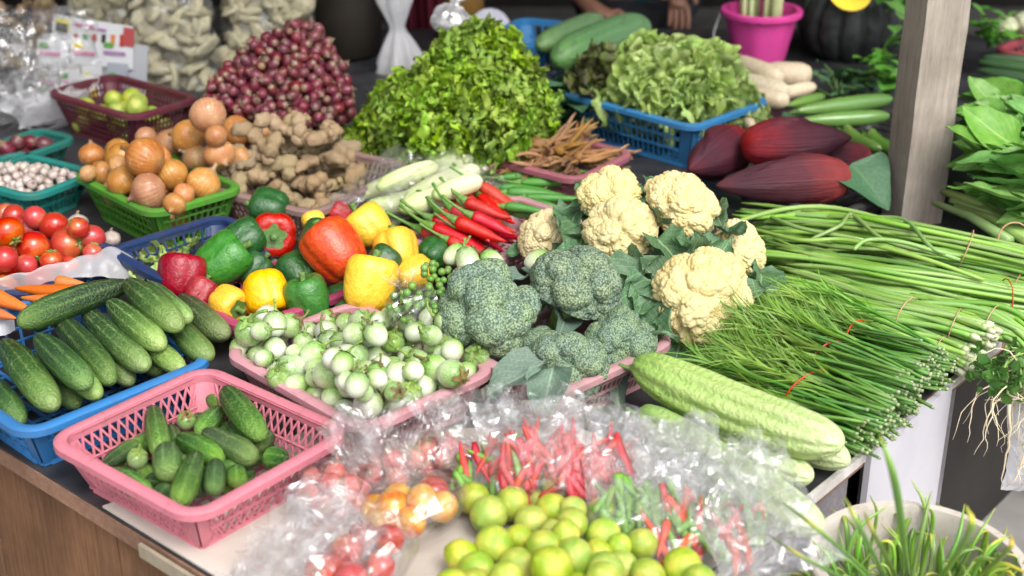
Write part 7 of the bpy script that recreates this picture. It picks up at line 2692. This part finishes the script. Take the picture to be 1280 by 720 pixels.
def scallion(p0, pts, rad, label, seed):
    rad *= .44
    b = MB()
    q = [p0] + pts
    cv = catmull(q, 14)
    N = 14
    # local frame: keep Z up so that the colour runs along the leaf
    b.tube([p - p0 for p in cv], [rad * (.75 + .5 * math.sin(min(1, i / 8) * PI / 2)) * (1 - max(0, (i - 6) / 7.3) ** 1.6) + .0004 for i in range(N)], 8, flat=.6)
    o = b.obj('spring_onion', M_scal); o.location = p0
    tag(o, label, 'spring onion', 'spring onions in the cream bucket')
big = [((1135, 700), [(1120, 610, .93), (1100, 545, 1.0)], .0085, 'tall spring onion leaf with a yellow tip in front of the white board'), ((1090, 715), [(1030, 668, .86), (978, 628, .84)], .006, 'spring onion leaf reaching left over the bucket rim toward the bitter gourds'), ((1080, 730), [(1010, 700, .84), (960, 668, .82)], .006, 'spring onion leaf lying lowest to the left of the bucket'),
       ((1190, 705), [(1212, 665, .9), (1208, 632, .93)], .0075, 'spring onion leaf with a bent yellow tip at the right'), ((1095, 705), [(1075, 660, .86), (1055, 620, .88)], .006, 'spring onion leaf leaning left behind the rim'), ((1240, 715), [(1258, 690, .84), (1264, 668, .86)], .006, 'spring onion leaf at the right side of the bucket'),
       ((1120, 705), [(1095, 672, .86), (1080, 640, .88)], .006, 'yellowish spring onion leaf beside the tall one')]
for i, (b0, pl_, rad, lab) in enumerate(big):
    p0 = P(b0[0], b0[1], T - .02)
    p0 = Vector((bc.x + (p0.x - bc.x) * .6, bc.y + (p0.y - bc.y) * .6, T - .05))
    scallion(p0, [P(x, y, z) for x, y, z in pl_], rad, lab, i)
for i in range(160):
    a, q = rr.uniform(0, 2 * PI), .1 * math.sqrt(rr.random())
    p0 = Vector((bc.x + q * math.cos(a), bc.y + q * math.sin(a), T - .12))
    l = rr.uniform(.07, .13)
    d = Vector((math.cos(a) * .35 + rr.gauss(0, .25), math.sin(a) * .3 + rr.gauss(0, .25), 1)).normalized()
    p1 = p0 + d * l
    p2 = p1 + Vector((d.x * .06 + rr.gauss(0, .02), d.y * .06 + rr.gauss(0, .02), rr.uniform(.0, .05)))
    scallion(p0, [p1, p2], rr.uniform(.004, .0075), 'spring onion leaf among many standing in the cream bucket', 100 + i)
# ------------------------------------------------------------------ the seller behind the stall (only forearms and hands are in view)
M_skin = simple('brown_skin', (.24, .12, .075), (.3, .155, .1), 9, .5, .4, .1, 60, .001, 0)
M_shirt = simple('dark_teal_shirt', (.012, .07, .075), (.02, .09, .09), 6, .85, .2, .3, 30, .006, 0)
M_trous = simple('dark_trousers', (.02, .02, .025), (.035, .035, .04), 6, .85, .2, .3, 30, .006, 0)
M_hair = simple('black_hair', (.012, .01, .01), (.03, .025, .022), 30, .5, .4, 0, val=0)


def skin_body(name, verts, edges, radii, mat, parent, rootv=0, sub=2):
    me = bpy.data.meshes.new(name)
    me.from_pydata([tuple(v) for v in verts], edges, [])
    me.materials.append(mat)
    o = link(name, me, parent)
    sm = o.modifiers.new('skin', 'SKIN')
    sm.use_smooth_shade = True
    lay = me.skin_vertices[0].data if me.skin_vertices else None
    if lay is None:
        bm = bmesh.new(); bm.from_mesh(me); bm.verts.layers.skin.verify(); bm.to_mesh(me); bm.free()
        lay = me.skin_vertices[0].data
    for i, r in enumerate(radii):
        lay[i].radius = r if hasattr(r, '__len__') else (r, r)
        lay[i].use_root = i == rootv
    ss = o.modifiers.new('smooth', 'SUBSURF')
    ss.levels = ss.render_levels = sub
    return o


pr0 = Vector((.44, 4.86, 0))
person = thing('person', 'seller in a dark teal shirt sitting behind the stall with bare forearms and hands', 'person', Matrix.Translation(pr0))
V, E, RR = [], [], []
def vtx(p, r, prev=None):
    V.append(Vector(p)); RR.append(r)
    if prev is not None:
        E.append((prev, len(V) - 1))
    return len(V) - 1
pel = vtx((0, .05, .60), (.15, .11))
wa = vtx((0, .03, .78), (.13, .095), pel)
chs = vtx((0, 0, .98), (.15, .11), wa)
shc = vtx((0, -.01, 1.10), (.12, .09), chs)
nk = vtx((0, -.03, 1.20), .055, shc)
jaw = vtx((0, -.06, 1.27), (.068, .075), nk)
hd = vtx((0, -.05, 1.36), (.082, .098), jaw)
tp = vtx((0, -.035, 1.43), (.06, .07), hd)


def arm(sh, el, wr, hand_dir, palm_n, thumb_side):
    s_ = vtx(sh, .055, shc)
    e_ = vtx(el, .043, s_)
    m_ = vtx((Vector(el) * .5 + Vector(wr) * .5), .039, e_)
    w_ = vtx(wr, (.027, .022), m_)
    d = Vector(hand_dir).normalized(); n = Vector(palm_n).normalized()
    x = d.cross(n).normalized() * thumb_side
    n = x.cross(d)
    pm = vtx(Vector(wr) + d * .05, (.036, .017), w_)
    kn = vtx(Vector(wr) + d * .085, (.036, .014), pm)
    for k, (off, ln) in enumerate([(.027, .075), (.009, .083), (-.010, .078), (-.027, .06)]):
        b0 = Vector(wr) + d * .09 + x * off
        a = vtx(b0, .0095, kn)
        a = vtx(b0 + (d * .94 + x * off * 2.2 - n * .18).normalized() * ln * .5, .0085, a)
        a = vtx(V[a] + (d * .75 + x * off * 1.2 - n * .55).normalized() * ln * .32, .0078, a)
        a = vtx(V[a] + (d * .55 - n * .8).normalized() * ln * .26, .0062, a)
    t0 = Vector(wr) + d * .035 + x * .03
    a = vtx(t0, .013, pm)
    a = vtx(t0 + (d * .7 + x * .65 - n * .2).normalized() * .035, .0105, a)
    a = vtx(V[a] + (d * .9 + x * .25 - n * .3).normalized() * .028, .0085, a)


q1 = PY(846, -26, 4.55) - pr0
q2 = PY(735, 6, 4.5) - pr0
f1 = PY(850, 30, 4.52) - pr0
f2 = PY(775, 24, 4.46) - pr0
arm((.17, 0, 1.08), (.23, -.08, .86), q1, f1 - q1, (-.3, -.9, .1), -1)
arm((-.17, 0, 1.08), (-.30, -.17, .82), q2, f2 - q2, (0, -.5, .85), 1)
for sx in (-1, 1):
    a = vtx((sx * .09, 0, .56), .085, pel)
    a = vtx((sx * .13, -.36, .52), .062, a)
    a = vtx((sx * .13, -.36, .30), .05, a)
    a = vtx((sx * .13, -.34, .07), .034, a)
    a = vtx((sx * .13, -.47, .035), (.04, .028), a)
skin_body('body', V, E, RR, M_skin, person)
# shirt and trousers follow the body
sv = [V[wa] - Vector((0, 0, .16)), V[wa], V[chs], V[shc], (.17, 0, 1.08), (.21, -.06, .95), (-.17, 0, 1.08), (-.24, -.1, .95)]
skin_body('shirt', sv, [(0, 1), (1, 2), (2, 3), (3, 4), (4, 5), (3, 6), (6, 7)], [(.17, .13), (.15, .115), (.165, .125), (.13, .1), .068, .062, .068, .062], M_shirt, person)
tv = [(0, .05, .62), (.09, 0, .57), (.13, -.37, .53), (.13, -.37, .3), (.13, -.345, .12), (-.09, 0, .57), (-.13, -.37, .53), (-.13, -.37, .3), (-.13, -.345, .12)]
skin_body('trousers', tv, [(0, 1), (1, 2), (2, 3), (3, 4), (0, 5), (5, 6), (6, 7), (7, 8)], [(.17, .13), .1, .078, .066, .055, .1, .078, .066, .055], M_trous, person)
vv, ff = ICO[4]
hv = np.array([Vector(v) * (1 + .06 * nz(v, 4)) for v in vv]) * np.array([.1, .115, .1]) + np.array([0, -.03, 1.395])
keep = [f for f in ff if all(hv[i][2] > 1.345 + .9 * max(0, -(hv[i][1] + .06)) for i in f)]
b = MB(); b.add([tuple(p) for p in hv], keep); b.obj('hair', M_hair, person)
for sx in (-1, 1):
    b = MB(); b.add([Vector(v) * .013 + Vector((sx * .034, -.135, 1.35)) for v in ICO[2][0]], ICO[2][1]); b.obj('eye', M_hair, person)
b = MB(); b.add([Vector((v[0] * .014, v[1] * .02, v[2] * .024)) + Vector((0, -.148, 1.325)) for v in ICO[2][0]], ICO[2][1]); b.obj('nose', M_skin, person)
b = MB(); b.add([Vector((v[0] * .026, v[1] * .01, v[2] * .008)) + Vector((0, -.132, 1.285)) for v in ICO[2][0]], ICO[2][1]); b.obj('mouth', simple('lips', (.25, .08, .07), None, 1, .5), person)
stl = thing('stool', 'dark wooden stool the seller sits on behind the stall', 'stool', Matrix.Translation(pr0 + Vector((0, .08, 0))))
MB().box((0, 0, .455), (.34, .3, .04)).obj('seat', M_stool, stl, False)
for sx in (-1, 1):
    for sy in (-1, 1):
        MB().box((sx * .14, sy * .12, .2165), (.04, .04, .433)).obj('leg', M_stool, stl, False)
